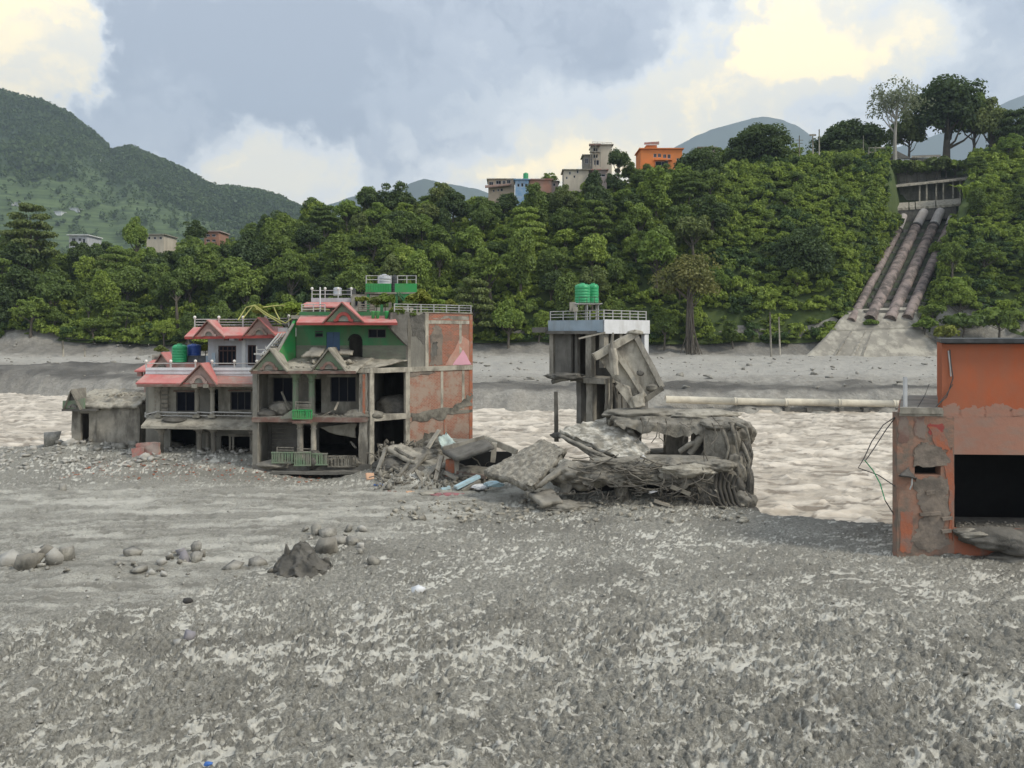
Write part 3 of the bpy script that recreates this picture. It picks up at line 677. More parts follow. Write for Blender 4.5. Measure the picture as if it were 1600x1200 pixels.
# ----------------------------------------------------------------- far mountain on the left, blue ranges beyond
_mx = np.array([-420, -200, 0, 60, 110, 150, 175, 205, 260, 330, 400, 440, 475, 540, 640, 800])
_my = np.array([60, 100, 146, 160, 182, 214, 240, 232, 258, 293, 302, 312, 330, 365, 420, 470])
def mountain_pt(px, k):
    """k 0 at the foot, 1 at the ridge"""
    Yr = 1650 + 0 * px; Yf = 880.0
    Y = Yf + (Yr - Yf) * k
    zr = 9 + (HY - np.interp(px, _mx, _my)) / F * Yr
    z = 14 + (zr - 14) * (k ** 1.12)
    return (px - 800) / F * Y, Y, z
def mount_noise(x, y): return (fbm(x / 160, y / 160, 4, 400) - .5) * 60 + (fbm(x / 45, y / 45, 3, 410) - .5) * 14
def build_mountains():
    nr, nc = 90, 240
    k, px = np.meshgrid(np.linspace(0, 1, nr), np.linspace(-420, 800, nc), indexing='ij'); k = k.ravel(); px = px.ravel()
    x, y, z = mountain_pt(px, k)
    z = z + mount_noise(x, y) * np.sin(PI * np.clip(k, 0, 1)) ** .7
    z = z + np.where((k > .2) & (k < .66) & (px < 330), ((z / 7) % 1 - .5) * -3.5, 0)      # terraces
    terr = sm(.12, .2, k) * (1 - sm(.56, .68, k + (fbm(x / 120, y / 120, 3, 420) - .5) * .35)) * sm(420, 250, px + (fbm(x / 60, y / 60, 3, 421) - .5) * 220)
    me = np_mesh('mountain', np.stack([x, y, z], 1), grid_faces(nr, nc), None, True, {'terrace': np.clip(terr, 0, 1)})
    m = pmat('mountain_green', (.045, .075, .028), (.035, .06, .024), .02, bump=0)
    nt = m.node_tree; N = nt.nodes; L = nt.links; bs = N['Principled BSDF']
    src = bs.inputs['Base Color'].links[0].from_socket
    at = N.new('ShaderNodeAttribute'); at.attribute_name = 'terrace'
    tc = N.new('ShaderNodeTexCoord'); mp = N.new('ShaderNodeMapping'); mp.inputs['Scale'].default_value = (.016, .016, .30); L.new(tc.outputs['Object'], mp.inputs[0])
    n = N.new('ShaderNodeTexNoise'); n.inputs['Scale'].default_value = 1; n.inputs['Detail'].default_value = 6; L.new(mp.outputs[0], n.inputs['Vector'])
    rp = N.new('ShaderNodeValToRGB'); L.new(n.outputs['Fac'], rp.inputs[0]); e = rp.color_ramp.elements
    e[0].position = .38; e[0].color = (.045, .075, .028, 1); e[1].position = .62; e[1].color = (.10, .145, .052, 1)
    mx = N.new('ShaderNodeMix'); mx.data_type = 'RGBA'; L.new(at.outputs['Fac'], mx.inputs[0]); L.new(src, mx.inputs[6]); L.new(rp.outputs[0], mx.inputs[7]); L.new(mx.outputs[2], bs.inputs['Base Color'])
    tag(link('mountain', me, m), 'green terraced mountain rising on the far left', 'mountain', kind='structure')
    # its forest, one mass: many small crowns of a few leaf clumps each
    r = np.random.RandomState(5); n = 20000
    px = r.uniform(-300, 620, n); k = 1 - r.uniform(0, 1, n) ** 1.4 * .8
    edge = r.uniform(0, 1, n) < .22; k = np.where(edge, r.uniform(.97, 1.0, n), k)
    x, y, z = mountain_pt(px, k); z = z + mount_noise(x, y) * np.sin(PI * k) ** .7
    terr = sm(.12, .2, k) * (1 - sm(.56, .68, k + (fbm(x / 120, y / 120, 3, 420) - .5) * .35)) * sm(420, 250, px + (fbm(x / 60, y / 60, 3, 421) - .5) * 220)
    keep = r.uniform(0, 1, n) > terr * .78
    x, y, z = x[keep], y[keep], z[keep]; n = len(x)
    hgt = r.uniform(7, 14, n) * (.7 + .6 * fbm(x / 90, y / 90, 2, 430)); wid = hgt * r.uniform(.28, .46, n)
    q = 11; c = np.repeat(np.stack([x, y, z], 1), q, 0); H = np.repeat(hgt, q); Wd = np.repeat(wid, q)
    d = r.normal(size=(n * q, 3)); d /= np.linalg.norm(d, axis=1)[:, None]
    cen = c + np.stack([d[:, 0] * Wd * .8, d[:, 1] * Wd * .8, H * (.58 + d[:, 2] * .38)], 1)
    nn = d + r.normal(size=d.shape) * .5; nn /= np.linalg.norm(nn, axis=1)[:, None]
    t1 = np.cross(nn, r.normal(size=d.shape)); t1 /= np.linalg.norm(t1, axis=1)[:, None]; t2 = np.cross(nn, t1)
    s = (Wd * r.uniform(.35, .6, n * q))[:, None]
    V = np.stack([cen + t1 * s, cen + t2 * s, cen - t1 * s, cen - t2 * s], 1).reshape(-1, 3)
    tag(link('mountain_forest', np_mesh('mf', V, np.arange(n * q * 4).reshape(-1, 4)), M_leaf('far_leaf', (.05, .09, .025), (.11, .16, .042), .012), kind='stuff'),
        'dark forest covering the mountain on the far left', 'forest')
    # blue ranges
    def rng_(name, pts, Y, label, seed, foot=9):
        px = np.linspace(pts[0][0], pts[-1][0], 200); yy = np.interp(px, [p[0] for p in pts], [p[1] for p in pts])
        kk = np.linspace(0, 1, 40); K, PX = np.meshgrid(kk, px, indexing='ij'); YP = np.repeat(yy[None], 40, 0)
        yv = Y * (.72 + .28 * K); x = (PX - 800) / F * yv
        z = 5 + (9 + (HY - YP) / F * Y - 5) * K ** 1.1
        z = z + (fbm(x / (Y * .06), yv / (Y * .06), 5, seed) - .5) * Y * .03 * np.sin(PI * np.clip(K * .96 + .04, 0, 1))
        z = z + (fbm(x / (Y * .012), yv / (Y * .012), 3, seed + 4) - .5) * Y * .003
        tag(link(name, np_mesh(name, np.stack([x.ravel(), yv.ravel(), z.ravel()], 1), grid_faces(40, 200), None, True), pmat(name + '_green', (.05, .075, .035), (.035, .055, .028), .004, bump=0)), label, 'mountain', kind='structure')
    rng_('blue_mountain', [(900, 330), (980, 290), (1040, 238), (1075, 218), (1110, 203), (1150, 192), (1180, 184), (1200, 182), (1222, 187), (1245, 196), (1270, 214), (1310, 236), (1380, 238), (1450, 215), (1520, 188), (1575, 158), (1605, 146), (1660, 130), (1760, 150), (1900, 230)], 6000, 'hazy blue mountain behind the hilltop trees', 450)
    rng_('low_blue_mountain', [(300, 400), (480, 330), (560, 305), (620, 296), (645, 284), (662, 279), (690, 286), (720, 290), (750, 297), (800, 312), (900, 340), (1050, 390)], 5200, 'low hazy blue ridge showing above the middle treetops', 470)
# ================================================================= VEGETATION
def M_leaf(name, c1, c2, sc=.6, tr=.35, rand=.0, c3=None):
    m = bpy.data.materials.new(name); m.use_nodes = True; nt = m.node_tree; N = nt.nodes; L = nt.links
    N.remove(N['Principled BSDF']); out = N['Material Output']
    tc = N.new('ShaderNodeTexCoord'); n = N.new('ShaderNodeTexNoise'); n.inputs['Scale'].default_value = sc; n.inputs['Detail'].default_value = 4; n.inputs['Roughness'].default_value = .7
    L.new(tc.outputs['Object'], n.inputs['Vector'])
    r = N.new('ShaderNodeMapRange'); L.new(n.outputs['Fac'], r.inputs[0]); r.inputs[1].default_value = .32; r.inputs[2].default_value = .68
    def mix(f, a, b):
        q = N.new('ShaderNodeMix'); q.data_type = 'RGBA'
        for i, w in ((0, f), (6, a), (7, b)):
            if isinstance(w, tuple): q.inputs[i].default_value = (*w, 1)
            elif isinstance(w, (int, float)): q.inputs[i].default_value = w
            else: L.new(w, q.inputs[i])
        return q.outputs[2]
    c = mix(r.outputs[0], c1, c2)
    if rand:
        oi = N.new('ShaderNodeObjectInfo')
        mm = N.new('ShaderNodeMapRange'); L.new(oi.outputs['Random'], mm.inputs[0]); mm.inputs[4].default_value = rand
        c = mix(mm.outputs[0], c, c3)
    d = N.new('ShaderNodeBsdfDiffuse'); t = N.new('ShaderNodeBsdfTranslucent'); g = N.new('ShaderNodeBsdfGlossy'); g.inputs['Roughness'].default_value = .55
    L.new(c, d.inputs[0]); L.new(mix(.35, c, (.10, .14, .02)), t.inputs[0]); g.inputs[0].default_value = (.5, .55, .5, 1)
    ms = N.new('ShaderNodeMixShader'); ms.inputs[0].default_value = tr; L.new(d.outputs[0], ms.inputs[1]); L.new(t.outputs[0], ms.inputs[2])
    m2 = N.new('ShaderNodeMixShader'); m2.inputs[0].default_value = .04; L.new(ms.outputs[0], m2.inputs[1]); L.new(g.outputs[0], m2.inputs[2])
    L.new(m2.outputs[0], out.inputs['Surface']); return m
M['leaf_mid'] = M_leaf('leaf_mid', (.145, .21, .043), (.275, .36, .068), .35, .4, .6, (.06, .105, .035))
M['leaf_dark'] = M_leaf('leaf_dark', (.06, .095, .031), (.12, .17, .047), .35, .32, .5, (.035, .062, .027))
M['leaf_bright'] = M_leaf('leaf_bright', (.235, .32, .05), (.39, .48, .082), .4, .42, .6, (.125, .215, .048))
M['leaf_olive'] = M_leaf('leaf_olive', (.15, .19, .055), (.24, .275, .08), .4, .35, .5, (.10, .145, .045))
M['leaf_pale'] = M_leaf('leaf_pale', (.19, .22, .13), (.28, .30, .19), .6, .35)
M['leaf_yellow'] = M_leaf('leaf_yellow', (.24, .27, .05), (.34, .36, .08), .6, .4)
M['leaf_rust'] = M_leaf('leaf_olive_brown', (.15, .165, .05), (.24, .22, .065), .25, .35)
M['bark'] = pmat('bark', (.14, .12, .095), (.085, .075, .06), 1.5, bump=.6, bsc=6)
M['barkpale'] = pmat('bark_pale', (.40, .38, .33), (.30, .28, .24), 1.5, bump=.4, bsc=6)

build_mountains()

def leaf_quads(r, cen, nrm, size, aspect=.62):
    n = len(cen)
    t1 = np.cross(nrm, r.normal(size=(n, 3))); t1 /= np.linalg.norm(t1, axis=1)[:, None] + 1e-9
    t2 = np.cross(nrm, t1); s = size[:, None]
    bend = nrm * s * .22
    return np.stack([cen + t1 * s, cen + t2 * s * aspect + bend, cen - t1 * s, cen - t2 * s * aspect + bend], 1).reshape(-1, 3)
def tree_mesh(seed, Rr, H, nclump=46, per=95, leaf=.34, kind='round', trunk_r=.32, base=.30):
    """crown vertices and trunk mesh; H total height, Rr crown radius"""
    r = np.random.RandomState(seed); cz0 = H * base
    cs = []; rc = []
    hh = (H - cz0) / 2; mid = cz0 + hh
    for i in range(nclump):
        if kind == 'layer':
            k = r.randint(0, 6); zz = cz0 + (H - cz0) * (k + .35 + .3 * r.rand()) / 6
            rad = Rr * (1.0 - .62 * ((zz - cz0) / (H - cz0)) ** 1.6) * (.55 + .45 * r.rand()); a = r.rand() * 2 * PI
            cs.append((rad * math.cos(a), rad * math.sin(a), zz)); rc.append((Rr * .30, Rr * .10))
        elif kind == 'tall':
            d = r.normal(size=3); d /= np.linalg.norm(d); q = r.rand() ** .4
            cs.append((d[0] * Rr * .72 * q, d[1] * Rr * .72 * q, mid + d[2] * hh * .86 * q)); w = Rr * r.uniform(.26, .42); rc.append((w, w * .85))
        else:
            d = r.normal(size=3); d /= np.linalg.norm(d)
            if d[2] < -.35: d[2] *= -.6
            q = r.rand() ** .33
            wob = .55 + .75 * n3(np.array([d * 2.0 + seed]), seed)[0]
            cs.append((d[0] * Rr * .78 * q * wob, d[1] * Rr * .78 * q * wob, mid + d[2] * hh * .8 * q * wob)); w = Rr * r.uniform(.20, .36); rc.append((w, w * .72))
    cs = np.array(cs); rc = np.array(rc)
    idx = np.repeat(np.arange(nclump), per); n = len(idx)
    d = r.normal(size=(n, 3)); d /= np.linalg.norm(d, axis=1)[:, None]; d[:, 2] = np.where(d[:, 2] < -.5, -d[:, 2], d[:, 2])
    q = r.uniform(.55, 1.08, n)[:, None]
    cen = cs[idx] + d * np.stack([rc[idx, 0], rc[idx, 0], rc[idx, 1]], 1) * q
    nrm = d * .7 + r.normal(size=(n, 3)) * .45 + np.array([0, 0, .35]); nrm /= np.linalg.norm(nrm, axis=1)[:, None]
    V = leaf_quads(r, cen, nrm, leaf * r.uniform(.6, 1.35, n))
    crown = np_mesh('crown', V, np.arange(n * 4).reshape(-1, 4))
    mb = MB(); lean = r.normal(size=2) * H * .03
    pts = [(lean[0] * t * t + .12 * math.sin(t * 5 + seed), lean[1] * t * t, H * .80 * t - .8 * (t == 0)) for t in np.linspace(0, 1, 7)]
    mb.tube(pts, [trunk_r * (1.25 - 1.05 * t) for t in np.linspace(0, 1, 7)], 7)
    for i in r.choice(nclump, min(nclump, 11), replace=False):
        c = cs[i]; t0 = min(.9, max(.3, (c[2] - .25 * H) / (H * .8))); p0 = Vector((lean[0] * t0 * t0 + .12 * math.sin(t0 * 5 + seed), lean[1] * t0 * t0, H * .8 * t0))
        p1 = Vector(c); m = (p0 + p1) / 2 + Vector((0, 0, -.08 * H * r.rand()))
        mb.tube([p0, m, p1], [trunk_r * .42, trunk_r * .28, trunk_r * .1], 5)
    tr = bpy.data.meshes.new('trunk'); tr.from_pydata([tuple(p) for p in mb.v], [], mb.f); tr.update()
    return crown, tr
def place_tree(name, proto, loc, s=1, rz=0, leafmat=None, label='', group=None, cat='tree', sz=None, bark=None):
    e = empty(name, (0, 0, 0)); tag(e, label, cat, group)
    for nm, me, mt in (('crown', proto[0], leafmat), ('trunk', proto[1], bark or M['bark'])):
        o = bpy.data.objects.new(nm, me); COL.objects.link(o); o.parent = e
        if not me.materials: me.materials.append(mt)
        o.material_slots[0].link = 'OBJECT'; o.material_slots[0].material = mt
    e.location = loc; e.rotation_euler = (0, 0, rz); e.scale = (s, s, sz or s); return e

P_ROUND = [tree_mesh(11 + i, 4.8, 10.5, 58, 150, .285, 'round', base=.12) for i in range(6)]
P_TALL = [tree_mesh(31 + i, 3.8, 13.5, 58, 140, .285, 'tall', base=.14) for i in range(2)]
P_LAYER = [tree_mesh(41 + i, 5.4, 11.5, 64, 130, .275, 'layer', base=.2) for i in range(2)]
P_LOOSE = [tree_mesh(51 + i, 4.3, 11, 38, 120, .26, 'round', base=.2) for i in range(2)]
P_BUSH = [tree_mesh(61 + i, 2.2, 2.9, 22, 70, .27, 'round', trunk_r=.09, base=.06) for i in range(3)]

def region(px):
    return ('behind the grey hut' if px < 200 else 'behind the white house' if px < 440 else 'behind the green house' if px < 760 else
            'behind the leaning ruin' if px < 1130 else 'left of the big pipes' if px < 1400 else 'beyond the big pipes')
def on_pipes(px, py):   # the corridor of the penstock, gallery and shed in the picture of the slope
    if py < 345: return 1384 < px < 1520 and py > 225
    t = (py - 345) / 150.; return 1410 - 82 * t < px < 1496 - 68 * t
def build_forest():
    r = np.random.RandomState(99); spots = []
    yrow = 173.5
    while yrow < 246:
        w = 1.02 * yrow * 820 / 1200.; xx = -w + r.rand() * 6
        while xx < w:
            spots.append((xx + r.uniform(-2.2, 2.2), yrow + r.uniform(-2.2, 2.2))); xx += r.uniform(6.6, 9.4)
        yrow += 7.6
    cnt = 0
    for x, y in spots:
        px = 800 + 1200 * x / y
        z = hz(x, y); pyb = HY - (z - 9) / y * F
        if on_pipes(px, pyb - 10) or on_pipes(px, pyb - 40) or (1245 < px < 1480 and y < 186): continue
        bush = 1120 < px < 1395 or px > 1500
        if bush and r.rand() < (.84 if 186 < y < 236 else .5): continue
        if y > 232 and (690 < px < 1130) and r.rand() < .5: continue
        q = r.rand(); v = fbm(x / 30, y / 18, 2, 500)
        v = float(v)
        if px < 330:
            k = 'l' if q < .07 else 'r' if q < .60 else 'o' if q < .78 else 't'
        else: k = 'r' if q < .55 else 'o' if q < .75 else 't' if q < .92 else 'l'
        pr = {'l': P_LAYER, 'r': P_ROUND, 't': P_TALL, 'o': P_LOOSE}[k]; pr = pr[r.randint(len(pr))]
        c = r.rand() * .55 + v * .55
        lm = 'leaf_dark' if c < .38 else 'leaf_mid' if c < .68 else 'leaf_olive' if r.rand() < .35 else 'leaf_bright'
        if bush and lm == 'leaf_dark' and r.rand() < .5: lm = 'leaf_mid'
        s = r.uniform(.62, 1.32) * (.8 if y < 177 else 1) * (.62 if bush and y > 182 else 1)
        if y > 226: s *= .85
        for a, b, lim in ((752, 880, 295), (876, 962, 275), (994, 1074, 256), (100, 142, 384), (224, 262, 373), (314, 348, 374), (1086, 1122, 243), (1366, 1470, 258)):
            if a - 22 < px < b + 22 and y < 250: s = min(s, (pyb - lim) / F * y / {'l': 11.5, 'r': 10.5, 't': 13.5, 'o': 11}[k] * .92)
        if s < .42: continue
        shape = {'l': 'flat-layered', 'r': 'round-crowned', 't': 'tall narrow', 'o': 'loose open'}[k]
        tone = {'leaf_dark': 'dark green', 'leaf_mid': 'mid green', 'leaf_olive': 'olive green', 'leaf_bright': 'bright green'}[lm]
        row = 'low on the slope' if y < 186 else 'midway up the slope' if y < 212 else 'on the crest'
        lab = f'{shape} {tone} tree {row} {region(px)}'
        place_tree('forest_tree', pr, (x, y, z - .3), s, r.rand() * 6.3, M[lm], lab, f'{shape} {tone} trees {row} {region(px)}', sz=s * r.uniform(.85, 1.3)).rotation_euler = (r.normal() * .07, r.normal() * .07, r.rand() * 6.3); cnt += 1
    print('forest trees', cnt)
build_forest()

def scatter_nodes(pts_obj, protos):
    """points -> instances of the bush meshes, turned and scaled by the points' own attributes"""
    col = bpy.data.collections.new('bush_shapes')
    for me in protos: col.objects.link(bpy.data.objects.new('bush_shape', me))
    ng = bpy.data.node_groups.new('scatter', 'GeometryNodeTree'); ng.interface.new_socket('Geometry', in_out='INPUT', socket_type='NodeSocketGeometry'); ng.interface.new_socket('Geometry', in_out='OUTPUT', socket_type='NodeSocketGeometry')
    N, L = ng.nodes, ng.links; gi, go = N.new('NodeGroupInput'), N.new('NodeGroupOutput'); ip = N.new('GeometryNodeInstanceOnPoints'); ci = N.new('GeometryNodeCollectionInfo')
    ci.inputs['Collection'].default_value = col; ci.inputs['Separate Children'].default_value = True; ci.inputs['Reset Children'].default_value = True
    def at(nm, ty):
        a = N.new('GeometryNodeInputNamedAttribute'); a.data_type = ty; a.inputs['Name'].default_value = nm; return a.outputs['Attribute']
    ip.inputs['Pick Instance'].default_value = True
    cx = N.new('ShaderNodeCombineXYZ'); L.new(at('turn', 'FLOAT'), cx.inputs[2]); L.new(cx.outputs[0], ip.inputs['Rotation'])
    cs = N.new('ShaderNodeCombineXYZ'); a = at('size', 'FLOAT'); L.new(a, cs.inputs[0]); L.new(a, cs.inputs[1]); L.new(at('tall', 'FLOAT'), cs.inputs[2]); L.new(cs.outputs[0], ip.inputs['Scale'])
    L.new(gi.outputs[0], ip.inputs['Points']); L.new(ci.outputs[0], ip.inputs['Instance']); L.new(ip.outputs[0], go.inputs[0])
    md = pts_obj.modifiers.new('scatter', 'NODES'); md.node_group = ng
def build_undergrowth():
    r = np.random.RandomState(77); n = 15000
    y = 173 + r.rand(n) ** .85 * 68; x = r.uniform(-1, 1, n) * y * .73
    ye = 172 + r.rand(2200) * 66; sd = np.where(r.rand(2200) < .6, -1, 1); pe = np.interp(ye, [170, 176, 219, 226, 245], [1368, 1386, 1454, 1466, 1470]) + sd * np.interp(ye, [165, 176, 219, 226, 245], [112, 70, 62, 78, 78]) * r.uniform(.70, 1.08, 2200)
    x = np.concatenate([x, (pe - 800) / 1200 * ye]); y = np.concatenate([y, ye]); n = len(x)
    px = 800 + 1200 * x / y; z = hill_z(x, y) - .25; pyb = HY - (z - 9) / y * F
    keep = ~np.array([on_pipes(a, b) for a, b in zip(px, pyb)]) & ~((px > 1312) & (px < 1470) & (y < 177))
    dens = np.where((px > 1110) | (y < 178), 1.0, .75); keep &= r.rand(n) < dens
    x, y, z, px = x[keep], y[keep], z[keep], px[keep]
    kinds = r.rand(len(x)) * .55 + fbm(x / 9, y / 9, 3, 510) * .9 - .22
    mats = {'undergrowth': M_leaf('ug_mid', (.155, .225, .043), (.29, .375, .068), .5, .4), 'creeper_scrub': M_leaf('ug_bright', (.24, .33, .05), (.40, .49, .082), .5, .42), 'dark_scrub': M_leaf('ug_dark', (.06, .11, .034), (.11, .175, .048), .5, .36)}
    for nm, lo, hi, lab in (('dark_scrub', -9, .30, 'dark green scrub in the hollows of the slope'), ('undergrowth', .30, .60, 'mid green scrub covering the slope between the trees'), ('creeper_scrub', .60, 9, 'bright green creeper scrub on the slope beside the big pipes')):
        protos = [tree_mesh(81 + i, 1.9, 2.6, 16, 26, .25, 'round', base=.0)[0] for i in range(4)]
        for p in protos: p.materials.append(mats[nm])
        q = (kinds >= lo) & (kinds < hi); m = int(q.sum()); s = r.uniform(.45, 1.25, m)
        me = bpy.data.meshes.new(nm); me.vertices.add(m); me.vertices.foreach_set('co', np.stack([x[q], y[q], z[q]], 1).astype(np.float32).ravel())
        for k, a in (('turn', r.rand(m) * 6.28), ('size', s), ('tall', s * r.uniform(.6, 1.5, m))):
            me.attributes.new(k, 'FLOAT', 'POINT').data.foreach_set('value', a.astype(np.float32))
        o = link(nm, me, None, None, 'stuff'); tag(o, lab, 'scrub'); scatter_nodes(o, protos)
build_undergrowth()

# ---- single trees that stand out
def lone(name, label, px, ytop, ybase, Y, proto, mat, wpx=None, rz=0, bark=None, protoR=4.8, protoH=10.5, group=None):
    z0 = Z(ybase, Y); H = Z(ytop, Y) - z0; sz = H / protoH
    s = (wpx / F * Y / 2) / protoR if wpx else sz
    return place_tree(name, proto, (X(px, Y), Y, z0 - .2), s, rz, M[mat], label, group, sz=sz, bark=bark)
P_BIG = [tree_mesh(101, 6.5, 15, 130, 170, .28, 'round', trunk_r=.5, base=.0), tree_mesh(102, 6.5, 15, 78, 190, .27, 'round', trunk_r=.55, base=.08)]
P_SPARSE = tree_mesh(103, 6, 15, 90, 30, .22, 'round', trunk_r=.36, base=.2)
lone('banyan_tree', 'huge dark broad tree towering over the hilltop shed', 1478, 108, 272, 247, P_BIG[1], 'leaf_dark', 132, 1.0, protoR=6.5, protoH=15)
lone('thin_tree', 'tall pale sparse-leaved tree left of the huge dark hilltop tree', 1398, 112, 255, 238, P_SPARSE, 'leaf_pale', 96, .4, M['barkpale'], 6, 15)
lone('hilltop_tree', 'wide dark dome-shaped tree on the crest in front of the blue mountain', 1185, 185, 292, 232, P_BIG[0], 'leaf_dark', 108, 2.0, protoR=6.5, protoH=15)
lone('crest_tree', 'dark tree on the crest right behind the pair of power poles', 1325, 178, 290, 245, P_BIG[0], 'leaf_dark', 110, 3.0, protoR=6.5, protoH=15)
lone('bright_tree', 'lighter green tree just right of the huge dark hilltop tree', 1548, 152, 262, 240, P_ROUND[1], 'leaf_olive', 66, .2)
lone('edge_tree', 'dark tree at the top right edge of the hill', 1592, 168, 275, 232, P_LAYER[0], 'leaf_dark', 70, .2, protoR=5.4, protoH=11.5)
lone('crest_tree', 'dark rounded tree just right of the orange hillside house', 1095, 222, 330, 222, P_BIG[0], 'leaf_dark', 88, 1.2, protoR=6.5, protoH=15)
lone('crest_tree', 'tree with open crown just right of the cream tower house', 966, 226, 300, 226, P_LOOSE[0], 'leaf_dark', 46, 1.2, protoR=4.3, protoH=11)
lone('crest_tree', 'small round tree above the brick hillside house', 858, 268, 305, 240, P_LOOSE[1], 'leaf_mid', 36, 1.2, protoR=4.3, protoH=11)
lone('crest_tree', 'tall dark tree on the skyline left of the low blue ridge', 622, 282, 360, 224, P_ROUND[2], 'leaf_dark', 56, 1.2)
lone('crest_tree', 'feathery dark tree on the skyline at the end of the left mountain', 574, 290, 360, 224, P_LOOSE[0], 'leaf_dark', 48, 2.2, protoR=4.3, protoH=11)
lone('crest_tree', 'bushy tree on the skyline under the end of the mountain ridge', 492, 306, 370, 222, P_ROUND[0], 'leaf_mid', 50, 2.9)
lone('crest_tree', 'round olive tree on the skyline right of the low blue ridge', 692, 284, 350, 222, P_ROUND[3], 'leaf_olive', 56, .9)
lone('layered_tree', 'tall layered tree rising above the forest at the far left', 48, 318, 420, 200, P_LAYER[1], 'leaf_olive', 74, .9, protoR=5.4, protoH=11.5)
lone('leaf_tree', 'light green tree rising above the forest left of the cream far roof', 212, 338, 420, 208, P_ROUND[1], 'leaf_bright', 44, .9)
lone('leaf_tree', 'small dark tree standing beside the reddish far house', 306, 342, 392, 226, P_ROUND[2], 'leaf_dark', 40, .9)
lone('leaf_tree', 'bright yellow-green tree at the foot of the slope beside the green house', 794, 468, 548, 172, P_ROUND[1], 'leaf_bright', 62, .5)
lone('pipe_tree', 'broad dark tree on the slope left of the big pipes', 1258, 345, 480, 186, P_BIG[0], 'leaf_dark', 105, .5, protoR=6.5, protoH=15)
lone('crest_tree', 'small loose tree between the dome-shaped tree and the pole pair', 1238, 222, 285, 236, P_LOOSE[1], 'leaf_mid', 44, .3, protoR=4.3, protoH=11)
lone('crest_tree', 'loose dark tree left of the tall pale sparse tree', 1362, 188, 275, 248, P_LOOSE[0], 'leaf_dark', 60, 1.3, protoR=4.3, protoH=11)
lone('crest_tree', 'olive tree filling the gap below the tall pale sparse tree', 1420, 168, 262, 250, P_ROUND[4], 'leaf_olive', 58, 2.3)
lone('crest_tree', 'loose tree leaning out left of the bright skyline tree', 1522, 138, 268, 244, P_LOOSE[1], 'leaf_mid', 62, 2.0, protoR=4.3, protoH=11)
lone('crest_tree', 'dark leafy tree behind the bright skyline tree at the right', 1578, 180, 275, 250, P_ROUND[5], 'leaf_dark', 70, 1.0)
lone('crest_tree', 'low dark tree left of the dome-shaped crest tree', 1132, 230, 290, 234, P_ROUND[3], 'leaf_mid', 50, 1.0)
# tree on stilt-like bare roots
P_ROOT = tree_mesh(104, 6.5, 15, 75, 95, .26, 'round', trunk_r=.3, base=.28)
def root_tree():
    Y = 170.0; z0 = Z(548, Y); bx = X(1078, Y)
    e = lone('rooted_tree', 'olive-brown tree on the bank standing on bare exposed roots', 1075, 388, 540, Y - .5, P_ROOT, 'leaf_rust', 122, .7, protoR=6.5, protoH=15)
    mb = MB(); r = random.Random(4)
    for i in range(26):
        a = r.uniform(0, 6.28); rad = r.uniform(.4, 3.0); zt = z0 + r.uniform(5.0, 11)
        p0 = Vector((bx + r.uniform(-.5, .5), Y - .5 + r.uniform(-.4, .4), zt)); p2 = Vector((bx + math.cos(a) * rad, Y - 1.6 + math.sin(a) * 1.2, z0 - .8))
        mb.tube([p0, (p0 * .5 + p2 * .5) + Vector((r.uniform(-.3, .3) - math.cos(a) * rad * .2, 0, 0)), p2], [.16, .12, .09], 5)
    mb.tube([(bx, Y, z0 + 2), (bx + .2, Y - .2, z0 + 8), (bx, Y - .3, z0 + 14)], [.75, .6, .4], 8)
    mb.tube([(bx, Y - .3, z0 + 11), (bx - 3, Y - 1, z0 + 13.5), (bx - 7, Y - 1, z0 + 16.5)], [.35, .25, .1], 6)
    o = mb.obj('aerial_root', M['bark']); o.parent = e; o.matrix_parent_inverse = (Matrix.Translation(e.location) @ Matrix.Rotation(.7, 4, 'Z') @ Matrix.Diagonal((*e.scale, 1))).inverted()
root_tree()
# tall bright clumps of banana-like plants on the right slope crest
def spiky(name, label, px, py, Y, n, h, mat, seed):
    r = random.Random(seed); c = Vector(W(px, py, Y)); mb = MB()
    for i in range(n):
        a = r.uniform(0, 6.28); l = h * r.uniform(.6, 1.1); sp = r.uniform(.25, .75); d = Vector((math.cos(a), math.sin(a), 0)); s = d.cross(Vector((0, 0, 1))) * l * .09
        b = c + Vector((r.uniform(-1, 1), r.uniform(-.6, .6), 0)) * h * .45
        q = [b, b + d * l * sp * .4 + Vector((0, 0, l * .65)), b + d * l * sp + Vector((0, 0, l * .8)), b + d * l * sp * 1.5 + Vector((0, 0, l * .6))]
        k = len(mb.v); 
        mb.add([q[0] - s * .4, q[0] + s * .4, q[1] - s, q[1] + s, q[2] - s * .8, q[2] + s * .8, q[3]], [(0, 1, 3, 2), (2, 3, 5, 4), (4, 5, 6)])
    e = thing(name, label, 'plant', tuple(c)); mb.obj('leaf_blades', M[mat], e)
for i, (px, py, h, lab) in enumerate(((1208, 268, 4.5, 'bright spiky plant clump on the crest under the dome-shaped tree'), (1312, 280, 5, 'bright spiky plant clump on the crest beside the power poles'), (1235, 300, 4, 'spiky plant clump on the upper slope below the dome-shaped tree'),
        (1560, 258, 6, 'large pale green plant clump right of the huge dark tree'), (1520, 310, 5, 'pale green plant clump beside the gallery at its right end'), (985, 395, 4, 'broad-bladed plant clump halfway up the middle of the slope'), (1100, 385, 4.5, 'broad-bladed plant clump above the tree on bare roots'))):
    spiky('blade_plant', lab, px, py, 205 if py > 300 else 226, 46, h, 'leaf_bright', i)
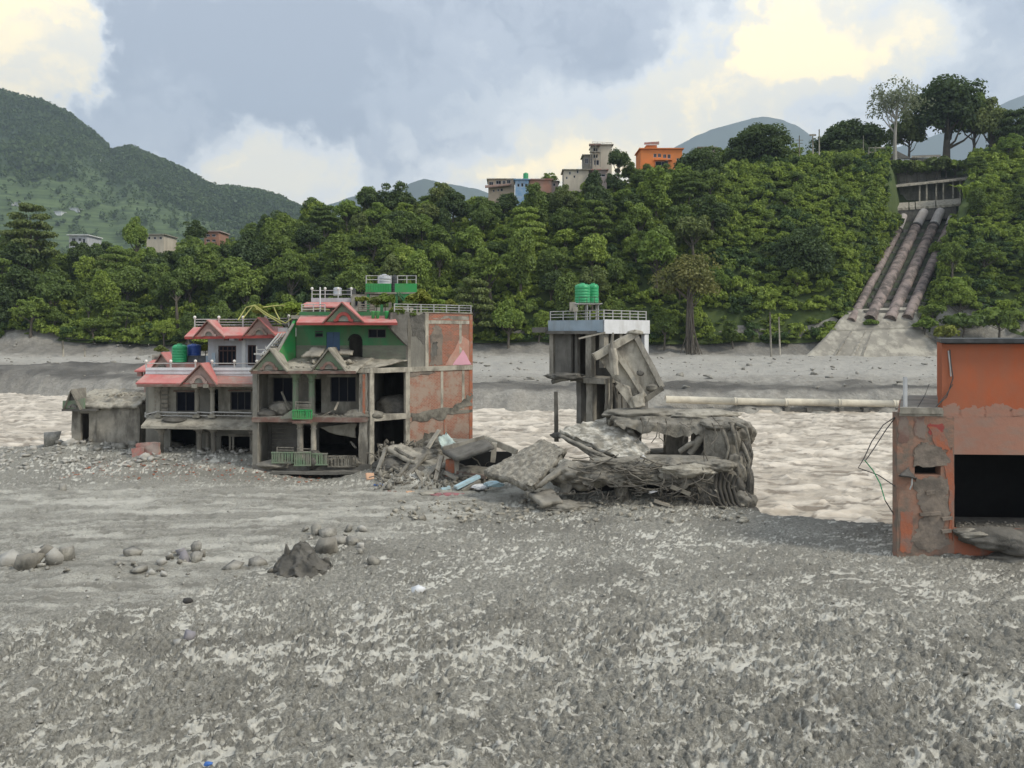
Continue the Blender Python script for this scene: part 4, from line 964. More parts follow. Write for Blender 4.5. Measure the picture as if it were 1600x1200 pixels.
# ================================================================= THE GREEN HOUSE AND ITS NEIGHBOURS
def window(parent, x0, x1, z0, z1, Y, mat, mull=1, bar=.06, pane='glass', name='window'):
    mb = MB(); d = .07
    mb.box(x0, x0 + bar, Y, Y + d, z0, z1); mb.box(x1 - bar, x1, Y, Y + d, z0, z1)
    mb.box(x0 + bar, x1 - bar, Y, Y + d, z0, z0 + bar); mb.box(x0 + bar, x1 - bar, Y, Y + d, z1 - bar, z1)
    for i in range(mull):
        c = x0 + (x1 - x0) * (i + 1) / (mull + 1); mb.box(c - bar * .4, c + bar * .4, Y + .004, Y + d, z0 + bar, z1 - bar)
    w = mb.obj(name, M[mat], parent)
    p = MB(); p.box(x0 + .01, x1 - .01, Y + .03, Y + .045, z0 + .01, z1 - .01); p.obj('pane', M[pane], w)
    return w
def railing(parent, pts, h, rails=3, step=1.1, mat='steel', r=.025, globes=False, name='railing'):
    mb = MB(); pts = [Vector(p) for p in pts]; posts = []
    for a, b in zip(pts[:-1], pts[1:]):
        for k in range(rails):
            dz = Vector((0, 0, h * (k + 1) / rails)); mb.cyl(a + dz, b + dz, r, n=6)
        n = max(1, int(round((b - a).length / step)))
        posts += [a.lerp(b, i / n) for i in range(n)]
    posts.append(pts[-1])
    o = mb.obj(name, M[mat], parent, True)
    pm = MB(); pm.box(-r * 1.2, r * 1.2, -r * 1.2, r * 1.2, 0, h + .03); me = None
    for p in posts:
        if me is None:
            q = pm.obj('post', M[mat], o); me = q.data
        else: q = bpy.data.objects.new('post', me); COL.objects.link(q); q.parent = o
        q.location = p
        if globes:
            gm = MB(); gm.lathe((p.x, p.y, p.z + h + .02), [(.03, 0), (.09, .05), (.12, .13), (.09, .22), (.02, .25)], 8); gm.obj('lamp_globe', M['globe'], o, True)
    return o
def gable(parent, pl, pa, pr, yb, ya, Y, back, face, roof, trim='browntrim', arch='redtrim', over=.14, th=.10):
    L = Vector((X(pl, Y), Y, Z(yb, Y))); A = Vector((X(pa, Y), Y, Z(ya, Y))); Rr = Vector((X(pr, Y), Y, Z(yb, Y)))
    cen = (L + Rr + A) / 3
    mb = MB(); mb.prism([cen + (L - cen) * .93 + Vector((0, .16, 0)), cen + (Rr - cen) * .93 + Vector((0, .16, 0)), cen + (A - cen) * .93 + Vector((0, .16, 0))], (0, .12, 0))
    g = mb.obj('gable', M[face], parent)
    for P in (L, Rr):
        d = (A - P).normalized(); nrm = Vector((-d.z, 0, d.x)) if P is L else Vector((d.z, 0, -d.x))
        P2 = P - d * over; q = nrm * th
        top = A.copy(); mb = MB()
        bk = Vector((0, back, 0)); bk2 = Vector((0, back * .35, 0))
        mb.hexa([P2, top, top + bk, P2 + bk2, P2 + q, top + Vector((0, 0, th * 1.25)), top + bk + Vector((0, 0, th * 1.25)), P2 + q + bk2])
        s = mb.obj('gable_roof', M[roof], g)
        tb = MB(); tb.bar(P2 + q * .3 + Vector((0, -.03, 0)), top + Vector((0, -.03, th * .3)), .05, th * 1.2, up=(0, 1, 0)); tb.obj('barge_board', M[trim], g)
    # arch ornament
    w = (Rr - L).length * .17; c = Vector(((L.x * .5 + Rr.x * .5), Y + .10, L.z + .05)); mb = MB(); n = 9
    for i in range(n):
        a0 = PI * i / n; a1 = PI * (i + 1) / n
        o = [Vector((c.x + math.cos(a) * w * k, c.y, c.z + math.sin(a) * w * k * 1.15)) for a in (a0, a1) for k in (1.25, .8)]
        mb.prism([o[0], o[2], o[3], o[1]], (0, -.10, 0))
    for sx in (-1, 1): mb.box(c.x + sx * w * 1.3 - .09, c.x + sx * w * 1.3 + .09, c.y - .11, c.y, c.z - .03, c.z + .14)
    mb.obj('arch', M[arch], g)
    k = MB(); pts = [(c.x + math.cos(PI * i / 10) * w * .78, c.y + .01, c.z + math.sin(PI * i / 10) * w * .9) for i in range(11)]
    k.prism(pts, (0, -.03, 0)); k.obj('niche', M['plaster_dull'], g)
    return g
def column(parent, px, y0, y1, Y, r, mat, name='column', cap=True):
    z0, z1 = Z(y0, Y), Z(y1, Y); H = z1 - z0; x = X(px, Y); mb = MB()
    mb.box(x - r * 1.5, x + r * 1.5, Y - r * 1.5, Y + r * 1.5, z0, z0 + .16)
    pr = [(r * 1.35, .16), (r * 1.35, .24), (r * 1.0, .28), (r * 1.02, H * .45), (r * .92, H - .62)]
    if cap: pr += [(r * 1.2, H - .60), (r * 1.2, H - .54), (r * .95, H - .52), (r * 1.0, H - .36), (r * 1.5, H - .24), (r * 1.75, H - .14), (r * 1.75, H - .08)]
    else: pr += [(r * .92, H - .08)]
    mb.lathe((x, Y, z0), pr, 10); mb.box(x - r * 1.9, x + r * 1.9, Y - r * 1.9, Y + r * 1.9, z1 - .08, z1)
    return mb.obj(name, M[mat], parent)
def sill_rubble(name, parent, n, x0, x1, y0, y1, z, seed, mat, s0=.06, s1=.2):
    """loose rubble lying on a floor, too small to count: one part"""
    r = np.random.RandomState(seed); Vs = []; Fs = []; b = 0
    for i in range(n):
        v, f = rock_mesh(seed * 31 + i % 9, 1, 7); s = s0 + (s1 - s0) * r.rand() ** 2.2; a = r.rand() * 6.28; c, q = math.cos(a), math.sin(a)
        v = v * s * r.uniform(.6, 1.4, 3) * np.array([1, 1, .6]); v = np.stack([v[:, 0] * c - v[:, 1] * q, v[:, 0] * q + v[:, 1] * c, v[:, 2]], 1)
        Vs.append(v + np.array([r.uniform(x0, x1), r.uniform(y0, y1), z + s * .2])); Fs.append(f + b); b += len(v)
    return link(name, np_mesh(name, np.concatenate(Vs), None, np.concatenate(Fs)), M[mat], parent, 'stuff')
def tank(name, label, px0, px1, y0, y1, Y, mat, group=None):
    """plastic water tank: ribbed barrel with shouldered top and lid"""
    x = X((px0 + px1) / 2, Y); r = (px1 - px0) / 2 / F * Y; z0, z1 = Z(y1, Y), Z(y0, Y); H = z1 - z0
    e = thing(name, label, 'water tank', (x, Y, z0), group); mb = MB(); pr = [(r * .96, 0), (r, .04)]
    for k in range(5):
        a = H * (.08 + .145 * k); pr += [(r, a), (r * .965, a + .02), (r * .965, a + .05), (r, a + .07)]
    pr += [(r, H * .82), (r * .93, H * .88), (r * .6, H * .96), (r * .34, H * .97)]
    mb.lathe((x, Y, z0), pr, 22); b = mb.obj('barrel', M[mat], e, True)
    mb = MB(); mb.lathe((x, Y, z0), [(r * .36, H * .965), (r * .36, H), (r * .3, H * 1.02)], 14); mb.obj('lid', M[mat], e, True)
    mb = MB()
    for i in range(8):
        a = 2 * PI * i / 8; mb.bar((x + r * .62 * math.cos(a), Y + r * .62 * math.sin(a), z0 + H * .955), (x + r * .97 * math.cos(a), Y + r * .97 * math.sin(a), z0 + H * .85), .07, .05)
    mb.obj('shoulder_ribs', M[mat], e); return e

def SP(s): return (-9.25 + 6.41 * s, 50 + 5 * s)
def green_house():
    A = thing('green_house', 'wrecked three-storey house, green upper storey and bare brick side wall', 'house', (-11, 52, 0))
    SL = math.hypot(6.41, 5); sd = Vector((6.41, 5, 0)) / SL; out = Vector((sd.y, -sd.x, 0))
    brick = brick_mat('brick_wall', tuple(sd), (.42, .15, .09), (.29, .11, .07), (.36, .30, .24), (.25, .165, .125))
    brickpale = brick_mat('brick_wall_silted', tuple(sd), (.39, .18, .12), (.30, .14, .095), (.40, .33, .26), (.39, .31, .245))
    FL = (-16.9, 50.0); plan = [FL, SP(0), SP(1), (-5.2, 60), (-16.9, 60)]
    chip(MB().plan(plan, .02, .42).obj('floor_slab', M['concrete_dark'], A), 3, .06, 1.3, 1)
    chip(MB().plan(plan, 3.28, 3.56).obj('floor_slab', M['concrete'], A), 4, .035, 1.3, 2)
    chip(MB().plan(plan, 6.40, 6.66).obj('floor_slab', M['concrete_pale'], A), 4, .035, 1.3, 3)
    chip(MB().plan([(-14.9, 51.75), SP(.345), SP(1), (-5.2, 60), (-14.9, 60)], 9.93, 10.18).obj('roof_slab', M['concrete'], A), 3, .02, 1.3, 4)
    # outer walls
    MB().wall((-16.9, 60), (-16.9, 50.02), .42, 6.4, .3).obj('party_wall', M['plaster_dull'], A)
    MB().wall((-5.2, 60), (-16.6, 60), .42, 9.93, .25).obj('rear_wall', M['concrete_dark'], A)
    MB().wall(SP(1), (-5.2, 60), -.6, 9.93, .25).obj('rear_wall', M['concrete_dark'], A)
    def side(s0, s1, z0, z1, mat, nm='brick_panel', off=0, ops=()):
        p0, p1 = SP(s0), SP(s1); p0 = (p0[0] + out.x * off, p0[1] + out.y * off); p1 = (p1[0] + out.x * off, p1[1] + out.y * off)
        return MB().wall(p0, p1, z0, z1, .24, ops).obj(nm, mat, A)
    side(.36, .985, -.9, 3.30, brickpale); side(.36, .985, 3.54, 6.42, brickpale)
    side(.345, .53, 6.64, 10.4, M['plaster_dull'], 'plaster_panel'); side(.53, .985, 6.64, 10.4, brick)
    # reinforced-concrete frame standing proud of the bricks
    def frame(s0, s1, z0, z1, mat='concrete_pale', off=.05, nm='frame_column', sd_=5):
        p = [SP(s0), SP(s1)]; q = [Vector((a[0], a[1], 0)) for a in p]; b = out * off; bi = -out * .22; mb = MB()
        mb.hexa([q[0] + b + Vector((0, 0, z0)), q[1] + b + Vector((0, 0, z0)), q[1] + bi + Vector((0, 0, z0)), q[0] + bi + Vector((0, 0, z0)),
                 q[0] + b + Vector((0, 0, z1)), q[1] + b + Vector((0, 0, z1)), q[1] + bi + Vector((0, 0, z1)), q[0] + bi + Vector((0, 0, z1))])
        return chip(mb.obj(nm, M[mat], A), 4, .022, 2.2, sd_)
    frame(.0, .035, .42, 3.3); frame(.0, .035, 3.5, 6.45); frame(.325, .365, -.3, 3.3); frame(.325, .365, 3.55, 6.4)
    frame(.0, 1.0, 6.37, 6.70, nm='frame_beam', sd_=8, off=.07); frame(.0, .37, 3.22, 3.60, nm='frame_beam', sd_=9, off=.06); frame(.37, 1.0, 3.3, 3.52, 'mudcoat', .03, 'frame_beam', 10)
    frame(.345, .375, 6.7, 9.95, 'concrete', .03); frame(.515, .545, 6.7, 10.35, 'concrete_pale', .05); frame(.67, .695, 3.6, 6.4, 'concrete_pale', .02); frame(.86, .885, 6.7, 9.7, 'concrete_pale', .02)
    frame(.89, .915, 3.6, 6.4, 'concrete_pale', .02); frame(.965, 1.0, -.6, 10.3, 'brickred', .03); frame(.53, 1.0, 9.62, 9.86, 'concrete_pale', .03, 'frame_beam', 12); frame(.50, 1.0, 10.36, 10.44, 'concrete', .06, 'coping', 13)
    frame(.70, .715, .8, 3.2, 'brickred', .02)
    # plaster and mud left on the bricks
    def patch(poly, mat, nm='plaster_patch', off=.03, seed=1, rough=.12):
        pts = []; r = random.Random(seed)
        for (s0, z0), (s1, z1) in zip(poly, poly[1:] + poly[:1]):
            for k in range(6):
                t = k / 6; pts.append((s0 + (s1 - s0) * t + r.uniform(-rough, rough) * .12, z0 + (z1 - z0) * t + r.uniform(-rough, rough)))
        mb = MB(); mb.prism([(SP(s)[0] + out.x * off, SP(s)[1] + out.y * off, z) for s, z in pts], tuple(-out * .02)); return mb.obj(nm, mat, A)
    patch([(.38, 9.0), (.51, 8.2), (.51, 10.3), (.36, 10.3)], M['muddark'], off=.022, seed=2)
    patch([(.56, 6.75), (.68, 6.8), (.685, 9.2), (.60, 9.55), (.56, 8.6)], M['graypatch'], off=.025, seed=3)
    patch([(.58, 7.2), (.64, 7.6), (.63, 8.4), (.575, 8.3)], M['concrete_dark'], off=.04, seed=4)
    patch([(.38, .3), (.72, .6), (.70, 1.9), (.52, 2.0), (.38, 1.6)], M['mudcoat'], off=.03, seed=5, rough=.2)
    patch([(.37, 3.5), (.78, 3.75), (.95, 4.5), (.99, 4.6), (.99, 3.9), (.7, 3.1), (.37, 2.9)], M['mudcoat'], off=.045, seed=6, rough=.16)
    patch([(.37, 6.1), (.60, 6.2), (.60, 6.4), (.37, 6.4)], M['graypatch'], off=.03, seed=7)
    patch([(.72, 6.72), (.99, 6.72), (.99, 8.3), (.89, 8.8)], pmat('brick_washed', (.50, .27, .20), (.42, .23, .175), 2.5, stain=(.5, .36, .29), stain_amt=.6, bump=.2), 'washed_patch', .018, 8, .04)
    patch([(.79, 6.74), (.985, 6.74), (.90, 7.8)], M['pink'], 'pink_paint', .04, 9, .02)
    # verandah back walls with window and door openings, ground floor left wide open
    wy = 52.2; fx = lambda px: X(px, wy) + 16.6
    op1 = [(fx(426), fx(457), Z(628, wy), Z(590, wy)), (fx(492), fx(502), 3.56, Z(592, wy)), (fx(516), fx(556), Z(628, wy), Z(588, wy))]
    MB().wall((-16.6, wy), (-9.6, wy), 3.56, 6.4, .2, op1).obj('verandah_wall', M['plaster'], A)
    op0 = [(fx(424), fx(458), .95, 2.75), (fx(474), fx(486), .42, 2.7), (fx(498), fx(560), .6, 2.55)]
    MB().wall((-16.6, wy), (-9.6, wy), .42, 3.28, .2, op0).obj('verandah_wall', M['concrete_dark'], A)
    for a, b in ((422, 461), (512, 560)): MB().box(X(a, wy), X(b, wy), wy - .28, wy - .004, Z(589, wy), Z(585, wy)).obj('lintel', M['plaster'], A)
    window(A, X(516, wy), X(556, wy), Z(628, wy), Z(588, wy), wy + .08, 'steeldark', 2)
    window(A, X(426, wy), X(457, wy), Z(628, wy), Z(590, wy), wy + .10, 'steeldark', 1)
    MB().box(X(424, wy), X(458, wy), wy + .1, wy + .16, .95, 2.75).obj('shutter', M['wood'], A)
    for k in range(7): MB().box(X(424, wy), X(458, wy), wy + .06, wy + .098, 1.0 + k * .25, 1.2 + k * .25).obj('shutter_board', M['concrete_dark'], A)
    # horizontal boards left of the door, each proud of the wall
    for k in range(9):
        MB().box(X(474, wy), X(488, wy), wy - .05, wy - .003, 3.75 + k * .28, 3.97 + k * .28).obj('wall_board', M['plaster_dull'], A)
        MB().box(X(411, wy), X(424, wy), wy - .05, wy - .003, 3.75 + k * .28, 3.97 + k * .28).obj('wall_board', M['plaster_dull'], A)
    MB().wall((-9.6, 56.5), (-9.6, 51.2), 3.56, 6.4, .2).obj('partition', M['plaster_dull'], A)
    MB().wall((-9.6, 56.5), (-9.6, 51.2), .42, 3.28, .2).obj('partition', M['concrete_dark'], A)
    # columns
    column(A, 462, 652, 583, 50.3, .20, 'greenmud'); column(A, 487, 652, 583, 50.3, .20, 'greenmud')
    column(A, 469, 718, 656, 50.3, .20, 'concrete'); column(A, 490, 714, 656, 50.3, .18, 'concrete_pale')
    for x0, x1, y0, y1, z0, z1, sdn, mt in ((-9.98, -9.42, 50.06, 50.7, .3, 3.3, 21, 'concrete'), (-9.98, -9.42, 50.06, 50.7, 3.5, 6.42, 22, 'concrete'), (-16.86, -16.5, 50.06, 50.6, .3, 6.42, 23, 'concrete')):
        chip(MB().box(x0, x1, y0, y1, z0, z1).obj('corner_column', M[mt], A), 4, .06, 1.6, sdn)
    chip(MB().box(-9.72, -9.56, 49.99, 50.06, 3.6, 6.3).obj('exposed_brick', M['brickred'], A), 4, .03, 2.5, 25)
    # balcony edges and balustrades
    chip(MB().box(-16.9, -9.4, 49.85, 50.02, 3.20, 3.50).obj('balcony_edge', M['browntrim'], A), 4, .025, 1.5, 26)
    chip(MB().box(-14.1, -12.95, 49.25, 49.98, 3.18, 3.34).obj('balcony_floor', M['browntrim'], A), 3, .02, 1.5, 27)
    def balustrade(px0, px1, y0, y1, Y, n, mat, nm='balustrade', wob=.0, seed=1):
        r = random.Random(seed); mb = MB(); x0, x1, z0, z1 = X(px0, Y), X(px1, Y), Z(y1, Y), Z(y0, Y)
        mb.box(x0, x1, Y - .05, Y + .05, z0, z0 + .09); mb.box(x0, x1, Y - .06, Y + .06, z1 - .08, z1)
        for i in range(n):
            x = x0 + (x1 - x0) * (i + .5) / n + r.uniform(-wob, wob); w = (x1 - x0) / n * .33
            mb.box(x - w, x + w, Y - .035, Y + .035, z0 + .09, z1 - .08)
        return chip(mb.obj(nm, M[mat], A), 1, .015, 2, seed)
    balustrade(457, 488, 640, 655, 49.3, 11, 'greenbright', wob=.02, seed=3)
    p = MB(); p.prism([W(436, 654, 49.6), W(457, 640, 49.35), W(457, 654, 49.35)], (0, .06, 0)); chip(p.obj('broken_balustrade', M['greenmud'], A), 2, .04, 2, 4)
    balustrade(424, 459, 706, 724, 49.7, 12, 'greenmud', wob=.03, seed=5); balustrade(459, 486, 706, 728, 49.3, 10, 'greenmud', wob=.02, seed=6); balustrade(487, 512, 708, 727, 49.55, 9, 'greenmud', wob=.03, seed=7)
    balustrade(512, 556, 712, 730, 49.8, 14, 'mudcoat', wob=.06, seed=8)
    chip(MB().box(X(424, 49.5), X(560, 49.5), 49.2, 50.0, -.08, .1).obj('balcony_floor', M['concrete_dark'], A), 4, .06, 1.5, 28)
    for i, (a, b, y, Y) in enumerate(((433, 459, 699, 49.72), (464, 486, 701, 49.4), (460, 487, 628, 49.5), (462, 486, 634, 49.4))):
        mb = MB()
        for k in range(3): mb.bar(W(a + i, y + k * 4, Y), W(b, y + k * 4 + .5, Y), .05, .05)
        mb.bar(W(a + i, y - 1, Y), W(a + i, y + 12, Y), .06, .06); mb.obj('bent_railing', M['wood'], A)
    # muddy lower roof with two gables, and the terrace above it
    lo = [W(392, 580, 49.2), W(556, 580, 49.2), W(582, 566, 51.85), W(440, 557, 51.85)]
    slab('lower_roof', [(lo[0][0], 49.2, 6.58), (lo[1][0], 49.2, 6.58), (-9.3, 51.9, 7.35), (-16.6, 51.9, 7.35)], .16, 31, M['mudpale'], A, nu=34, nv=16, amp=.12, edge=.012)
    MB().box(X(392, 49.15), X(556, 49.15), 49.1, 49.19, 6.38, 6.56).obj('eave_board', M['browntrim'], A)
    slab('terrace_floor', [(-10.2, 50.05, 6.72), SP(.01) + (6.72,), SP(.35) + (7.2,), (-10.2, 52, 7.3)], .1, 32, M['mudpale'], A, nu=20, nv=12, amp=.09, edge=.01)
    gable(A, 393, 422, 446, 579, 547, 49.05, 2.2, 'greenmud', 'mudpale', 'concrete', 'browntrim')
    gable(A, 489, 513, 538, 578, 546, 49.05, 2.2, 'greenmud', 'mudpale', 'concrete', 'browntrim')
    # green storey
    gy = 51.9; gx = lambda px: X(px, gy) + 14.58
    ops = [(gx(492), gx(505), Z(527, gy), Z(517, gy)), (gx(510), gx(531), 7.3, Z(519, gy)), (gx(545), gx(565), 7.1, Z(523, gy)), (gx(575), gx(603), Z(528, gy), Z(514, gy))]
    MB().wall((-14.58, gy), (-7.02, gy), 8.15, 9.93, .2, ops).obj('green_wall', M['green'], A)
    MB().wall((-14.58, gy), (-7.02, gy), 6.6, 8.146, .2, [(o[0], o[1], o[2], min(o[3], 8.2)) for o in ops[1:3]]).obj('lower_wall', M['greenlow'], A)
    cx = (X(545, gy) + X(565, gy)) / 2; hw = (X(565, gy) - X(545, gy)) / 2; zt = Z(523, gy)
    for sx in (-1, 1):
        mb = MB(); n = 7; arc = [(cx + sx * hw * math.cos(PI / 2 * i / n), gy - .012, zt - hw + hw * math.sin(PI / 2 * i / n)) for i in range(n + 1)]
        mb.prism([(cx + sx * hw * 1.02, gy - .012, zt + .01)] + arc, (0, .2, 0)); mb.obj('arch_spandrel', M['green'], A)
    n = 12; mb = MB()
    for i in range(n):
        a0, a1 = PI * i / n, PI * (i + 1) / n
        o = [(cx + hw * k * math.cos(a), gy - .05, zt - hw + hw * k * math.sin(a)) for a in (a0, a1) for k in (1.0, 1.14)]
        mb.prism([o[0], o[2], o[3], o[1]], (0, .035, 0))
    mb.box(cx + hw, cx + hw * 1.14, gy - .05, gy - .015, 7.1, zt - hw); mb.obj('arch_frame', M['dark'], A)
    d = MB(); d.box(X(510, gy), X(520.2, gy), gy + .05, gy + .1, 7.3, Z(519, gy)); D1 = d.obj('door', M['bluedoor'], A)
    d = MB(); d.box(X(520.6, gy), X(531, gy), gy + .06, gy + .11, 7.3, Z(519, gy)); d.obj('door', M['bluedoor'], A)
    window(A, X(575, gy), X(603, gy), Z(528, gy), Z(514, gy), gy + .06, 'steeldark', 1); window(A, X(492, gy), X(505, gy), Z(527, gy), Z(517, gy), gy + .06, 'steeldark', 0)
    for k in range(5): MB().box(-14.5, X(510, gy) if k < 4 else -7.1, gy - .03, gy - .004, 8.25 + k * .36, 8.31 + k * .36).obj('wall_band', M['green'], A)
    MB().prism([(-14.62, 51.9, 6.9), (-14.62, 51.9, 9.9), (-14.66, 51.6, 9.55), (-15.45, 49.9, 7.25), (-15.45, 49.9, 6.7)], (-.14, 0, 0)).obj('wing_wall', M['greenbright'], A)
    mb = MB(); mb.bar((-14.7, 51.6, 9.60), (-15.52, 49.9, 7.30), .22, .07); mb.obj('wing_coping', M['plaster'], A)
    # red awning with its gable
    MB().hexa([(X(463, 50.3), 50.3, 9.56), (X(621, 50.3), 50.3, 9.56), (X(616, 51.9), 51.9, 10.0), (X(469, 51.9), 51.9, 10.0), (X(463, 50.3), 50.3, 9.68), (X(621, 50.3), 50.3, 9.68), (X(616, 51.9), 51.9, 10.14), (X(469, 51.9), 51.9, 10.14)]).obj('red_awning', M['red'], A)
    MB().box(X(463, 50.26), X(621, 50.26), 50.22, 50.29, 9.50, 9.66).obj('awning_fascia', M['redtrim'], A)
    MB().box(X(468, 51.95), X(618, 51.95), 51.93, 52.1, 10.15, 10.42).obj('green_parapet', M['green'], A)
    gable(A, 507, 534, 566, 503, 474, 50.15, 1.9, 'greenmud', 'red', 'browntrim', 'redtrim')
    chip(MB().hexa([(*SP(.18), 9.35), (*SP(.36), 8.0), (SP(.36)[0] - .3, SP(.36)[1] + .5, 8.0), (SP(.18)[0] - .2, SP(.18)[1] + .5, 9.35), (*SP(.19), 10.35), (*SP(.37), 10.35), (SP(.37)[0] - .3, SP(.37)[1] + .5, 10.35), (SP(.19)[0] - .2, SP(.19)[1] + .5, 10.35)]).obj('broken_corner', M['concrete_dark'], A), 4, .07, 1.4, 41)
    # roof railings
    rp = lambda s, z: (SP(s)[0], SP(s)[1] + .12, z)
    railing(A, [rp(.22, 10.4), rp(.6, 10.42), rp(.985, 10.42)], .52, 3, 1.0, 'steel', .028)
    railing(A, [(X(472, 52.1), 52.05, 10.42), (X(508, 52.1), 52.05, 10.42)], .5, 3, .9, 'steel', .028); railing(A, [(X(560, 52.1), 52.05, 10.42), (X(585, 52.1), 52.05, 10.42)], .5, 3, .9, 'wood', .03)
    MB().cyl((X(499, 52), 52.2, 10.2), (X(499, 52), 52.2, 12.1), .05, n=8).obj('white_pipe', M['white'], A)
    # tank platform on the roof
    ty = 54.4; b = lambda a, c, d, e, y0=ty, y1=ty + .1: MB().box(X(a, ty), X(c, ty), y0, y1, Z(e, ty), Z(d, ty))
    b(570, 651, 456.6, 459, ty - .05, ty + 2.6).obj('tank_deck', M['concrete'], A)
    pn = b(571, 611, 443, 456.4).obj('green_panel', M['greenbright'], A)
    for k in range(10): MB().box(X(572.5 + k * 3.9, ty), X(574.3 + k * 3.9, ty), ty - .035, ty - .003, Z(456, ty), Z(443.5, ty)).obj('panel_rib', M['greenbright'], pn)
    MB().prism([(X(617, ty), ty, Z(443, ty)), (X(651, ty), ty, Z(443, ty)), (X(651, ty), ty, Z(462, ty)), (X(642, ty), ty, Z(473, ty)), (X(622, ty), ty, Z(456.4, ty)), (X(617, ty), ty, Z(456.4, ty))], (0, .12, 0)).obj('green_panel', M['greenbright'], A)
    mb = MB()
    for k in range(2): mb.bar((X(621 + k * 4, ty), ty - .3, Z(457, ty)), (X(640 + k * 4, ty), ty - .3, Z(480, ty)), .08, .08)
    mb.obj('stair_rail', M['green'], A)
    for px in (575, 596, 619, 648): MB().box(X(px, ty) - .09, X(px, ty) + .09, ty, ty + .2, 10.18, Z(459, ty)).obj('deck_column', M['green'], A)
    railing(A, [(X(572, ty), ty + .05, Z(443, ty)), (X(611, ty), ty + .05, Z(443, ty))], .55, 2, .9, 'steel', .025); railing(A, [(X(621, ty), ty + .05, Z(443, ty)), (X(650, ty), ty + .05, Z(443, ty))], .55, 2, .7, 'steel', .025)
    # stair up from the neighbour's terrace
    mb = MB()
    for k in range(3): mb.bar((X(407 + k * 3, 50.2), 50.2 + k * .25, Z(556, 50.2)), (X(436 + k * 3, 51.4), 51.4 + k * .25, Z(521, 51.4)), .09, .07)
    mb.obj('stair_stringer', M['steel'], A)
    for k in range(7):
        t = k / 7; MB().box(X(408 + 29 * t, 50.6), X(408 + 29 * t, 50.6) + .42, 50.4 + t, 50.9 + t, Z(557 - 33 * t, 50.6), Z(555 - 33 * t, 50.6)).obj('stair_tread', M['wood'], A)
    mb = MB(); mb.bar(W(398, 553, 50.4), W(418, 553, 50.4), .35, .10); mb.bar(W(401, 546, 50.4), W(416, 546, 50.4), .05, .05); mb.bar(W(401, 541, 50.4), W(401, 553, 50.4), .05, .05); mb.bar(W(415, 540, 50.4), W(415, 553, 50.4), .05, .05); mb.obj('stair_landing', M['steel'], A)
    # rubble carried into the open floors
    sill_rubble('floor_rubble', A, 110, -16.2, -10.1, 50.1, 51.6, 3.56, 3, 'mudcoat', .05, .22); sill_rubble('floor_rubble', A, 120, -16.2, -10.1, 49.9, 51.8, .42, 4, 'mudcoat', .06, .26)
    sill_rubble('terrace_rubble', A, 60, -13.9, -10.2, 50.3, 51.6, 7.05, 5, 'concrete_pale', .06, .3); sill_rubble('roof_rubble', A, 70, -15, -10.2, 49.3, 50.6, 6.78, 6, 'mudpale', .04, .16)
    for c, rad, sdn, mt in (((-15.3, 50.9, 3.9), (.85, .6, .55), 3, 'mudcoat'), ((-16.2, 50.6, 3.6), (.9, .6, .45), 4, 'muddark'), ((-9.9, 50.5, 3.6), (1.3, .6, .42), 5, 'mudcoat'), ((-11.0, 50.3, .5), (1.4, .5, .42), 6, 'mudcoat'), ((-12.9, 49.9, .75), (.55, .4, .6), 7, 'muddark'),
                            ((-8.0, 53.0, 3.9), (1.4, 1.0, .8), 8, 'muddark'), ((-8.0, 52.0, .6), (1.4, 1.2, .6), 9, 'mudcoat'), ((-15.5, 50.3, .35), (1.2, .6, .3), 10, 'mudcoat')):
        lump('mud_heap', c, rad, sdn, M[mt], A, .35, 1.8, 4)
    slab('fallen_ceiling', [W(500, 668, 51.6), W(556, 660, 51.4), W(556, 684, 51.2), W(520, 678, 51.5)], .1, 44, M['plaster'], A, nu=12, nv=8, amp=.08)
    for i, (a, c, m) in enumerate((((440, 612, 50.6), (452, 640, 50.2), 'wood'), ((425, 640, 50.4), (437, 627, 50.9), 'woodpale'), ((523, 641, 50.3), (529, 628, 50.8), 'woodpale'), ((498, 652, 50.3), (522, 640, 50.9), 'wood'), ((556, 700, 50.4), (548, 690, 51), 'wood'))):
        mb = MB(); mb.bar(W(*a), W(*c), .14, .05); mb.obj('loose_plank', M[m], A)
    slab('terrace_slab', [W(470, 556, 50.6), W(500, 556, 50.3), W(507, 545, 50.9), W(490, 541, 51.3)], .14, 45, M['concrete_pale'], A, nu=8, nv=6, amp=.05)
    slab('terrace_slab', [W(527, 552, 50.5), W(550, 553, 50.4), W(552, 547, 51.2), W(533, 543, 51.2)], .12, 46, M['concrete_pale'], A, nu=8, nv=6, amp=.05)
    return A
green_house()
tank('roof_tank', 'pale grey water tank on the green rooftop platform', 590, 611, 429, 456.8, 55.6, 'greywhite')
tank('roof_tank', 'black water tank on the green rooftop platform', 611, 622, 430, 456.8, 56.0, 'tankblack')

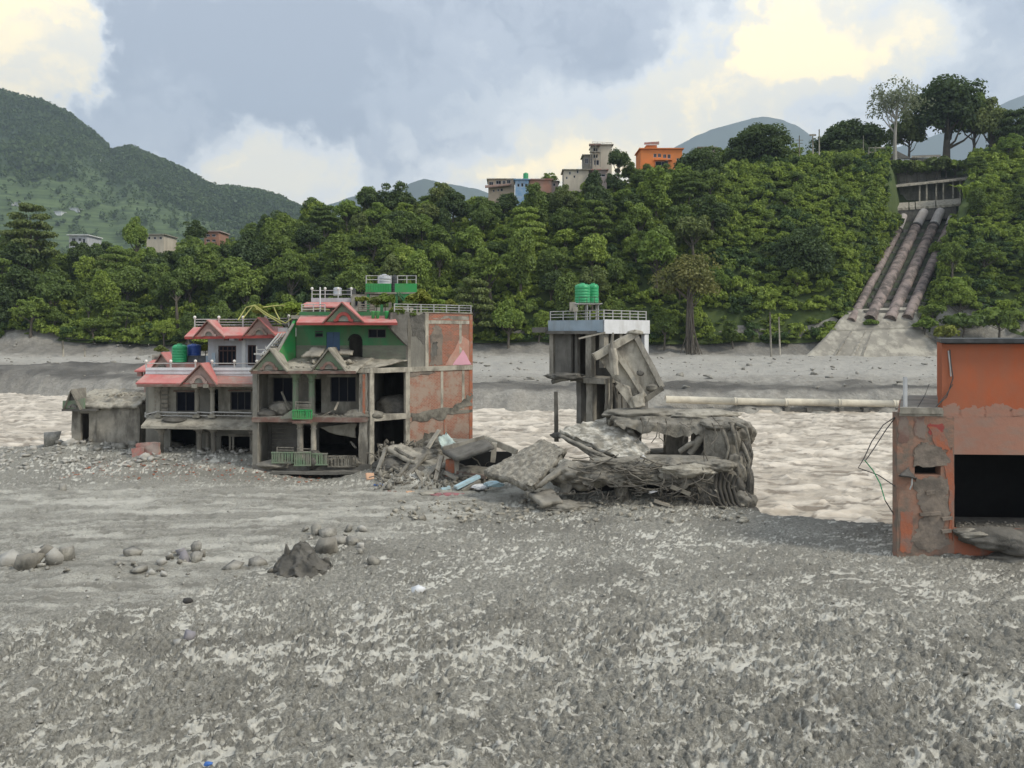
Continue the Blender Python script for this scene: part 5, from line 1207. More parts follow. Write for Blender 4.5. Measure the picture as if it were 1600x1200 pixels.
def rear_house():
    Y = 61.0; A = thing('rear_house', 'pale house with small red awning, half hidden behind the green house', 'house', W(520, 560, Y))
    z = lambda y: Z(y, Y); x = lambda p: X(p, Y)
    MB().box(x(470), x(640), Y + .6, Y + 6, 3, z(480)).obj('wall', M['plaster'], A)
    MB().hexa([(x(468), Y - .4, z(481)), (x(545), Y - .4, z(481)), (x(545), Y + .6, z(473)), (x(476), Y + .6, z(473)), (x(468), Y - .4, z(479)), (x(545), Y - .4, z(479)), (x(545), Y + .6, z(471.5)), (x(476), Y + .6, z(471.5))]).obj('red_awning', M['red'], A)
    MB().box(x(483), x(546), Y + .61, Y + .8, z(472), z(465)).obj('parapet', M['greywhite'], A)
    MB().box(x(547), x(575), Y + .4, Y + 3, z(486), z(462)).obj('stair_room', M['plaster'], A)
    window(A, x(553), x(558), z(478), z(468), Y + .34, 'steeldark', 0); window(A, x(563), x(569), z(480), z(466), Y + .34, 'steeldark', 0)
    railing(A, [(x(484), Y + .7, z(465)), (x(546), Y + .7, z(465))], .6, 2, 1.1, 'steel', .03, True)
    MB().box(x(546), x(608), Y + 1, Y + 1.2, z(462), z(459)).obj('roof_beam', M['concrete'], A)
    for p in (580, 592, 606): MB().box(x(p) - .1, x(p) + .1, Y + 1, Y + 1.2, z(486), z(462)).obj('post', M['concrete'], A)
rear_house()
tank('roof_tank', 'small black water tank above the rear house with red awning', 542, 556, 450, 462, 63.0, 'tankblack')
tank('roof_tank', 'small white-topped tank left of the black one behind the green house', 521, 534, 449, 462, 63.5, 'tanksteel')

def roof_plant(label, px, yb, Y, h, mat, seed, proto=None, name='roof_plant', group=None):
    p = (proto or P_BUSH[seed % 3]); s = h / 2.9
    return place_tree(name, p, W(px, yb, Y), s, seed * 1.3, M[mat], label, group, 'plant')
for i, (px, yb, Y, h, m, lab) in enumerate(((655, 484, 53.6, 1.35, 'leaf_yellow', 'tall yellow-green shrub on the brick-walled roof edge'), (670, 485, 54.0, .95, 'leaf_bright', 'leafy shrub next to the tall yellow-green one on the roof'), (687, 484, 54.2, .75, 'leaf_bright', 'small bright shrub in the middle of the roof railing'),
        (704, 484, 54.4, .7, 'leaf_yellow', 'small yellow-green shrub near the right end of the roof railing'), (640, 486, 53, .8, 'leaf_mid', 'dark low shrub left of the roof shrubs'), (588, 484, 52.3, .9, 'leaf_olive', 'potted bush on the roof below the green platform'),
        (602, 482, 52.4, 1.0, 'leaf_mid', 'taller potted bush under the green platform'), (566, 478, 53, .7, 'leaf_yellow', 'yellowish bush left of the green platform'), (620, 500, 51.6, .8, 'leaf_mid', 'creeper hanging over the broken roof corner'), (645, 500, 52.2, .6, 'leaf_mid', 'weeds growing on top of the grey side wall'),
        (432, 500, 56, 1.3, 'leaf_bright', 'leafy bush on the terrace between the two houses'), (456, 498, 56, 1.2, 'leaf_bright', 'round bush on the terrace against the green house'), (408, 500, 57, 1.1, 'leaf_yellow', 'yellowish bush behind the white house railing'), (620, 494, 52, .7, 'leaf_yellow', 'yellow-green weeds under the platform stair'))):
    roof_plant(lab, px, yb, Y, h, m, i)
def planters():
    for i, (px, lab) in enumerate(((583, 'leftmost tall green planter on the red awning'), (590, 'tall green planter beside the leftmost one on the awning'), (604, 'green planter under the platform stair'))):
        Y = 51.3; e = thing('planter', lab, 'planter', W(px, 500, Y)); mb = MB(); x, _, z = W(px, 500, Y); r = .13
        mb.lathe((x, Y, z - .3), [(r * .7, 0), (r, .8), (r * 1.15, .85), (r * 1.1, .9)], 10); mb.obj('pot', M['greenbright'], e, True)
planters()
# yellow garland poles between the houses
def garland():
    e = thing('bent_bamboo', 'yellow bent bamboo poles arching over the terrace railings', 'bamboo', W(400, 500, 54))
    for a in (((380, 497), (396, 477), (412, 490), (440, 506)), ((398, 477), (420, 492), (446, 505), (475, 484)), ((372, 500), (385, 480), (398, 477), (402, 484)), ((475, 484), (500, 483), (515, 484)), ((412, 480), (428, 478), (445, 477)), ((426, 476), (432, 490), (437, 499))):
        mb = MB(); pts = [Vector(W(p[0], p[1], 53.5)) for p in a]; mb.tube(pts, .045, 6); mb.obj('pole', pole_m, e, True)
pole_m = pmat('bamboo', (.50, .48, .16), (.40, .40, .14), 3, bump=.1, rough=.6)
garland()
# ================================================================= WHITE HOUSE WITH RED AWNINGS, ANNEXE, HUT
def white_house():
    Y = 54.0; x = lambda p, y=Y: X(p, y); z = lambda q, y=Y: Z(q, y)
    A = thing('white_house', 'three-storey white house with red awnings and gables', 'house', (-24, Y, .4))
    bx = lambda a, c, y0, y1, t, b, Yp=Y: MB().box(X(a, Yp), X(c, Yp), y0, y1, Z(b, Yp), Z(t, Yp))
    # ground floor, half buried
    wy = Y + 1.4; f = lambda p: X(p, wy) - X(232, wy)
    MB().wall((X(232, wy), wy), (X(397, wy), wy), -.6, z(652), .2, [(f(266), f(306), -.6, Z(671, wy)), (f(345), f(390), -.6, Z(681, wy))]).obj('ground_wall', M['plaster_dull'], A)
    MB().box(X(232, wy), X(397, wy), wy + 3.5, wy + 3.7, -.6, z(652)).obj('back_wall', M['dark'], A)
    MB().box(X(232, wy) - .2, X(232, wy), wy, wy + 6, -.6, z(596)).obj('side_wall', M['plaster_dull'], A)
    MB().box(X(397, wy), X(397, wy) + .1, wy, wy + 6, -.6, z(596)).obj('side_wall', M['plaster_dull'], A)
    MB().box(x(346), x(392), wy - .06, wy - .004, Z(682, wy), Z(678, wy)).obj('shutter_box', M['concrete'], A)
    for p in (347, 352): MB().box(x(p), x(p + 3), wy - .1, wy - .002, -.3, Z(682, wy)).obj('door_post', M['concrete'], A)
    for p in (252, 312, 334): column(A, p, 716, 670, Y + .1, .17, 'concrete')
    column(A, 396, 716, 672, Y + .1, .19, 'concrete')
    column(A, 324, 716, 674, Y + 1.0, .12, 'concrete', cap=False)
    # muddy awning over the ground floor
    o = MB().hexa([(x(220, Y - .8), Y - .8, z(667)), (x(396, Y - .8), Y - .8, z(670)), (x(396), Y + .9, z(655)), (x(230), Y + .9, z(650)), (x(220, Y - .8), Y - .8, z(663)), (x(396, Y - .8), Y - .8, z(665.5)), (x(396), Y + .9, z(651)), (x(230), Y + .9, z(646))]).obj('lower_awning', M['mudpale'], A)
    chip(o, 5, .035, 1.5, 61)
    MB().box(x(228), x(397), Y + .9, Y + 6, z(654), z(648)).obj('floor_slab', M['concrete_dark'], A)
    lump('mud_heap', W(272, 656, Y - .1), (.85, .45, .2), 6, M['muddark'], A, .3, 1.6, 3)
    # first floor
    MB().wall((X(232, wy), wy), (X(397, wy), wy), z(648), z(598), .2, [(f(275), f(304), Z(643, wy), Z(612, wy)), (f(360), f(392), Z(641, wy), Z(612, wy)), (f(333), f(341), z(648), Z(608, wy))]).obj('first_wall', M['plaster'], A)
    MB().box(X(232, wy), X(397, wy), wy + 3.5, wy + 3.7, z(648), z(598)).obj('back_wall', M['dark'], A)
    window(A, X(275, wy), X(304, wy), Z(643, wy), Z(612, wy), wy + .1, 'steeldark', 1); window(A, X(360, wy), X(392, wy), Z(641, wy), Z(612, wy), wy + .1, 'steeldark', 2)
    for a, b, y in ((272, 306, 610), (357, 394, 609)): MB().box(X(a, wy), X(b, wy), wy - .12, wy - .004, Z(y + 2, wy), Z(y, wy)).obj('lintel', M['browntrim'], A)
    MB().box(X(313, wy), X(330, wy), wy - .05, wy - .004, z(648), z(600)).obj('wall_panel', M['plaster_dull'], A)
    for p in (248, 308, 332): column(A, p, 652, 602, Y + .25, .16, 'plaster')
    for a, b in ((248, 308), (308, 332), (332, 394)):
        mb = MB(); mb.bar(W(a, 643.5, Y + .1), W(b, 645, Y + .1), .06, .07); mb.bar(W(a, 649, Y + .1), W(b, 650, Y + .1), .05, .05); mb.obj('rail', M['steel'], A)
    mb = MB(); mb.bar(W(226, 648, Y), W(249, 642, Y), .06, .07); mb.bar(W(227, 652, Y), W(227, 644, Y), .06, .06); mb.obj('broken_rail', M['steel'], A)
    sill_rubble('floor_rubble', A, 60, x(255), x(394), Y + .3, Y + 1.2, z(650), 9, 'mudcoat', .05, .2)
    for k in range(6): MB().box(x(229), x(250), Y + 1.2, Y + 1.28, z(646 - k * 7), z(641 - k * 7)).obj('wall_board', M['woodpale'], A)
    # red awning, gable, terrace parapet
    MB().hexa([(x(212, Y - .8), Y - .8, z(599.5)), (x(330, Y - .8), Y - .8, z(600)), (x(330), Y + .5, z(590)), (x(222), Y + .5, z(588)), (x(212, Y - .8), Y - .8, z(597)), (x(330, Y - .8), Y - .8, z(597.5)), (x(330), Y + .5, z(587)), (x(222), Y + .5, z(585))]).obj('red_awning', M['red'], A)
    chip(MB().hexa([(x(330, Y - .8) + .004, Y - .8, z(600)), (x(397, Y - .8), Y - .8, z(600.5)), (x(397), Y + .5, z(592)), (x(330) + .004, Y + .5, z(590)), (x(330, Y - .8) + .004, Y - .8, z(597.5)), (x(397, Y - .8), Y - .8, z(598)), (x(397), Y + .5, z(589)), (x(330) + .004, Y + .5, z(587))]).obj('muddy_awning', M['redmud'], A), 3, .02, 2, 62)
    MB().box(x(214, Y - .84), x(396, Y - .84), Y - .88, Y - .81, z(603), z(599)).obj('awning_fascia', M['browntrim'], A)
    gable(A, 284, 313, 336, 600, 570, Y - .95, 1.6, 'pinkwall', 'red', 'browntrim', 'pinkwall')
    for p in (304, 322): MB().box(x(p - 4, Y - .9), x(p + 4, Y - .9), Y - 1.0, Y - .6, z(606, Y - .9), z(600, Y - .9)).obj('gable_foot', M['plaster'], A)
    MB().box(x(214), x(397), Y - .2, Y + 6, z(600), z(594)).obj('floor_slab', M['plaster_dull'], A)
    MB().box(x(222), x(398), Y + .52, Y + .7, z(591), z(575)).obj('white_parapet', M['white'], A)
    for k, t in enumerate((578.5, 584)): MB().box(x(222), x(398), Y + .47, Y + .516, z(t + 1.2), z(t)).obj('parapet_band', M['greywhite'], A)
    railing(A, [(x(222), Y + .6, z(575)), (x(300), Y + .6, z(575))], .30, 1, 1.6, 'steel', .035, True); railing(A, [(x(326), Y + .6, z(575)), (x(397), Y + .6, z(575))], .30, 1, 1.6, 'steel', .035, True)
    # top storey, set back
    ty = Y + 2.6; X2 = lambda p: X(p, ty); Z2 = lambda q: Z(q, ty); g = lambda p: X2(p) - X2(325)
    MB().wall((X2(325), ty), (X2(450), ty), z(592), Z2(526), .2, [(g(341), g(369), Z2(571), Z2(540)), (g(387), g(400), Z2(571), Z2(539))]).obj('top_wall', M['greywhite'], A)
    MB().wall((X2(325), ty + 6), (X2(325), ty + .2), z(592), Z2(526), .2).obj('side_wall', M['greywhite'], A)
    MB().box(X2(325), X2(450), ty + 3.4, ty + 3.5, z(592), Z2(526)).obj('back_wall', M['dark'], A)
    window(A, X2(341), X2(369), Z2(571), Z2(540), ty + .06, 'brownwood', 3, .09); window(A, X2(387), X2(400), Z2(571), Z2(539), ty + .06, 'brownwood', 1, .09, name='door')
    MB().box(X2(341), X2(369), ty - .02, ty + .055, Z2(549), Z2(547)).obj('transom', M['brownwood'], A)
    MB().box(X2(334.5), X2(340), ty - .45, ty - .4, Z2(571), Z2(551)).obj('open_shutter', M['bluegrey'], A)
    MB().box(X2(378), X2(384), ty - .05, ty - .003, z(592), Z2(530)).obj('pilaster', M['white'], A)
    for a, b, m in ((356, 362, 'browntrim'), (364, 372, 'greywhite'), (379, 384, 'redtrim')): MB().box(X2(a), X2(b), ty - .8, ty - .5, Z2(532), Z2(529)).obj('eave_bracket', M[m], A)
    ey = ty - 1.0
    MB().hexa([(X(288, ey), ey, Z(528, ey)), (X(448, ey), ey, Z(525, ey)), (X2(440), ty + .3, Z2(513)), (X2(300), ty + .3, Z2(514)), (X(288, ey), ey, Z(525.5, ey)), (X(448, ey), ey, Z(522, ey)), (X2(440), ty + .3, Z2(510)), (X2(300), ty + .3, Z2(511))]).obj('red_awning', M['red'], A)
    MB().hexa([(X(289, ey), ey - .06, Z(530, ey)), (X(448, ey), ey - .06, Z(528, ey)), (X(448, ey), ey - .003, Z(528, ey)), (X(289, ey), ey - .003, Z(530, ey)), (X(289, ey), ey - .06, Z(526.5, ey)), (X(448, ey), ey - .06, Z(523.5, ey)), (X(448, ey), ey - .003, Z(523.5, ey)), (X(289, ey), ey - .003, Z(526.5, ey))]).obj('awning_fascia', M['redtrim'], A)
    gable(A, 304, 324, 348, 526, 502, ey - .12, 1.9, 'pinkwall', 'red', 'browntrim', 'pinkwall'); gable(A, 382, 403, 428, 524, 498, ey - .12, 1.9, 'pinkwall', 'red', 'browntrim', 'browntrim')
    MB().box(X2(300), X2(450), ty + .31, ty + 6, Z2(526), Z2(512)).obj('roof_slab', M['greywhite'], A)
    railing(A, [(X2(300), ty + .5, Z2(512)), (X2(376), ty + .5, Z2(512)), (X2(448), ty + .5, Z2(510))], .62, 3, 1.75, 'steel', .032, True)
    MB().box(X2(438), X2(452), ty - .6, ty + .2, Z2(528), Z2(512)).obj('stair_head', M['greywhite'], A)
    return A
white_house()
tank('terrace_tank', 'green plastic water tank on the white house terrace', 269.5, 292, 537.5, 566, 56.6, 'tankgreen')
tank('terrace_tank', 'blue plastic water tank on the white house terrace', 292.5, 313.5, 537.5, 556, 57.6, 'tankblue')
def terrace_things():
    Y = 56.4; e = thing('solar_panel', 'black solar panel rack leaning under the blue water tank', 'solar panel', W(308, 570, Y))
    for k in range(2): MB().hexa([W(293.5 + k * 15.6, 569, Y), W(308.5 + k * 15.6, 569, Y), W(308.5 + k * 15.6, 569, Y + .1), W(293.5 + k * 15.6, 569, Y + .1), W(293.5 + k * 15.6, 555.5, Y + .4), W(308.5 + k * 15.6, 555.5, Y + .4), W(308.5 + k * 15.6, 555.5, Y + .5), W(293.5 + k * 15.6, 555.5, Y + .5)]).obj('panel', M['tankblack'], e)
    MB().bar(W(325, 569, Y), W(325, 556, Y + .4), .3, .05).obj('side_sheet', M['bluegrey'], e)
    MB().box(X(266, 56.9), X(318, 56.9), 56.3, 58.4, Z(575, 56.9), Z(566, 56.9)).obj('stand', M['redmud'], e)
    MB().box(X(293, 57.6), X(313, 57.6), 57.2, 58.2, Z(566, 57.6), Z(556, 57.6)).obj('stand', M['concrete'], e)
terrace_things()
def annexe():
    Y = 59.0; A = thing('annexe', 'low annexe with red gabled roof left of the green tank', 'house', W(240, 600, Y)); z = lambda q: Z(q, Y); x = lambda p: X(p, Y)
    MB().box(x(222), x(285), Y + .3, Y + 4, .5, z(578)).obj('wall', M['pinkwall'], A)
    MB().hexa([(x(213), Y - .3, z(581)), (x(290), Y - .3, z(581)), (x(290), Y + 1.4, z(566)), (x(226), Y + 1.4, z(566)), (x(213), Y - .3, z(578.5)), (x(290), Y - .3, z(578.5)), (x(290), Y + 1.4, z(563)), (x(226), Y + 1.4, z(563))]).obj('red_roof', M['red'], A)
    gable(A, 236, 252, 268, 578, 553, Y - .4, 1.6, 'pinkwall', 'red', 'browntrim', 'concrete_dark')
    MB().box(x(214), x(221), Y, Y + .3, z(588), z(578)).obj('pilaster', M['redmud'], A)
    MB().box(x(223), x(250), Y + 1.5, Y + 1.7, z(566), z(555)).obj('parapet', M['plaster'], A)
    for p in (228, 236): MB().box(x(p), x(p + 5), Y + 1.42, Y + 1.49, z(563), z(558)).obj('opening_shade_block', M['concrete_dark'], A)  # solid dark blocks, coloured as the shade of openings
annexe()
roof_plant('small flowering bush behind the annexe roof', 252, 556, 61, .8, 'leaf_olive', 3); roof_plant('yellow-green bush beside the blue tank', 321, 558, 58.5, 1.0, 'leaf_yellow', 4)

def hut():
    Y = 57.0; x = lambda p, y=Y: X(p, y); z = lambda q, y=Y: Z(q, y)
    A = thing('concrete_hut', 'small mud-caked concrete hut with green gable panel at the river edge', 'hut', W(160, 690, Y))
    f = lambda p: x(p) - x(112)
    chip(MB().wall((x(112), Y), (x(152), Y), .2, z(636), .25, [(f(126), f(139), .2, z(646))]).obj('front_wall', M['concrete'], A), 4, .06, 1.5, 71)
    MB().wall((x(112), Y + 2.6), (x(150), Y + 2.6), .2, z(636), .2, [(f(128) * 1.0, f(150), z(672), z(645))]).obj('rear_wall', M['concrete_dark'], A)
    MB().wall((x(112), Y + 2.6), (x(112), Y + .25), .2, z(636), .2).obj('side_wall', M['concrete_dark'], A)
    chip(MB().box(x(152) + .01, x(219), Y - .1, Y + 2.8, -.2, z(632)).obj('long_wall', M['concrete'], A), 4, .09, .9, 72)
    MB().box(x(193), x(204), Y - .15, Y - .09, z(652), z(641)).obj('pale_patch', M['concrete'], A)
    slab('roof', [(x(103), Y - .55, z(634)), (x(221), Y - .5, z(632)), (x(219), Y + 3, z(612)), (x(112), Y + 3, z(612))], .2, 73, M['mudpale'], A, nu=60, nv=24, amp=.2, edge=.02, freq=2.2)
    MB().prism([W(97.5, 638, Y - .7), W(132, 640, Y - .7), W(132, 622, Y - .7), W(112, 626, Y - .7), W(98, 626, Y - .7)], (0, .12, 0)).obj('green_panel', M['greenmud'], A)
    gable(A, 101, 111, 124, 638, 611, Y - .82, 2.0, 'muddark', 'mudcoat', 'mudcoat', 'concrete_dark')
    MB().box(x(98, Y - .6), x(152, Y - .6), Y - .75, Y - .1, z(641), z(637.5)).obj('eave', M['concrete_dark'], A)
    sill_rubble('roof_rubble', A, 90, x(140), x(215), Y, Y + 2.4, z(619), 12, 'mudpale', .05, .22)
hut()
# ================================================================= LEANING RUIN AND RUBBLE
def ruin_tower():
    A = thing('leaning_ruin', 'torn-open concrete tower with white and blue-grey roof band above the rubble', 'ruin', (5.5, 46, 3.4))
    C = Vector((5.52, 46.0, 0)); l = Vector((-3.2, 2.97, 0)); r = Vector((3.25, 3.5, 0))
    z = lambda q: Z(q, 46.0)
    def P(a, b, h, o=0): v = C + l * a + r * b; return Vector((v.x, v.y - o, h))
    def slabq(a0, a1, b0, b1, z0, z1, nm, mat, ch=0, sd=1):
        mb = MB(); mb.hexa([P(a0, b0, z0), P(a0, b1, z0), P(a1, b1, z0), P(a1, b0, z0), P(a0, b0, z1), P(a0, b1, z1), P(a1, b1, z1), P(a1, b0, z1)])
        o = mb.obj(nm, M[mat], A); return chip(o, 4, ch, 1.6, sd) if ch else o
    slabq(0.0, 1.0, 0, 1, 9.15, 9.75, 'roof_slab', 'concrete')
    slabq(-.02, .98, -.03, -.002, 9.03, 9.78, 'blue_fascia', 'bluegrey'); slabq(-.03, -.002, -.03, 1.0, 8.95, 9.80, 'white_fascia', 'white')
    slabq(.10, 1.0, -.06, -.032, 8.93, 9.12, 'fascia_dark_strip', 'concrete_dark')  # dark strip along the foot of the blue fascia
    slabq(.98, 1.22, -.1, .7, 9.02, 9.34, 'cantilever', 'concrete_dark', .03, 2)
    # upper floor
    slabq(.93, 1.0, .02, .10, 6.2, 9.15, 'column', 'concrete', .02, 3); slabq(.62, .92, .05, .09, 6.35, 9.15, 'inner_panel', 'concrete_dark', .02, 4)
    slabq(.22, .32, .0, .09, 6.3, 9.15, 'column', 'concrete', .02, 5); slabq(.02, .1, .02, .12, 6.9, 9.15, 'column', 'concrete', .02, 6)
    slabq(-.01, .05, .90, 1.0, 7.4, 9.2, 'column', 'white'); slabq(.0, .06, .62, .70, 7.8, 9.15, 'column', 'concrete', .02, 7); slabq(.0, .06, .34, .40, 8.2, 9.15, 'column', 'concrete', .02, 8)
    slabq(.55, .6, .1, .16, 6.3, 9.15, 'door_jamb', 'concrete_dark'); slabq(.95, 1.0, .1, 1, 6.3, 9.15, 'rear_wall', 'concrete_dark'); slabq(.0, .95, .93, 1.0, 5.4, 9.15, 'rear_wall', 'concrete_dark')
    slabq(.0, .85, .5, .54, 6.2, 9.1, 'partition', 'concrete_dark')
    mb = MB(); mb.bar(W(904, 529, 45.8), W(946, 519.5, 45.6), .07, .1); mb.obj('hanging_pipe', M['concrete_pale'], A)
    # broken floor slabs
    slabq(-.05, .55, -.05, 1.0, 6.0, 6.28, 'floor_slab', 'mudcoat', .07, 9); slabq(.55, 1.0, .05, 1.0, 6.1, 6.3, 'floor_slab', 'mudcoat', .1, 10)
    MB().hexa([P(.30, -.07, 5.95), P(-.06, -.07, 5.95), P(-.06, -.02, 5.95), P(.30, -.02, 5.95), P(.30, -.07, 6.25), P(-.06, -.07, 6.25), P(-.06, -.02, 6.25), P(.30, -.02, 6.25)]).obj('edge_beam', M['concrete'], A)
    # lower floor
    slabq(.20, .31, .0, .09, 3.2, 6.0, 'column', 'concrete', .03, 11); slabq(-.06, .0, .02, .1, 3.4, 6.0, 'column', 'concrete', .03, 12)
    slabq(.40, .48, .0, .5, 3.4, 6.0, 'leaning_wall', 'concrete_dark', .05, 13); slabq(.0, .45, .5, .56, 3.3, 6.0, 'partition', 'concrete_dark'); slabq(.45, .5, .3, 1.0, 3.3, 6.0, 'rear_wall', 'concrete_dark'); slabq(.0, .05, .3, 1.0, 3.3, 5.2, 'rear_wall', 'concrete_dark')
    mb = MB(); mb.tube([W(862, 597, 46.8), W(880, 592, 46.6), W(902, 588, 46.4)], .13, 7); mb.obj('torn_beam', M['mudcoat'], A, True)
    lump('mud_fringe', W(882, 588, 47), (1.2, .8, .25), 4, M['muddark'], A, .4, 2, 4)
    for i, (a, b) in enumerate((((962, 585), (963, 650)), ((955, 588), (952, 648)), ((967, 592), (972, 640)), ((948, 592), (946, 640)), ((958, 600), (966, 655)))):
        mb = MB(); mb.tube([W(*a, 45.2), W((a[0] + b[0]) / 2 + 2, (a[1] + b[1]) / 2, 45.1), W(*b, 45.2)], .06 + .03 * (i % 2), 6); mb.obj('hanging_rebar', M['cable'], A)
    # roof railing along both fronts
    rr = .12; railing(A, [P(.98, rr * 0 + .02, 9.78), P(0.02, .02, 9.8), P(.02, .98, 9.8)], .56, 3, .95, 'steel', .028)
    # tank stand
    ty = 47.4; st = MB()
    for px in (900, 917, 934): st.box(X(px, ty) - .04, X(px, ty) + .04, ty - .3, ty - .22, 9.76, Z(474, ty)); st.box(X(px, ty) - .04, X(px, ty) + .04, ty + .8, ty + .88, 9.76, Z(474, ty))
    st.box(X(897, ty), X(940, ty), ty - .45, ty + 1.0, Z(475.5, ty), Z(474, ty)); st.obj('tank_stand', M['steel'], A)
    g = MB()
    for k in range(2): g.bar(W(905, 464 + k * 8, ty - .55), W(936, 464 + k * 8, ty - .55), .03, .03)
    for px in (905, 917, 929, 936): g.bar(W(px, 474, ty - .55), W(px, 464, ty - .55), .03, .03)
    g.obj('tank_guard', M['steeldark'], A)
ruin_tower()
tank('tower_tank', 'left green water tank on top of the leaning ruin', 898, 922, 443, 474, 47.5, 'tankgreen')
tank('tower_tank', 'right green water tank on top of the leaning ruin', 918, 935.5, 443, 474, 48.6, 'tankgreen')
def cistern():
    Y = 47.0; e = thing('white_cistern', 'small white cistern on the ruin roof left of the green tanks', 'cistern', W(896, 486, Y)); mb = MB()
    mb.box(X(890.5, Y), X(900, Y), Y, Y + .4, Z(487, Y), Z(472, Y)); o = mb.obj('body', M['plaster'], e); chip(o, 2, .03, 2, 3)
    mb = MB(); mb.box(X(895, Y), X(903, Y), Y - .12, Y - .01, Z(487, Y), Z(480, Y)); chip(mb.obj('shelf', M['plaster'], e), 2, .02, 2, 4)
cistern()

def tilted_panel():
    """ribbed ceiling slab torn off and standing on edge"""
    A = thing('fallen_ceiling_panel', 'ribbed concrete ceiling panel standing tilted on the ruin', 'concrete panel', W(990, 633, 44))
    c = [W(934, 557, 44.4), W(992, 518, 44.6), W(1036, 603, 43.6), W(990, 634, 43.6)]
    a, b, d, e = [Vector(p) for p in c]
    slab('slab', [a, b, d, e], .12, 81, M['concrete_pale'], A, nu=18, nv=22, amp=.05, edge=.02)
    fw = Vector((-.1, -.25, -.12))
    def rib(p, q, w, h, nm='rib', mat='concrete_pale', sd=1):
        mb = MB(); mb.bar(p + fw * .7, q + fw * .7, w, h, up=(0, 1, 0)); return chip(mb.obj(nm, M[mat], A), 4, .035, 1.8, sd)
    rib(a + Vector((-.15, 0, .05)), b + Vector((.1, 0, 0)), .42, .5, 'edge_beam', sd=2); rib(b, d, .3, .36, 'edge_beam', 'concrete', 3); rib(a.lerp(b, .42), e.lerp(d, .45), .26, .3, sd=4)
    rib(a.lerp(e, .5) + Vector((.15, -.1, -.1)), e.lerp(d, .05), .34, .3, 'edge_beam', sd=5); rib(e.lerp(d, .1), d, .3, .36, 'edge_beam', 'mudcoat', 6)
    mb = MB(); mb.tube([W(957, 545, 43.7), W(959, 560, 43.6), W(961, 586, 43.6)], [.2, .26, .23], 9); chip(mb.obj('broken_column', M['concrete_pale'], A), 2, .05, 2, 7)
    mb = MB(); mb.tube([W(958, 520, 44), W(956, 535, 43.9), W(958, 548, 43.8)], [.06, .1, .16], 7); mb.obj('column_rebar', M['concrete'], A)
    lump('mud_clot', W(1000, 583, 43.6), (.22, .15, .16), 5, M['muddark'], A, .4, 2, 3); lump('mud_clot', W(1020, 606, 43.5), (.4, .3, .22), 6, M['mudcoat'], A, .4, 2, 3); lump('mud_cap', W(992, 520, 44.4), (.5, .35, .16), 7, M['mudpale'], A, .35, 2, 3)
    slab('lower_flange', [W(962, 596, 43.7), W(985, 605, 43.5), W(992, 634, 43.3), W(978, 628, 43.5)], .22, 82, M['concrete_pale'], A, nu=8, nv=10, amp=.07)
    slab('lower_flange', [W(986, 620, 43.2), W(1006, 612, 43.2), W(1008, 634, 43.0), W(992, 638, 43.0)], .2, 83, M['concrete_pale'], A, nu=8, nv=10, amp=.06)
tilted_panel()

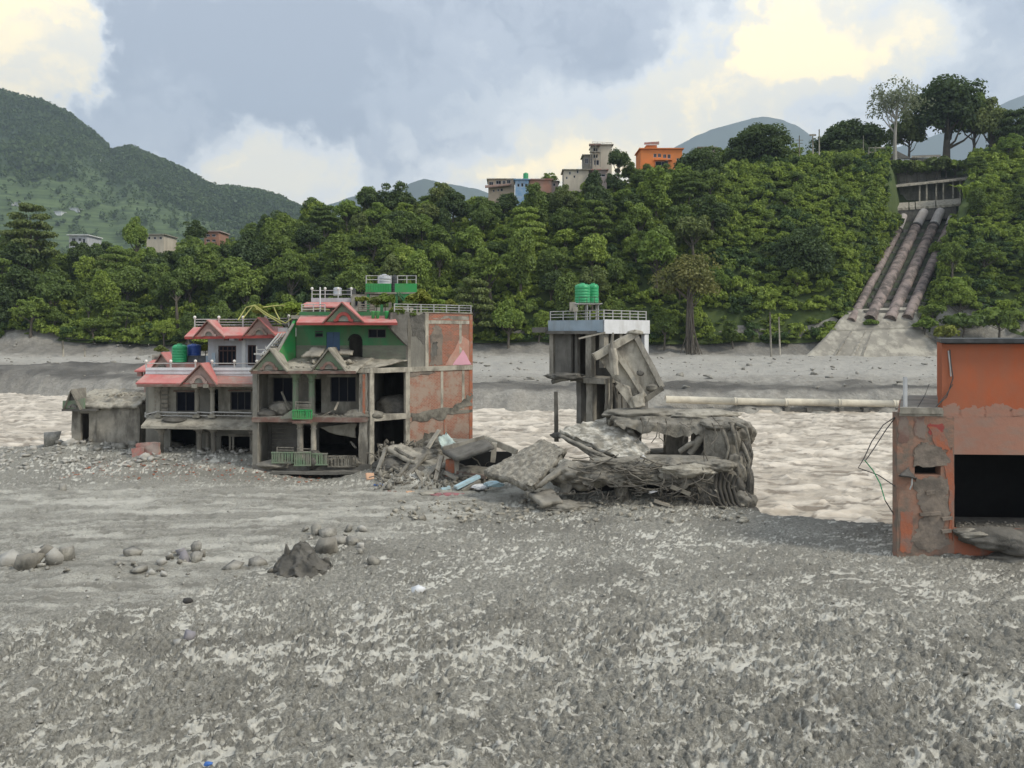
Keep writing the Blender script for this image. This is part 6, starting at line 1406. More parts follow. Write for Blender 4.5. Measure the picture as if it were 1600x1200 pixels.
def wreck():
    """collapsed storey: mud-draped roof on stub columns over a floor, roots and cables hanging from the front"""
    A = thing('collapsed_building', 'collapsed mud-draped concrete storey with tangled roots and cables hanging out', 'ruin', (6.5, 42, 0))
    Yf = 40.5
    slab('upper_roof', [W(952, 652, 43.0), W(1128, 655, 42.2), W(1152, 648, 45.4), W(950, 640, 46.0)], .32, 91, M['mudcoat'], A, nu=70, nv=24, amp=.34, edge=.05, freq=2.4)
    slab('roof_drape', [W(962, 660, 42.4), W(1110, 664, 41.8), W(1120, 652, 43), W(965, 650, 43.2)], .25, 92, M['mudcoat'], A, nu=30, nv=10, amp=.22, edge=.05)
    lump('mud_hump', W(1010, 648, 43.6), (2.6, 1.2, .38), 21, M['mudcoat'], A, .4, 1.8, 4); lump('mud_hump', W(1095, 648, 43.2), (2.0, 1.2, .32), 22, M['mudpale'], A, .35, 1.8, 4)
    slab('platform', [W(985, 722, 41.0), W(1140, 722, 41.0), W(1130, 700, 46.0), W(985, 700, 46.0)], .5, 93, pmat('brown_mud', (.26, .235, .19), (.215, .195, .16), 1.5, stain=(.17, .155, .13), bump=.4), A, nu=26, nv=10, amp=.08, edge=.02)
    for i, (p0, p1, y0, y1, Y, m) in enumerate(((1041, 1076, 663, 709, 43.6, 'concrete'), (986, 1003, 655, 705, 43.4, 'muddark'), (1084, 1100, 662, 712, 44.6, 'concrete_dark'))):
        chip(MB().box(X(p0, Y), X(p1, Y), Y, Y + .8, Z(y1 + 3, Y), Z(y0 - 5, Y)).obj('stub_column', M[m], A), 4, .05, 1.4, 95 + i)
    slab('leaning_slab', [W(1072, 712, 42.0), W(1122, 715, 41.8), W(1128, 662, 43.2), W(1100, 660, 43.4)], .2, 98, M['muddark'], A, nu=12, nv=10, amp=.15)
    for i, (a, b, r0) in enumerate((((1078, 708), (1106, 672), .22), ((1062, 706), (1090, 690), .15), ((1100, 712), (1128, 668), .2))):
        mb = MB(); pa, pb = Vector(W(*a, 42.0)), Vector(W(*b, 41.8)); mb.tube([pa, pa.lerp(pb, .5) + Vector((0, -.2, .15)), pb], [r0, r0 * 1.1, r0 * .8], 8); chip(mb.obj('fallen_trunk', M['mudcoat'], A, True), 1, .04, 3, i)
    # right end: mud-caked sheets hanging in folds, over a bulky core
    def curtain(nm, top, bot, mat, seed, folds=7, depth=.3, n=40, m=22):
        t = np.array(top, float); b = np.array(bot, float); u, v = np.meshgrid(np.linspace(0, 1, n), np.linspace(0, 1, m)); u = u.ravel(); v = v.ravel()
        ti = np.stack([np.interp(u, np.linspace(0, 1, len(t)), t[:, k]) for k in range(3)], 1); bi = np.stack([np.interp(u, np.linspace(0, 1, len(b)), b[:, k]) for k in range(3)], 1)
        P = ti * (1 - v)[:, None] + bi * v[:, None]; fo = fbm(u * folds + seed, v * 1.2, 3, seed) - .5; fi = np.abs(fbm(u * folds * 2.3, v * 1.5 + seed, 3, seed + 2) - .5)
        P[:, 1] += (fo * 2.4 - fi * 1.4) * depth * (.4 + .9 * v); P[:, 0] += (fbm(u * 3 + 5, v * 3, 3, seed + 4) - .5) * .5 * v; P[:, 2] += (fbm(u * 9, v * 4, 3, seed + 6) - .5) * .22 - v ** 6 * (fbm(u * 8, v * 0, 3, seed + 8) - .35) * 1.2
        Q = P + np.array([0, .14, 0]); f = grid_faces(m, n); link(nm, np_mesh(nm, np.concatenate([P, Q]), np.concatenate([f, f[:, ::-1] + n * m]), None, True), M[mat], A)
    curtain('mud_curtain', [W(1098, 664, 41.6), W(1132, 662, 41.2), W(1152, 668, 41.4), W(1160, 676, 42.2)], [W(1104, 760, 40.9), W(1136, 772, 40.4), W(1158, 792, 40.2), W(1178, 806, 40.6)], 'mudcoat', 3, 3, .22)
    curtain('mud_curtain', [W(1006, 722, 40.6), W(1060, 724, 40.2), W(1110, 724, 40.4), W(1130, 728, 40.6)], [W(1012, 750, 40.2), W(1062, 752, 39.7), W(1100, 760, 39.9), W(1126, 776, 40.2)], 'mudcoat', 8, 8, .3)
    curtain('mud_curtain', [W(884, 728, 41.2), W(930, 720, 40.8), W(975, 722, 40.6), W(1012, 724, 40.5)], [W(876, 768, 40.6), W(915, 748, 40.2), W(970, 760, 40.0), W(1010, 748, 40.1)], 'mudcoat', 14, 9, .28)
    curtain('mud_curtain', [W(960, 650, 42.8), W(1010, 652, 42.4), W(1070, 654, 42.2), W(1120, 656, 42.0)], [W(962, 664, 42.3), W(1010, 666, 42.0), W(1070, 668, 41.9), W(1122, 676, 41.7)], 'mudcoat', 21, 9, .3, m=10)
    for i, (px, py, Y, rad, m) in enumerate(((1138, 700, 42.0, (1.1, 1.2, 1.5), 'mudcoat'), (1146, 735, 41.4, (.9, 1.1, 1.2), 'mudcoat'), (1150, 675, 42.4, (1.0, 1.0, .8), 'mudcoat'), (1128, 664, 42, (1.2, .9, .45), 'mudcoat'), (1152, 768, 41.0, (.75, .9, 1.3), 'muddark'), (1166, 715, 41.4, (.35, .5, .9), 'muddark'), (1170, 755, 40.8, (.3, .4, .9), 'muddark'), (1166, 790, 40.2, (.35, .4, .7), 'muddark'), (1128, 745, 41.0, (1.2, .9, .8), 'mudcoat'), (1156, 782, 40.6, (.8, .8, .75), 'mudcoat'), (1168, 800, 40.2, (.6, .6, .35), 'muddark'), (1120, 700, 41.8, (.7, .6, 1.2), 'mudcoat'))):
        lump('draped_mud', W(px, py, Y), rad, 30 + i, M[m], A, .45, 1.4, 5, ridge=.3)
    # front mass between the floor and the mud flat
    for i, (px, py, Y, rad, m) in enumerate(((1096, 742, 40.8, (1.2, .9, .85), 'mudcoat'), (1050, 740, 40.7, (1.0, .9, .8), 'mudcoat'), (985, 738, 40.8, (1.1, .9, .75), 'mudcoat'), (940, 738, 40.9, (1.2, .9, .7), 'mudcoat'), (896, 744, 41.0, (1.2, .9, .65), 'mudcoat'), (1010, 745, 40.8, (1.0, .7, .4), 'mudpale'), (972, 772, 40.6, (.35, .5, .8), 'mudcoat'), (1080, 775, 40.6, (.3, .4, .6), 'mudcoat'), (1108, 776, 40.4, (.8, .6, .7), 'muddark'),
            (880, 792, 39.8, (1.4, .8, .3), 'mudcoat'), (1110, 800, 39.8, (1.6, .7, .25), 'muddark'), (1036, 722, 41.0, (3.6, .7, .35), 'mudcoat'), (1075, 735, 40.0, (1.5, .5, .35), 'mudpale'), (990, 725, 40.4, (1.6, .5, .3), 'mudcoat'), (1120, 728, 40.4, (1.0, .6, .4), 'mudcoat'))):
        lump('front_mud', W(px, py, Y), rad, 50 + i, M[m], A, .5, 1.5, 5, ridge=.2)
    MB().box(X(880, 42.4), X(1130, 42.4), 42.4, 42.6, -.4, Z(735, 42.4)).obj('cavity_shade_back', M['dark'], A)  # near-black sheets put the shade of the cavities into the colour
    MB().box(X(880, 42.4), X(1130, 42.4), 39.9, 42.39, -.5, -.02).obj('cavity_shade_floor', M['dark'], A)
    # roots and cables, beyond counting
    def strands(nm, n, box, mat, seed, sag, rad, comb=None):
        r = random.Random(seed); mb = MB(); x0, x1, y0, y1, Y0, Y1 = box
        for i in range(n):
            if comb: a = (r.uniform(x0, x1), r.uniform(y0, y1)); b = (a[0] + r.uniform(*comb[0]), a[1] + r.uniform(*comb[1]))
            else: a = (r.uniform(x0, x1), r.uniform(y0, y1)); b = (r.uniform(x0, x1), r.uniform(y0, y1))
            Ya = r.uniform(Y0, Y1); pa, pb = Vector(W(*a, Ya)), Vector(W(*b, Ya + r.uniform(-.3, .3))); k = 6; pts = []
            bow = Vector((r.uniform(-.3, .3), r.uniform(-.35, .1), -sag * r.uniform(.2, 1.2)))
            for j in range(k):
                t = j / (k - 1); pts.append(pa.lerp(pb, t) + bow * math.sin(PI * t) + Vector((r.uniform(-.05, .05), 0, r.uniform(-.05, .05))))
            q = rad * r.uniform(.5, 1.4); mb.tube(pts, [q * (1.1 - .5 * j / k) for j in range(k)], 5)
        return mb.obj(nm, M[mat], A, True, 'stuff')
    strands('root_mat', 40, (885, 1000, 712, 760, 39.7, 40.4), 'cable', 1, .25, .035, ((25, 75), (-16, 16)))
    strands('root_mat', 22, (960, 1130, 722, 780, 39.5, 40.2), 'cable', 2, .25, .03, ((-40, 45), (-10, 45)))
    strands('root_mat', 30, (880, 1090, 760, 796, 39.4, 40.0), 'cabledark', 3, .12, .035, ((-50, 50), (-10, 14)))
    strands('hanging_roots', 10, (1095, 1172, 650, 760, 40.2, 41.2), 'cable', 4, .05, .03, ((-12, 16), (25, 70)))
    strands('hanging_roots', 14, (1000, 1100, 652, 672, 41.6, 42.2), 'cable', 5, .05, .025, ((-14, 18), (10, 38)))
    strands('fine_roots', 40, (930, 1120, 745, 800, 39.3, 39.9), 'cabledark', 6, .08, .018, ((-22, 22), (8, 36)))
    # coil of hoses at the right foot
    for i in (1, 4):
        mb = MB(); cx, cz = X(1146, 40.0) + .1 * i % .3, Z(776, 40.0); rr = .42 + .13 * i + .07 * math.sin(i * 2.7); pts = [(cx + rr * .8 * math.cos(t + .3 * i), 39.9 + .05 * i + .1 * math.sin(3 * t), cz + rr * .95 * math.sin(t + .3 * i)) for t in np.linspace(1.7 + .5 * math.sin(i * 5), 4.6 + .8 * math.sin(i * 3), 16)]
        mb.tube(pts, .04, 6); mb.obj('hose', M['cable'], A, True)
    for i in range(5):
        mb = MB(); px = 1121 + i * 7; mb.tube([W(px, 735 + i * 2, 40.1), W(px - 4, 760, 39.9), W(px + 3, 785, 39.8), W(px + 14, 800, 39.7)], .08, 7); mb.obj('hose', M['cabledark'], A, True)
    for i, (a, b, w, h, m) in enumerate((((1022, 782, 39.5), (1046, 790, 39.4), .3, .14, 'woodpale'), ((1013, 770, 39.7), (1028, 766, 39.7), .1, .1, 'white'), ((1117, 756, 40), (1120, 782, 39.9), .14, .12, 'wood'), ((1048, 760, 39.6), (1078, 772, 39.6), .16, .2, 'wood'), ((1085, 742, 39.8), (1108, 734, 40), .12, .2, 'woodpale'))):
        mb = MB(); mb.bar(W(*a), W(*b), w, h); mb.obj('plank', M[m], A)
    for i, (a, b, c) in enumerate((((1150, 662), (1165, 668), (1172, 690)), ((1158, 690), (1170, 720), (1166, 752)), ((1128, 668), (1138, 700), (1130, 742)), ((1164, 740), (1176, 770), (1172, 808)), ((1140, 660), (1150, 690), (1156, 730)))):
        mb = MB(); mb.tube([W(*a, 41.2), W((a[0] + b[0]) / 2 + 1, (a[1] + b[1]) / 2, 40.9), W(*b, 40.7), W(*c, 40.5)], [.10, .12, .09, .04], 7); chip(mb.obj('hanging_root', M['mudcoat'], A, True), 1, .05, 3, i)
    # white stone on the platform edge
    v, f = rock_mesh(5, 2); link('stone', np_mesh('stone', v * np.array([.3, .25, .2]) + np.array(W(1006, 715, 40.6)), None, f), M['white'], A)
wreck()

def fallen_slabs():
    e = thing('fallen_slab', 'large pale slab with white streaks sloping off the ruin', 'concrete slab', W(940, 690, 43))
    slab('slab', [W(872, 672, 43.4), W(965, 645, 44.6), W(1016, 704, 41.6), W(984, 724, 41.0)], .3, 101, M['slabstreak'], e, nu=44, nv=36, amp=.15, edge=.06, sag=-.25, freq=2.0)
    slab('slab_edge', [W(874, 676, 43.0), W(930, 712, 41.4), W(984, 727, 40.8), W(900, 690, 42.0)], .2, 102, M['mudcoat'], e, nu=12, nv=8, amp=.1)
    e = thing('fallen_slab', 'gravel-crusted grey slab tilted against the ruin foot', 'concrete slab', W(820, 760, 40))
    slab('slab', [W(757, 735, 41.6), W(832, 762, 39.6), W(884, 702, 42.0), W(846, 686, 44.0)], .38, 103, M['gravelslab'], e, nu=44, nv=36, amp=.14, edge=.05, sag=-.2, freq=2.2)
    slab('slab_lip', [W(834, 762, 39.5), W(862, 744, 39.9), W(898, 718, 41), W(880, 722, 41)], .2, 104, M['mudcoat'], e, nu=12, nv=6, amp=.08)
    e = thing('roof_piece', 'tilted square concrete canopy on a post among the rubble', 'concrete slab', W(750, 725, 46))
    slab('canopy', [W(690, 702, 46.5), W(712, 716, 44.6), W(772, 696, 44.6), W(756, 684, 47.4)], .25, 105, M['concrete_dark'], e, nu=14, nv=10, amp=.04, edge=.01)
    mb = MB(); mb.bar(W(757, 684, 47.2), W(808, 707, 46.6), .2, .34); chip(mb.obj('edge_beam', M['concrete_pale'], e), 3, .04, 2, 1)
    mb = MB(); mb.bar(W(692, 702, 46.3), W(757, 684, 47.2), .2, .3); chip(mb.obj('edge_beam', M['concrete'], e), 3, .04, 2, 2)
    mb = MB(); mb.bar(W(773, 692, 46.4), W(770, 722, 46.4), .3, .3); chip(mb.obj('post', M['concrete_pale'], e), 3, .03, 2, 3)
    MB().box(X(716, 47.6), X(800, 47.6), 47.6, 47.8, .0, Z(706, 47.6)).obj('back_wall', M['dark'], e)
    e = thing('fallen_slab', 'broken wedge slab lying under the tilted gravel slab', 'concrete slab', W(850, 785, 39))
    slab('slab', [W(826, 770, 40), W(862, 764, 40.4), W(880, 782, 39.2), W(846, 786, 38.9)], .25, 106, M['concrete'], e, nu=10, nv=8, amp=.08)
    e = thing('fallen_slab', 'curved pale slab in the rubble in front of the brick wall', 'concrete slab', W(635, 712, 47))
    slab('slab', [W(602, 698, 48.0), W(650, 722, 46.8), W(668, 714, 47.4), W(626, 692, 48.8)], .3, 107, M['concrete_pale'], e, nu=16, nv=8, amp=.1, sag=.25)
    e = thing('concrete_post', 'broken concrete post standing in the water left of the ruin', 'post', W(869, 672, 52))
    mb = MB(); mb.hexa([W(866, 690, 52), W(873, 690, 52), W(873, 690, 52.3), W(866, 690, 52.3), W(865.5, 612, 52), W(871.5, 612, 52), W(871.5, 611, 52.3), W(865.5, 611, 52.3)]); chip(mb.obj('shaft', M['concrete'], e), 4, .03, 1.6, 1)
    lump('foot_mud', W(872, 680, 51.8), (.5, .4, .2), 8, M['muddark'], e, .4, 2, 3)
fallen_slabs()

def rubble_pile():
    r = random.Random(12)
    planks = [((588, 742, 46.8), (603, 700, 48), .22, .14, 'concrete'), ((640, 742, 46.2), (664, 710, 47.4), .3, .16, 'wood'), ((663, 752, 45.6), (688, 722, 46.6), .28, .14, 'wood'), ((680, 752, 45.2), (690, 712, 46.4), .26, .14, 'woodpale'), ((668, 700, 48.4), (686, 672, 49.2), .3, .1, 'concrete_pale'), ((650, 735, 46), (662, 756, 45), .2, .12, 'wood'),
              ((696, 738, 45.6), (714, 748, 45.2), .25, .2, 'concrete'), ((714, 738, 46), (760, 746, 45.4), .2, .2, 'browntrim'), ((622, 745, 46), (640, 722, 47), .22, .12, 'mudcoat'), ((605, 725, 47.4), (640, 745, 46), .2, .12, 'mudcoat'), ((618, 700, 48), (648, 716, 47.2), .25, .16, 'concrete'), ((636, 756, 45), (652, 748, 45.6), .14, .1, 'wood')]
    where = ['upright against the corner column', 'leaning left of the red brick stub', 'leaning on the middle of the rubble', 'the palest one standing before the red brick stub', 'leaning below the pale green sheet', 'lying at the front of the rubble', 'short and thick under the canopy', 'brown, lying flat under the canopy', 'slanting in the left half of the rubble', 'muddy, sliding toward the front', 'lying behind the curved pale slab', 'small, at the foot of the rubble']
    for (a, b, w, h, m), lw in zip(planks, where):
        e = thing('broken_beam', 'broken beam ' + lw, 'beam', W(*a), 'beams in the rubble pile'); mb = MB(); mb.bar(W(*a), W(*b), w, h); chip(mb.obj('beam', M[m], e), 3, .04, 2.2, len(lw))
    e = thing('brick_stub', 'short red brick and concrete stub standing in the rubble', 'brick pier', W(704, 745, 46)); chip(MB().box(X(696, 46), X(710, 46), 46, 46.5, Z(750, 46), Z(719, 46)).obj('bricks', M['brickred'], e), 4, .03, 2, 1); chip(MB().box(X(710, 46) + .01, X(717, 46), 45.95, 46.5, Z(750, 46), Z(718, 46)).obj('concrete_edge', M['concrete_pale'], e), 3, .03, 2, 2)
    e = thing('green_sheet', 'pale green curled sheet metal on top of the rubble', 'sheet metal', W(695, 698, 48))
    slab('sheet', [W(684, 684, 48.6), W(690, 700, 48.0), W(712, 692, 48.2), W(698, 676, 48.8)], .03, 110, M['sheetgreen'], e, nu=10, nv=8, amp=.16, sag=.3)
    e = thing('blue_plank', 'pale blue painted plank lying in front of the canopy', 'plank', W(730, 760, 44)); mb = MB(); mb.bar(W(712, 762, 43.8), W(748, 744, 44.6), .42, .16); mb.obj('plank', M['skyblue'], e)
    mb = MB(); mb.bar(W(722, 768, 43.6), W(750, 752, 44.2), .2, .22); chip(mb.obj('batten', M['wood'], e), 3, .03, 2, 1)
    e = thing('blue_plank', 'small pale blue board left of the long blue plank', 'plank', W(697, 762, 44)); mb = MB(); mb.bar(W(690, 765, 43.8), W(703, 761, 44), .25, .15); mb.obj('plank', M['skyblue'], e)
    for nm, px, py, Y, s, m, lab, cat in (('pink_cloth', 700, 775, 42.6, (.85, .4, .14), 'cloth', 'crumpled reddish cloth lying in front of the rubble', 'cloth'), ('white_bundle', 672, 772, 43, (.55, .3, .12), 'mudpale', 'pale crumpled bundle beside the reddish cloth', 'bundle'), ('blue_tarp', 593, 759, 45, (.32, .2, .08), 'bluecloth', 'scrap of blue tarp at the left foot of the rubble', 'tarp'), ('white_bundle', 750, 762, 43.6, (.5, .35, .15), 'white', 'whitish bundle right of the long blue plank', 'bundle'), ('dark_bundle', 612, 770, 43.6, (.3, .2, .1), 'browntrim', 'small dark brown lump left of the orange board', 'debris'), ('white_bundle', 772, 757, 43.2, (.55, .3, .18), 'skyblue', 'pale bluish crumpled sheet under the gravel slab', 'sheet')):
        lump(nm, W(px, py - 1, Y), s, len(lab), M[m], None, .45, 2.2, 4); o = bpy.data.objects[-1] if False else [q for q in bpy.data.objects if q.name.startswith(nm) and 'label' not in q][-1]; tag(o, lab, cat)
    for px, py, Y, w, h, lab in ((578, 745, 46.4, .6, .6, 'peach board leaning under the corner of the green house'), (641, 773, 43.2, .42, .34, 'small orange board on the mud before the rubble')):
        e = thing('orange_board', lab, 'board', W(px, py, Y)); slab('board', [W(px - 6, py + 5, Y), W(px + 6, py + 4, Y - .1), W(px + 6, py - 6, Y + .3), W(px - 7, py - 6, Y + .3)], .05, int(px), M['peach'], e, nu=6, nv=6, amp=.03)
    # loose chunks one can pick out, then the fill
    places = {0: 'left part', 1: 'middle', 2: 'right part'}
    for i in range(30):
        px = r.uniform(596, 760); py = r.uniform(705, 765) - 8 * (px < 650); Y = Z0Y(py); v, f = rock_mesh(200 + i, 2); s = r.uniform(.16, .42)
        me = np_mesh('chunk', v * np.array([s * r.uniform(.8, 1.5), s, s * .7]), None, f); c = W(px, py - 2, Y); o = link('rubble_chunk', me, M[['concrete_pale', 'mudcoat', 'concrete', 'rockpale'][i % 4]]); o.location = c; o.rotation_euler = (0, 0, r.uniform(0, 6))
        sec = 0 if px < 650 else 1 if px < 705 else 2
        tag(o, f'broken concrete chunk in the {places[sec]} of the rubble pile beside the brick wall', 'rubble', f'chunks in the {places[sec]} of the rubble pile')
    for i, (px, py, Y, rad, m) in enumerate(((612, 732, 48.0, (1.2, 1.0, .6), 'muddark'), (650, 740, 47.2, (1.5, .9, .6), 'muddark'), (690, 732, 48.0, (1.6, 1.0, .7), 'mudcoat'), (655, 712, 49.2, (1.7, .9, .5), 'mudcoat'), (740, 742, 46.4, (1.5, .9, .5), 'mudcoat'), (700, 700, 50, (1.8, .9, .7), 'mudcoat'))):
        lump('rubble_mound', W(px, py, Y), rad, 140 + i, M[m], None, .4, 2.2, 5); o = [q for q in bpy.data.objects if q.name.startswith('rubble_mound') and 'label' not in q][-1]
        tag(o, 'earth and broken masonry heaped before the brick wall', 'rubble', kind='stuff')
    rs = np.random.RandomState(8); Vs, Fs, b = [], [], 0
    for i in range(950):
        px = rs.uniform(588, 770); py = rs.uniform(698, 770); Y = Z0Y(py); v, f = rock_mesh(i % 23, 1, 7); s = .04 + .17 * rs.rand() ** 2.5; v = v * s * np.where(rs.rand() < .3, 1.0, 1.0) * rs.uniform(.4, 2.0, 3) + np.array(W(px, py - 3 - 8 * rs.rand(), Y)); Vs.append(v); Fs.append(f + b); b += len(v)
    tag(link('rubble', np_mesh('rubble', np.concatenate(Vs), None, np.concatenate(Fs)), M['mudcoat'], kind='stuff'), 'small broken masonry filling the rubble pile', 'rubble')
    mb = MB()
    for i in range(90):
        px = r.uniform(590, 760); py = r.uniform(705, 760); Y = Z0Y(py) - .3; a = Vector(W(px, py, Y)); d = Vector((r.uniform(-1, 1), r.uniform(-.3, .2), r.uniform(-.3, .9))); pts = [a, a + d * .5 + Vector((0, -.1, .2)), a + d]; mb.tube(pts, r.uniform(.015, .04), 5)
    tag(mb.obj('rebar_tangle', M['cable'], None, True, 'stuff'), 'bent rods and roots sticking out of the rubble pile', 'rods')
def Z0Y(py): return 51.5 - (py - 700) / 70. * 7.6
rubble_pile()
# ================================================================= ORANGE BUILDING ON THE RIGHT
def orange_building():
    A = thing('orange_building', 'orange-painted building half buried in mud at the right edge', 'building', (18, 31, 0))
    d = Vector((1, -.06, 0)).normalized(); o = Vector((X(1402, 31), 31, 0)); back = Vector((.52, 1, 0)).normalized()
    # metres along the front from the left corner
    def U(px):
        t = (px - 800) / F; return (o.x - t * o.y) / (t * d.y - d.x)
    def Pt(px, py, off=0): u = U(px); p = o + d * u; p = p - Vector((d.y, -d.x, 0)) * 0; q = Vector((p.x, p.y, Z(py, p.y))); return q + Vector((d.y, -d.x, 0)) * off
    def zz(px, py): return Pt(px, py).z
    nrm = Vector((d.y, -d.x, 0))      # towards the viewer
    p2 = lambda v: (v.x, v.y)
    def wall(px0, px1, z0, z1, mat, nm, off=0, th=.3, ops=(), u1=None):
        a = o + d * U(px0) + nrm * off; b = o + d * (u1 if u1 is not None else U(px1)) + nrm * off
        return MB().wall(p2(a), p2(b), z0, z1, th, [(q[0] - U(px0), q[1] - U(px0), q[2], q[3]) for q in ops]).obj(nm, M[mat], A)
    W1 = 9.0
    zl = zz(1472, 640); zt = zz(1540, 537); zo0, zo1 = zz(1500, 828), zz(1500, 710)
    # lower storey: pier on the left, big opening on the right
    chip(wall(1402, 1491, -.9, zz(1420, 645), 'orangepatch', 'pier', 0, .45, [(U(1429), U(1470), zz(1450, 742), zz(1450, 728)), (U(1421), U(1472), -.9, zz(1440, 868) - .05)]), 0, 0)
    wall(1491, 1600, zo1, zl, 'orangemud', 'silted_band', .0, .4, u1=W1); wall(1472, 1600, zl + .003, zt, 'orange', 'painted_wall', .0, .35, u1=W1)
    wall(1472, 1491, zz(1480, 650), zl, 'orangemud', 'silted_band', .012, .3)
    wall(1491, 1600, -.9, zo0, 'orangeraw', 'low_wall', 0, .4, [(U(1508), U(1560), -.9, zz(1530, 868) - .12)], u1=W1)
    # closing walls so that the opening is dark inside
    a = o; b = o + back * 7; MB().wall(p2(b), p2(a + back * .46), -.9, zz(1420, 645), .25).obj('left_wall', M['orangepatch'], A)
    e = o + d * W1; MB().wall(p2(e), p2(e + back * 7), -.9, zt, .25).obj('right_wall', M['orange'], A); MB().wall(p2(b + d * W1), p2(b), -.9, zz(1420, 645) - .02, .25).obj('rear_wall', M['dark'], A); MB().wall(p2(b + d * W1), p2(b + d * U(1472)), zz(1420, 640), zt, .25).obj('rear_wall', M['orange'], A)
    q = o + d * U(1472); MB().wall(p2(q + back * 7), p2(q + back * .36), zl, zt, .25).obj('left_wall', M['orange'], A)
    def deck(u0, u1, z0, z1, f0, f1, nm, mat):
        a, b = o + d * u0, o + d * u1; mb = MB(); mb.plan([p2(a + back * f0), p2(b + back * f0), p2(b + back * f1), p2(a + back * f1)], z0, z1); return mb.obj(nm, M[mat], A)
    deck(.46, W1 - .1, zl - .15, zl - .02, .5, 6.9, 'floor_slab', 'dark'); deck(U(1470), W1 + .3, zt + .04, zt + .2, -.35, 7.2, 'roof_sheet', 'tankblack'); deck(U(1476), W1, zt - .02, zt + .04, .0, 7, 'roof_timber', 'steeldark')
    deck(U(1406), U(1473), zz(1430, 646), zz(1430, 637), -.12, 7, 'ledge', 'concrete'); deck(.5, W1 - .1, -.5, -.35, .4, 6.9, 'inner_floor', 'muddark'); deck(U(1495), W1 - .1, zo0 - .6, zo0 + .02, .41, 2.4, 'inner_silt', 'muddark')
    # ledge post, bent rods, wires
    p = o + d * U(1415.5) + back * .4; MB().box(p.x - .06, p.x + .06, p.y, p.y + .12, zz(1430, 637), zz(1415, 590)).obj('ledge_post', M['white'], A)
    for a_, b_ in (((1432, 636), (1450, 600)), ((1460, 636), (1487, 600))):
        mb = MB(); mb.tube([Pt(*a_, .1), Pt((a_[0] + b_[0]) / 2 + 2, (a_[1] + b_[1]) / 2, .1), Pt(*b_, .1)], .018, 5); mb.obj('rod', M['steeldark'], A)
    mb = MB(); mb.tube([Pt(1483, 546, .06), Pt(1485, 570, .06), Pt(1488, 590, .06), Pt(1478, 620, .06), Pt(1462, 634, .1)], .02, 5); mb.obj('wire', M['steeldark'], A)
    mb = MB(); mb.tube([Pt(1481, 548, .04), Pt(1484, 575, .04), Pt(1485, 588, .04)], .03, 6); mb.obj('conduit', M['steel'], A)
    # broken plaster
    def patch(poly, mat, off=.02, nm='plaster_patch', seed=1, rg=2.2):
        r = random.Random(seed); pts = []
        for (x0, y0), (x1, y1) in zip(poly, poly[1:] + poly[:1]):
            for k in range(7): t = k / 7; pts.append(Pt(x0 + (x1 - x0) * t + r.uniform(-rg, rg), y0 + (y1 - y0) * t + r.uniform(-rg, rg), off))
        mb = MB(); mb.prism(pts, tuple(-nrm * (off + .01))); return chip(mb.obj(nm, M[mat], A), 0, 0)
    patch([(1428, 750), (1462, 744), (1482, 748), (1478, 772), (1484, 800), (1470, 822), (1484, 852), (1450, 862), (1424, 846), (1442, 806), (1432, 780)], 'graypatch', .03, seed=2, rg=3.2)
    for i, (a, b) in enumerate(((1474, 1500), (1500, 1540), (1540, 1580), (1580, 1640))): patch([(a, 636 + i % 2 * 3), ((a + b) / 2, 630 + (i * 5) % 9), (b, 637), (b, 652), (a, 650)], 'orangemud', .006, 'splash_patch', 40 + i, 3)
    patch([(1440, 690), (1470, 700), (1484, 720), (1478, 728), (1425, 728), (1430, 700)], 'graypatch', .03, seed=3)
    patch([(1404, 650), (1418, 650), (1420, 690), (1404, 692)], 'browntrim', .015, seed=4); patch([(1428, 652), (1445, 652), (1447, 684), (1430, 682)], 'browntrim', .018, seed=5); patch([(1450, 662), (1474, 662), (1474, 676), (1452, 678)], 'redtrim', .013, seed=6)
    patch([(1472, 715), (1489, 700), (1489, 845), (1482, 840), (1484, 780)], 'orangeraw', .025, seed=7); patch([(1450, 664), (1476, 676), (1486, 705), (1464, 700)], 'orangeraw', .022, seed=8)
    patch([(1404, 760), (1436, 756), (1436, 862), (1406, 862)], 'orangepatch', .012, seed=9); patch([(1406, 800), (1426, 798), (1424, 864), (1406, 862)], 'orangeraw', .02, seed=10)
    patch([(1406, 642), (1474, 642), (1474, 650), (1404, 650)], 'concrete', .03, seed=11, rg=.6)
    for k, (x0, y0, x1) in enumerate(((1470, 810, 1486), (1470, 830, 1484), (1436, 803, 1468), (1445, 770, 1460))): chip(MB().bar(Pt(x0, y0, .08), Pt(x1, y0 - 2, .08), .12, .12).obj('plaster_ledge', M['graypatch'], A), 2, .03, 3, k)
    # door hinge arm: bent sheet sticking out of the small opening
    slab('bent_sheet', [Pt(1396, 738, .55), Pt(1428, 744, .3), Pt(1432, 748, .04), Pt(1418, 730, .04)], .10, 120, M['steeldark'], A, nu=8, nv=6, amp=.04); mb = MB(); mb.tube([Pt(1421, 744, .25), Pt(1420, 756, .25), Pt(1418, 763, .2)], .03, 6); mb.obj('hook', M['steel'], A)
    for i, (px, py, rad, m) in enumerate(((1560, 840, (1.5, .7, .45), 'muddark'), (1600, 846, (1.4, .8, .5), 'muddark'), (1520, 832, (.9, .5, .2), 'mudcoat'), (1585, 872, (1.2, .6, .3), 'mudcoat'), (1490, 876, (.6, .5, .2), 'mudcoat'))):
        lump('mud_heap', tuple(Pt(px, py, .15)), rad, 160 + i, M[m], A, .4, 1.8, 4)
    sill_rubble('sill_rubble', A, 60, Pt(1500, 800).x, Pt(1620, 800).x, 31.2, 32.2, zo0, 31, 'mudcoat', .04, .14)
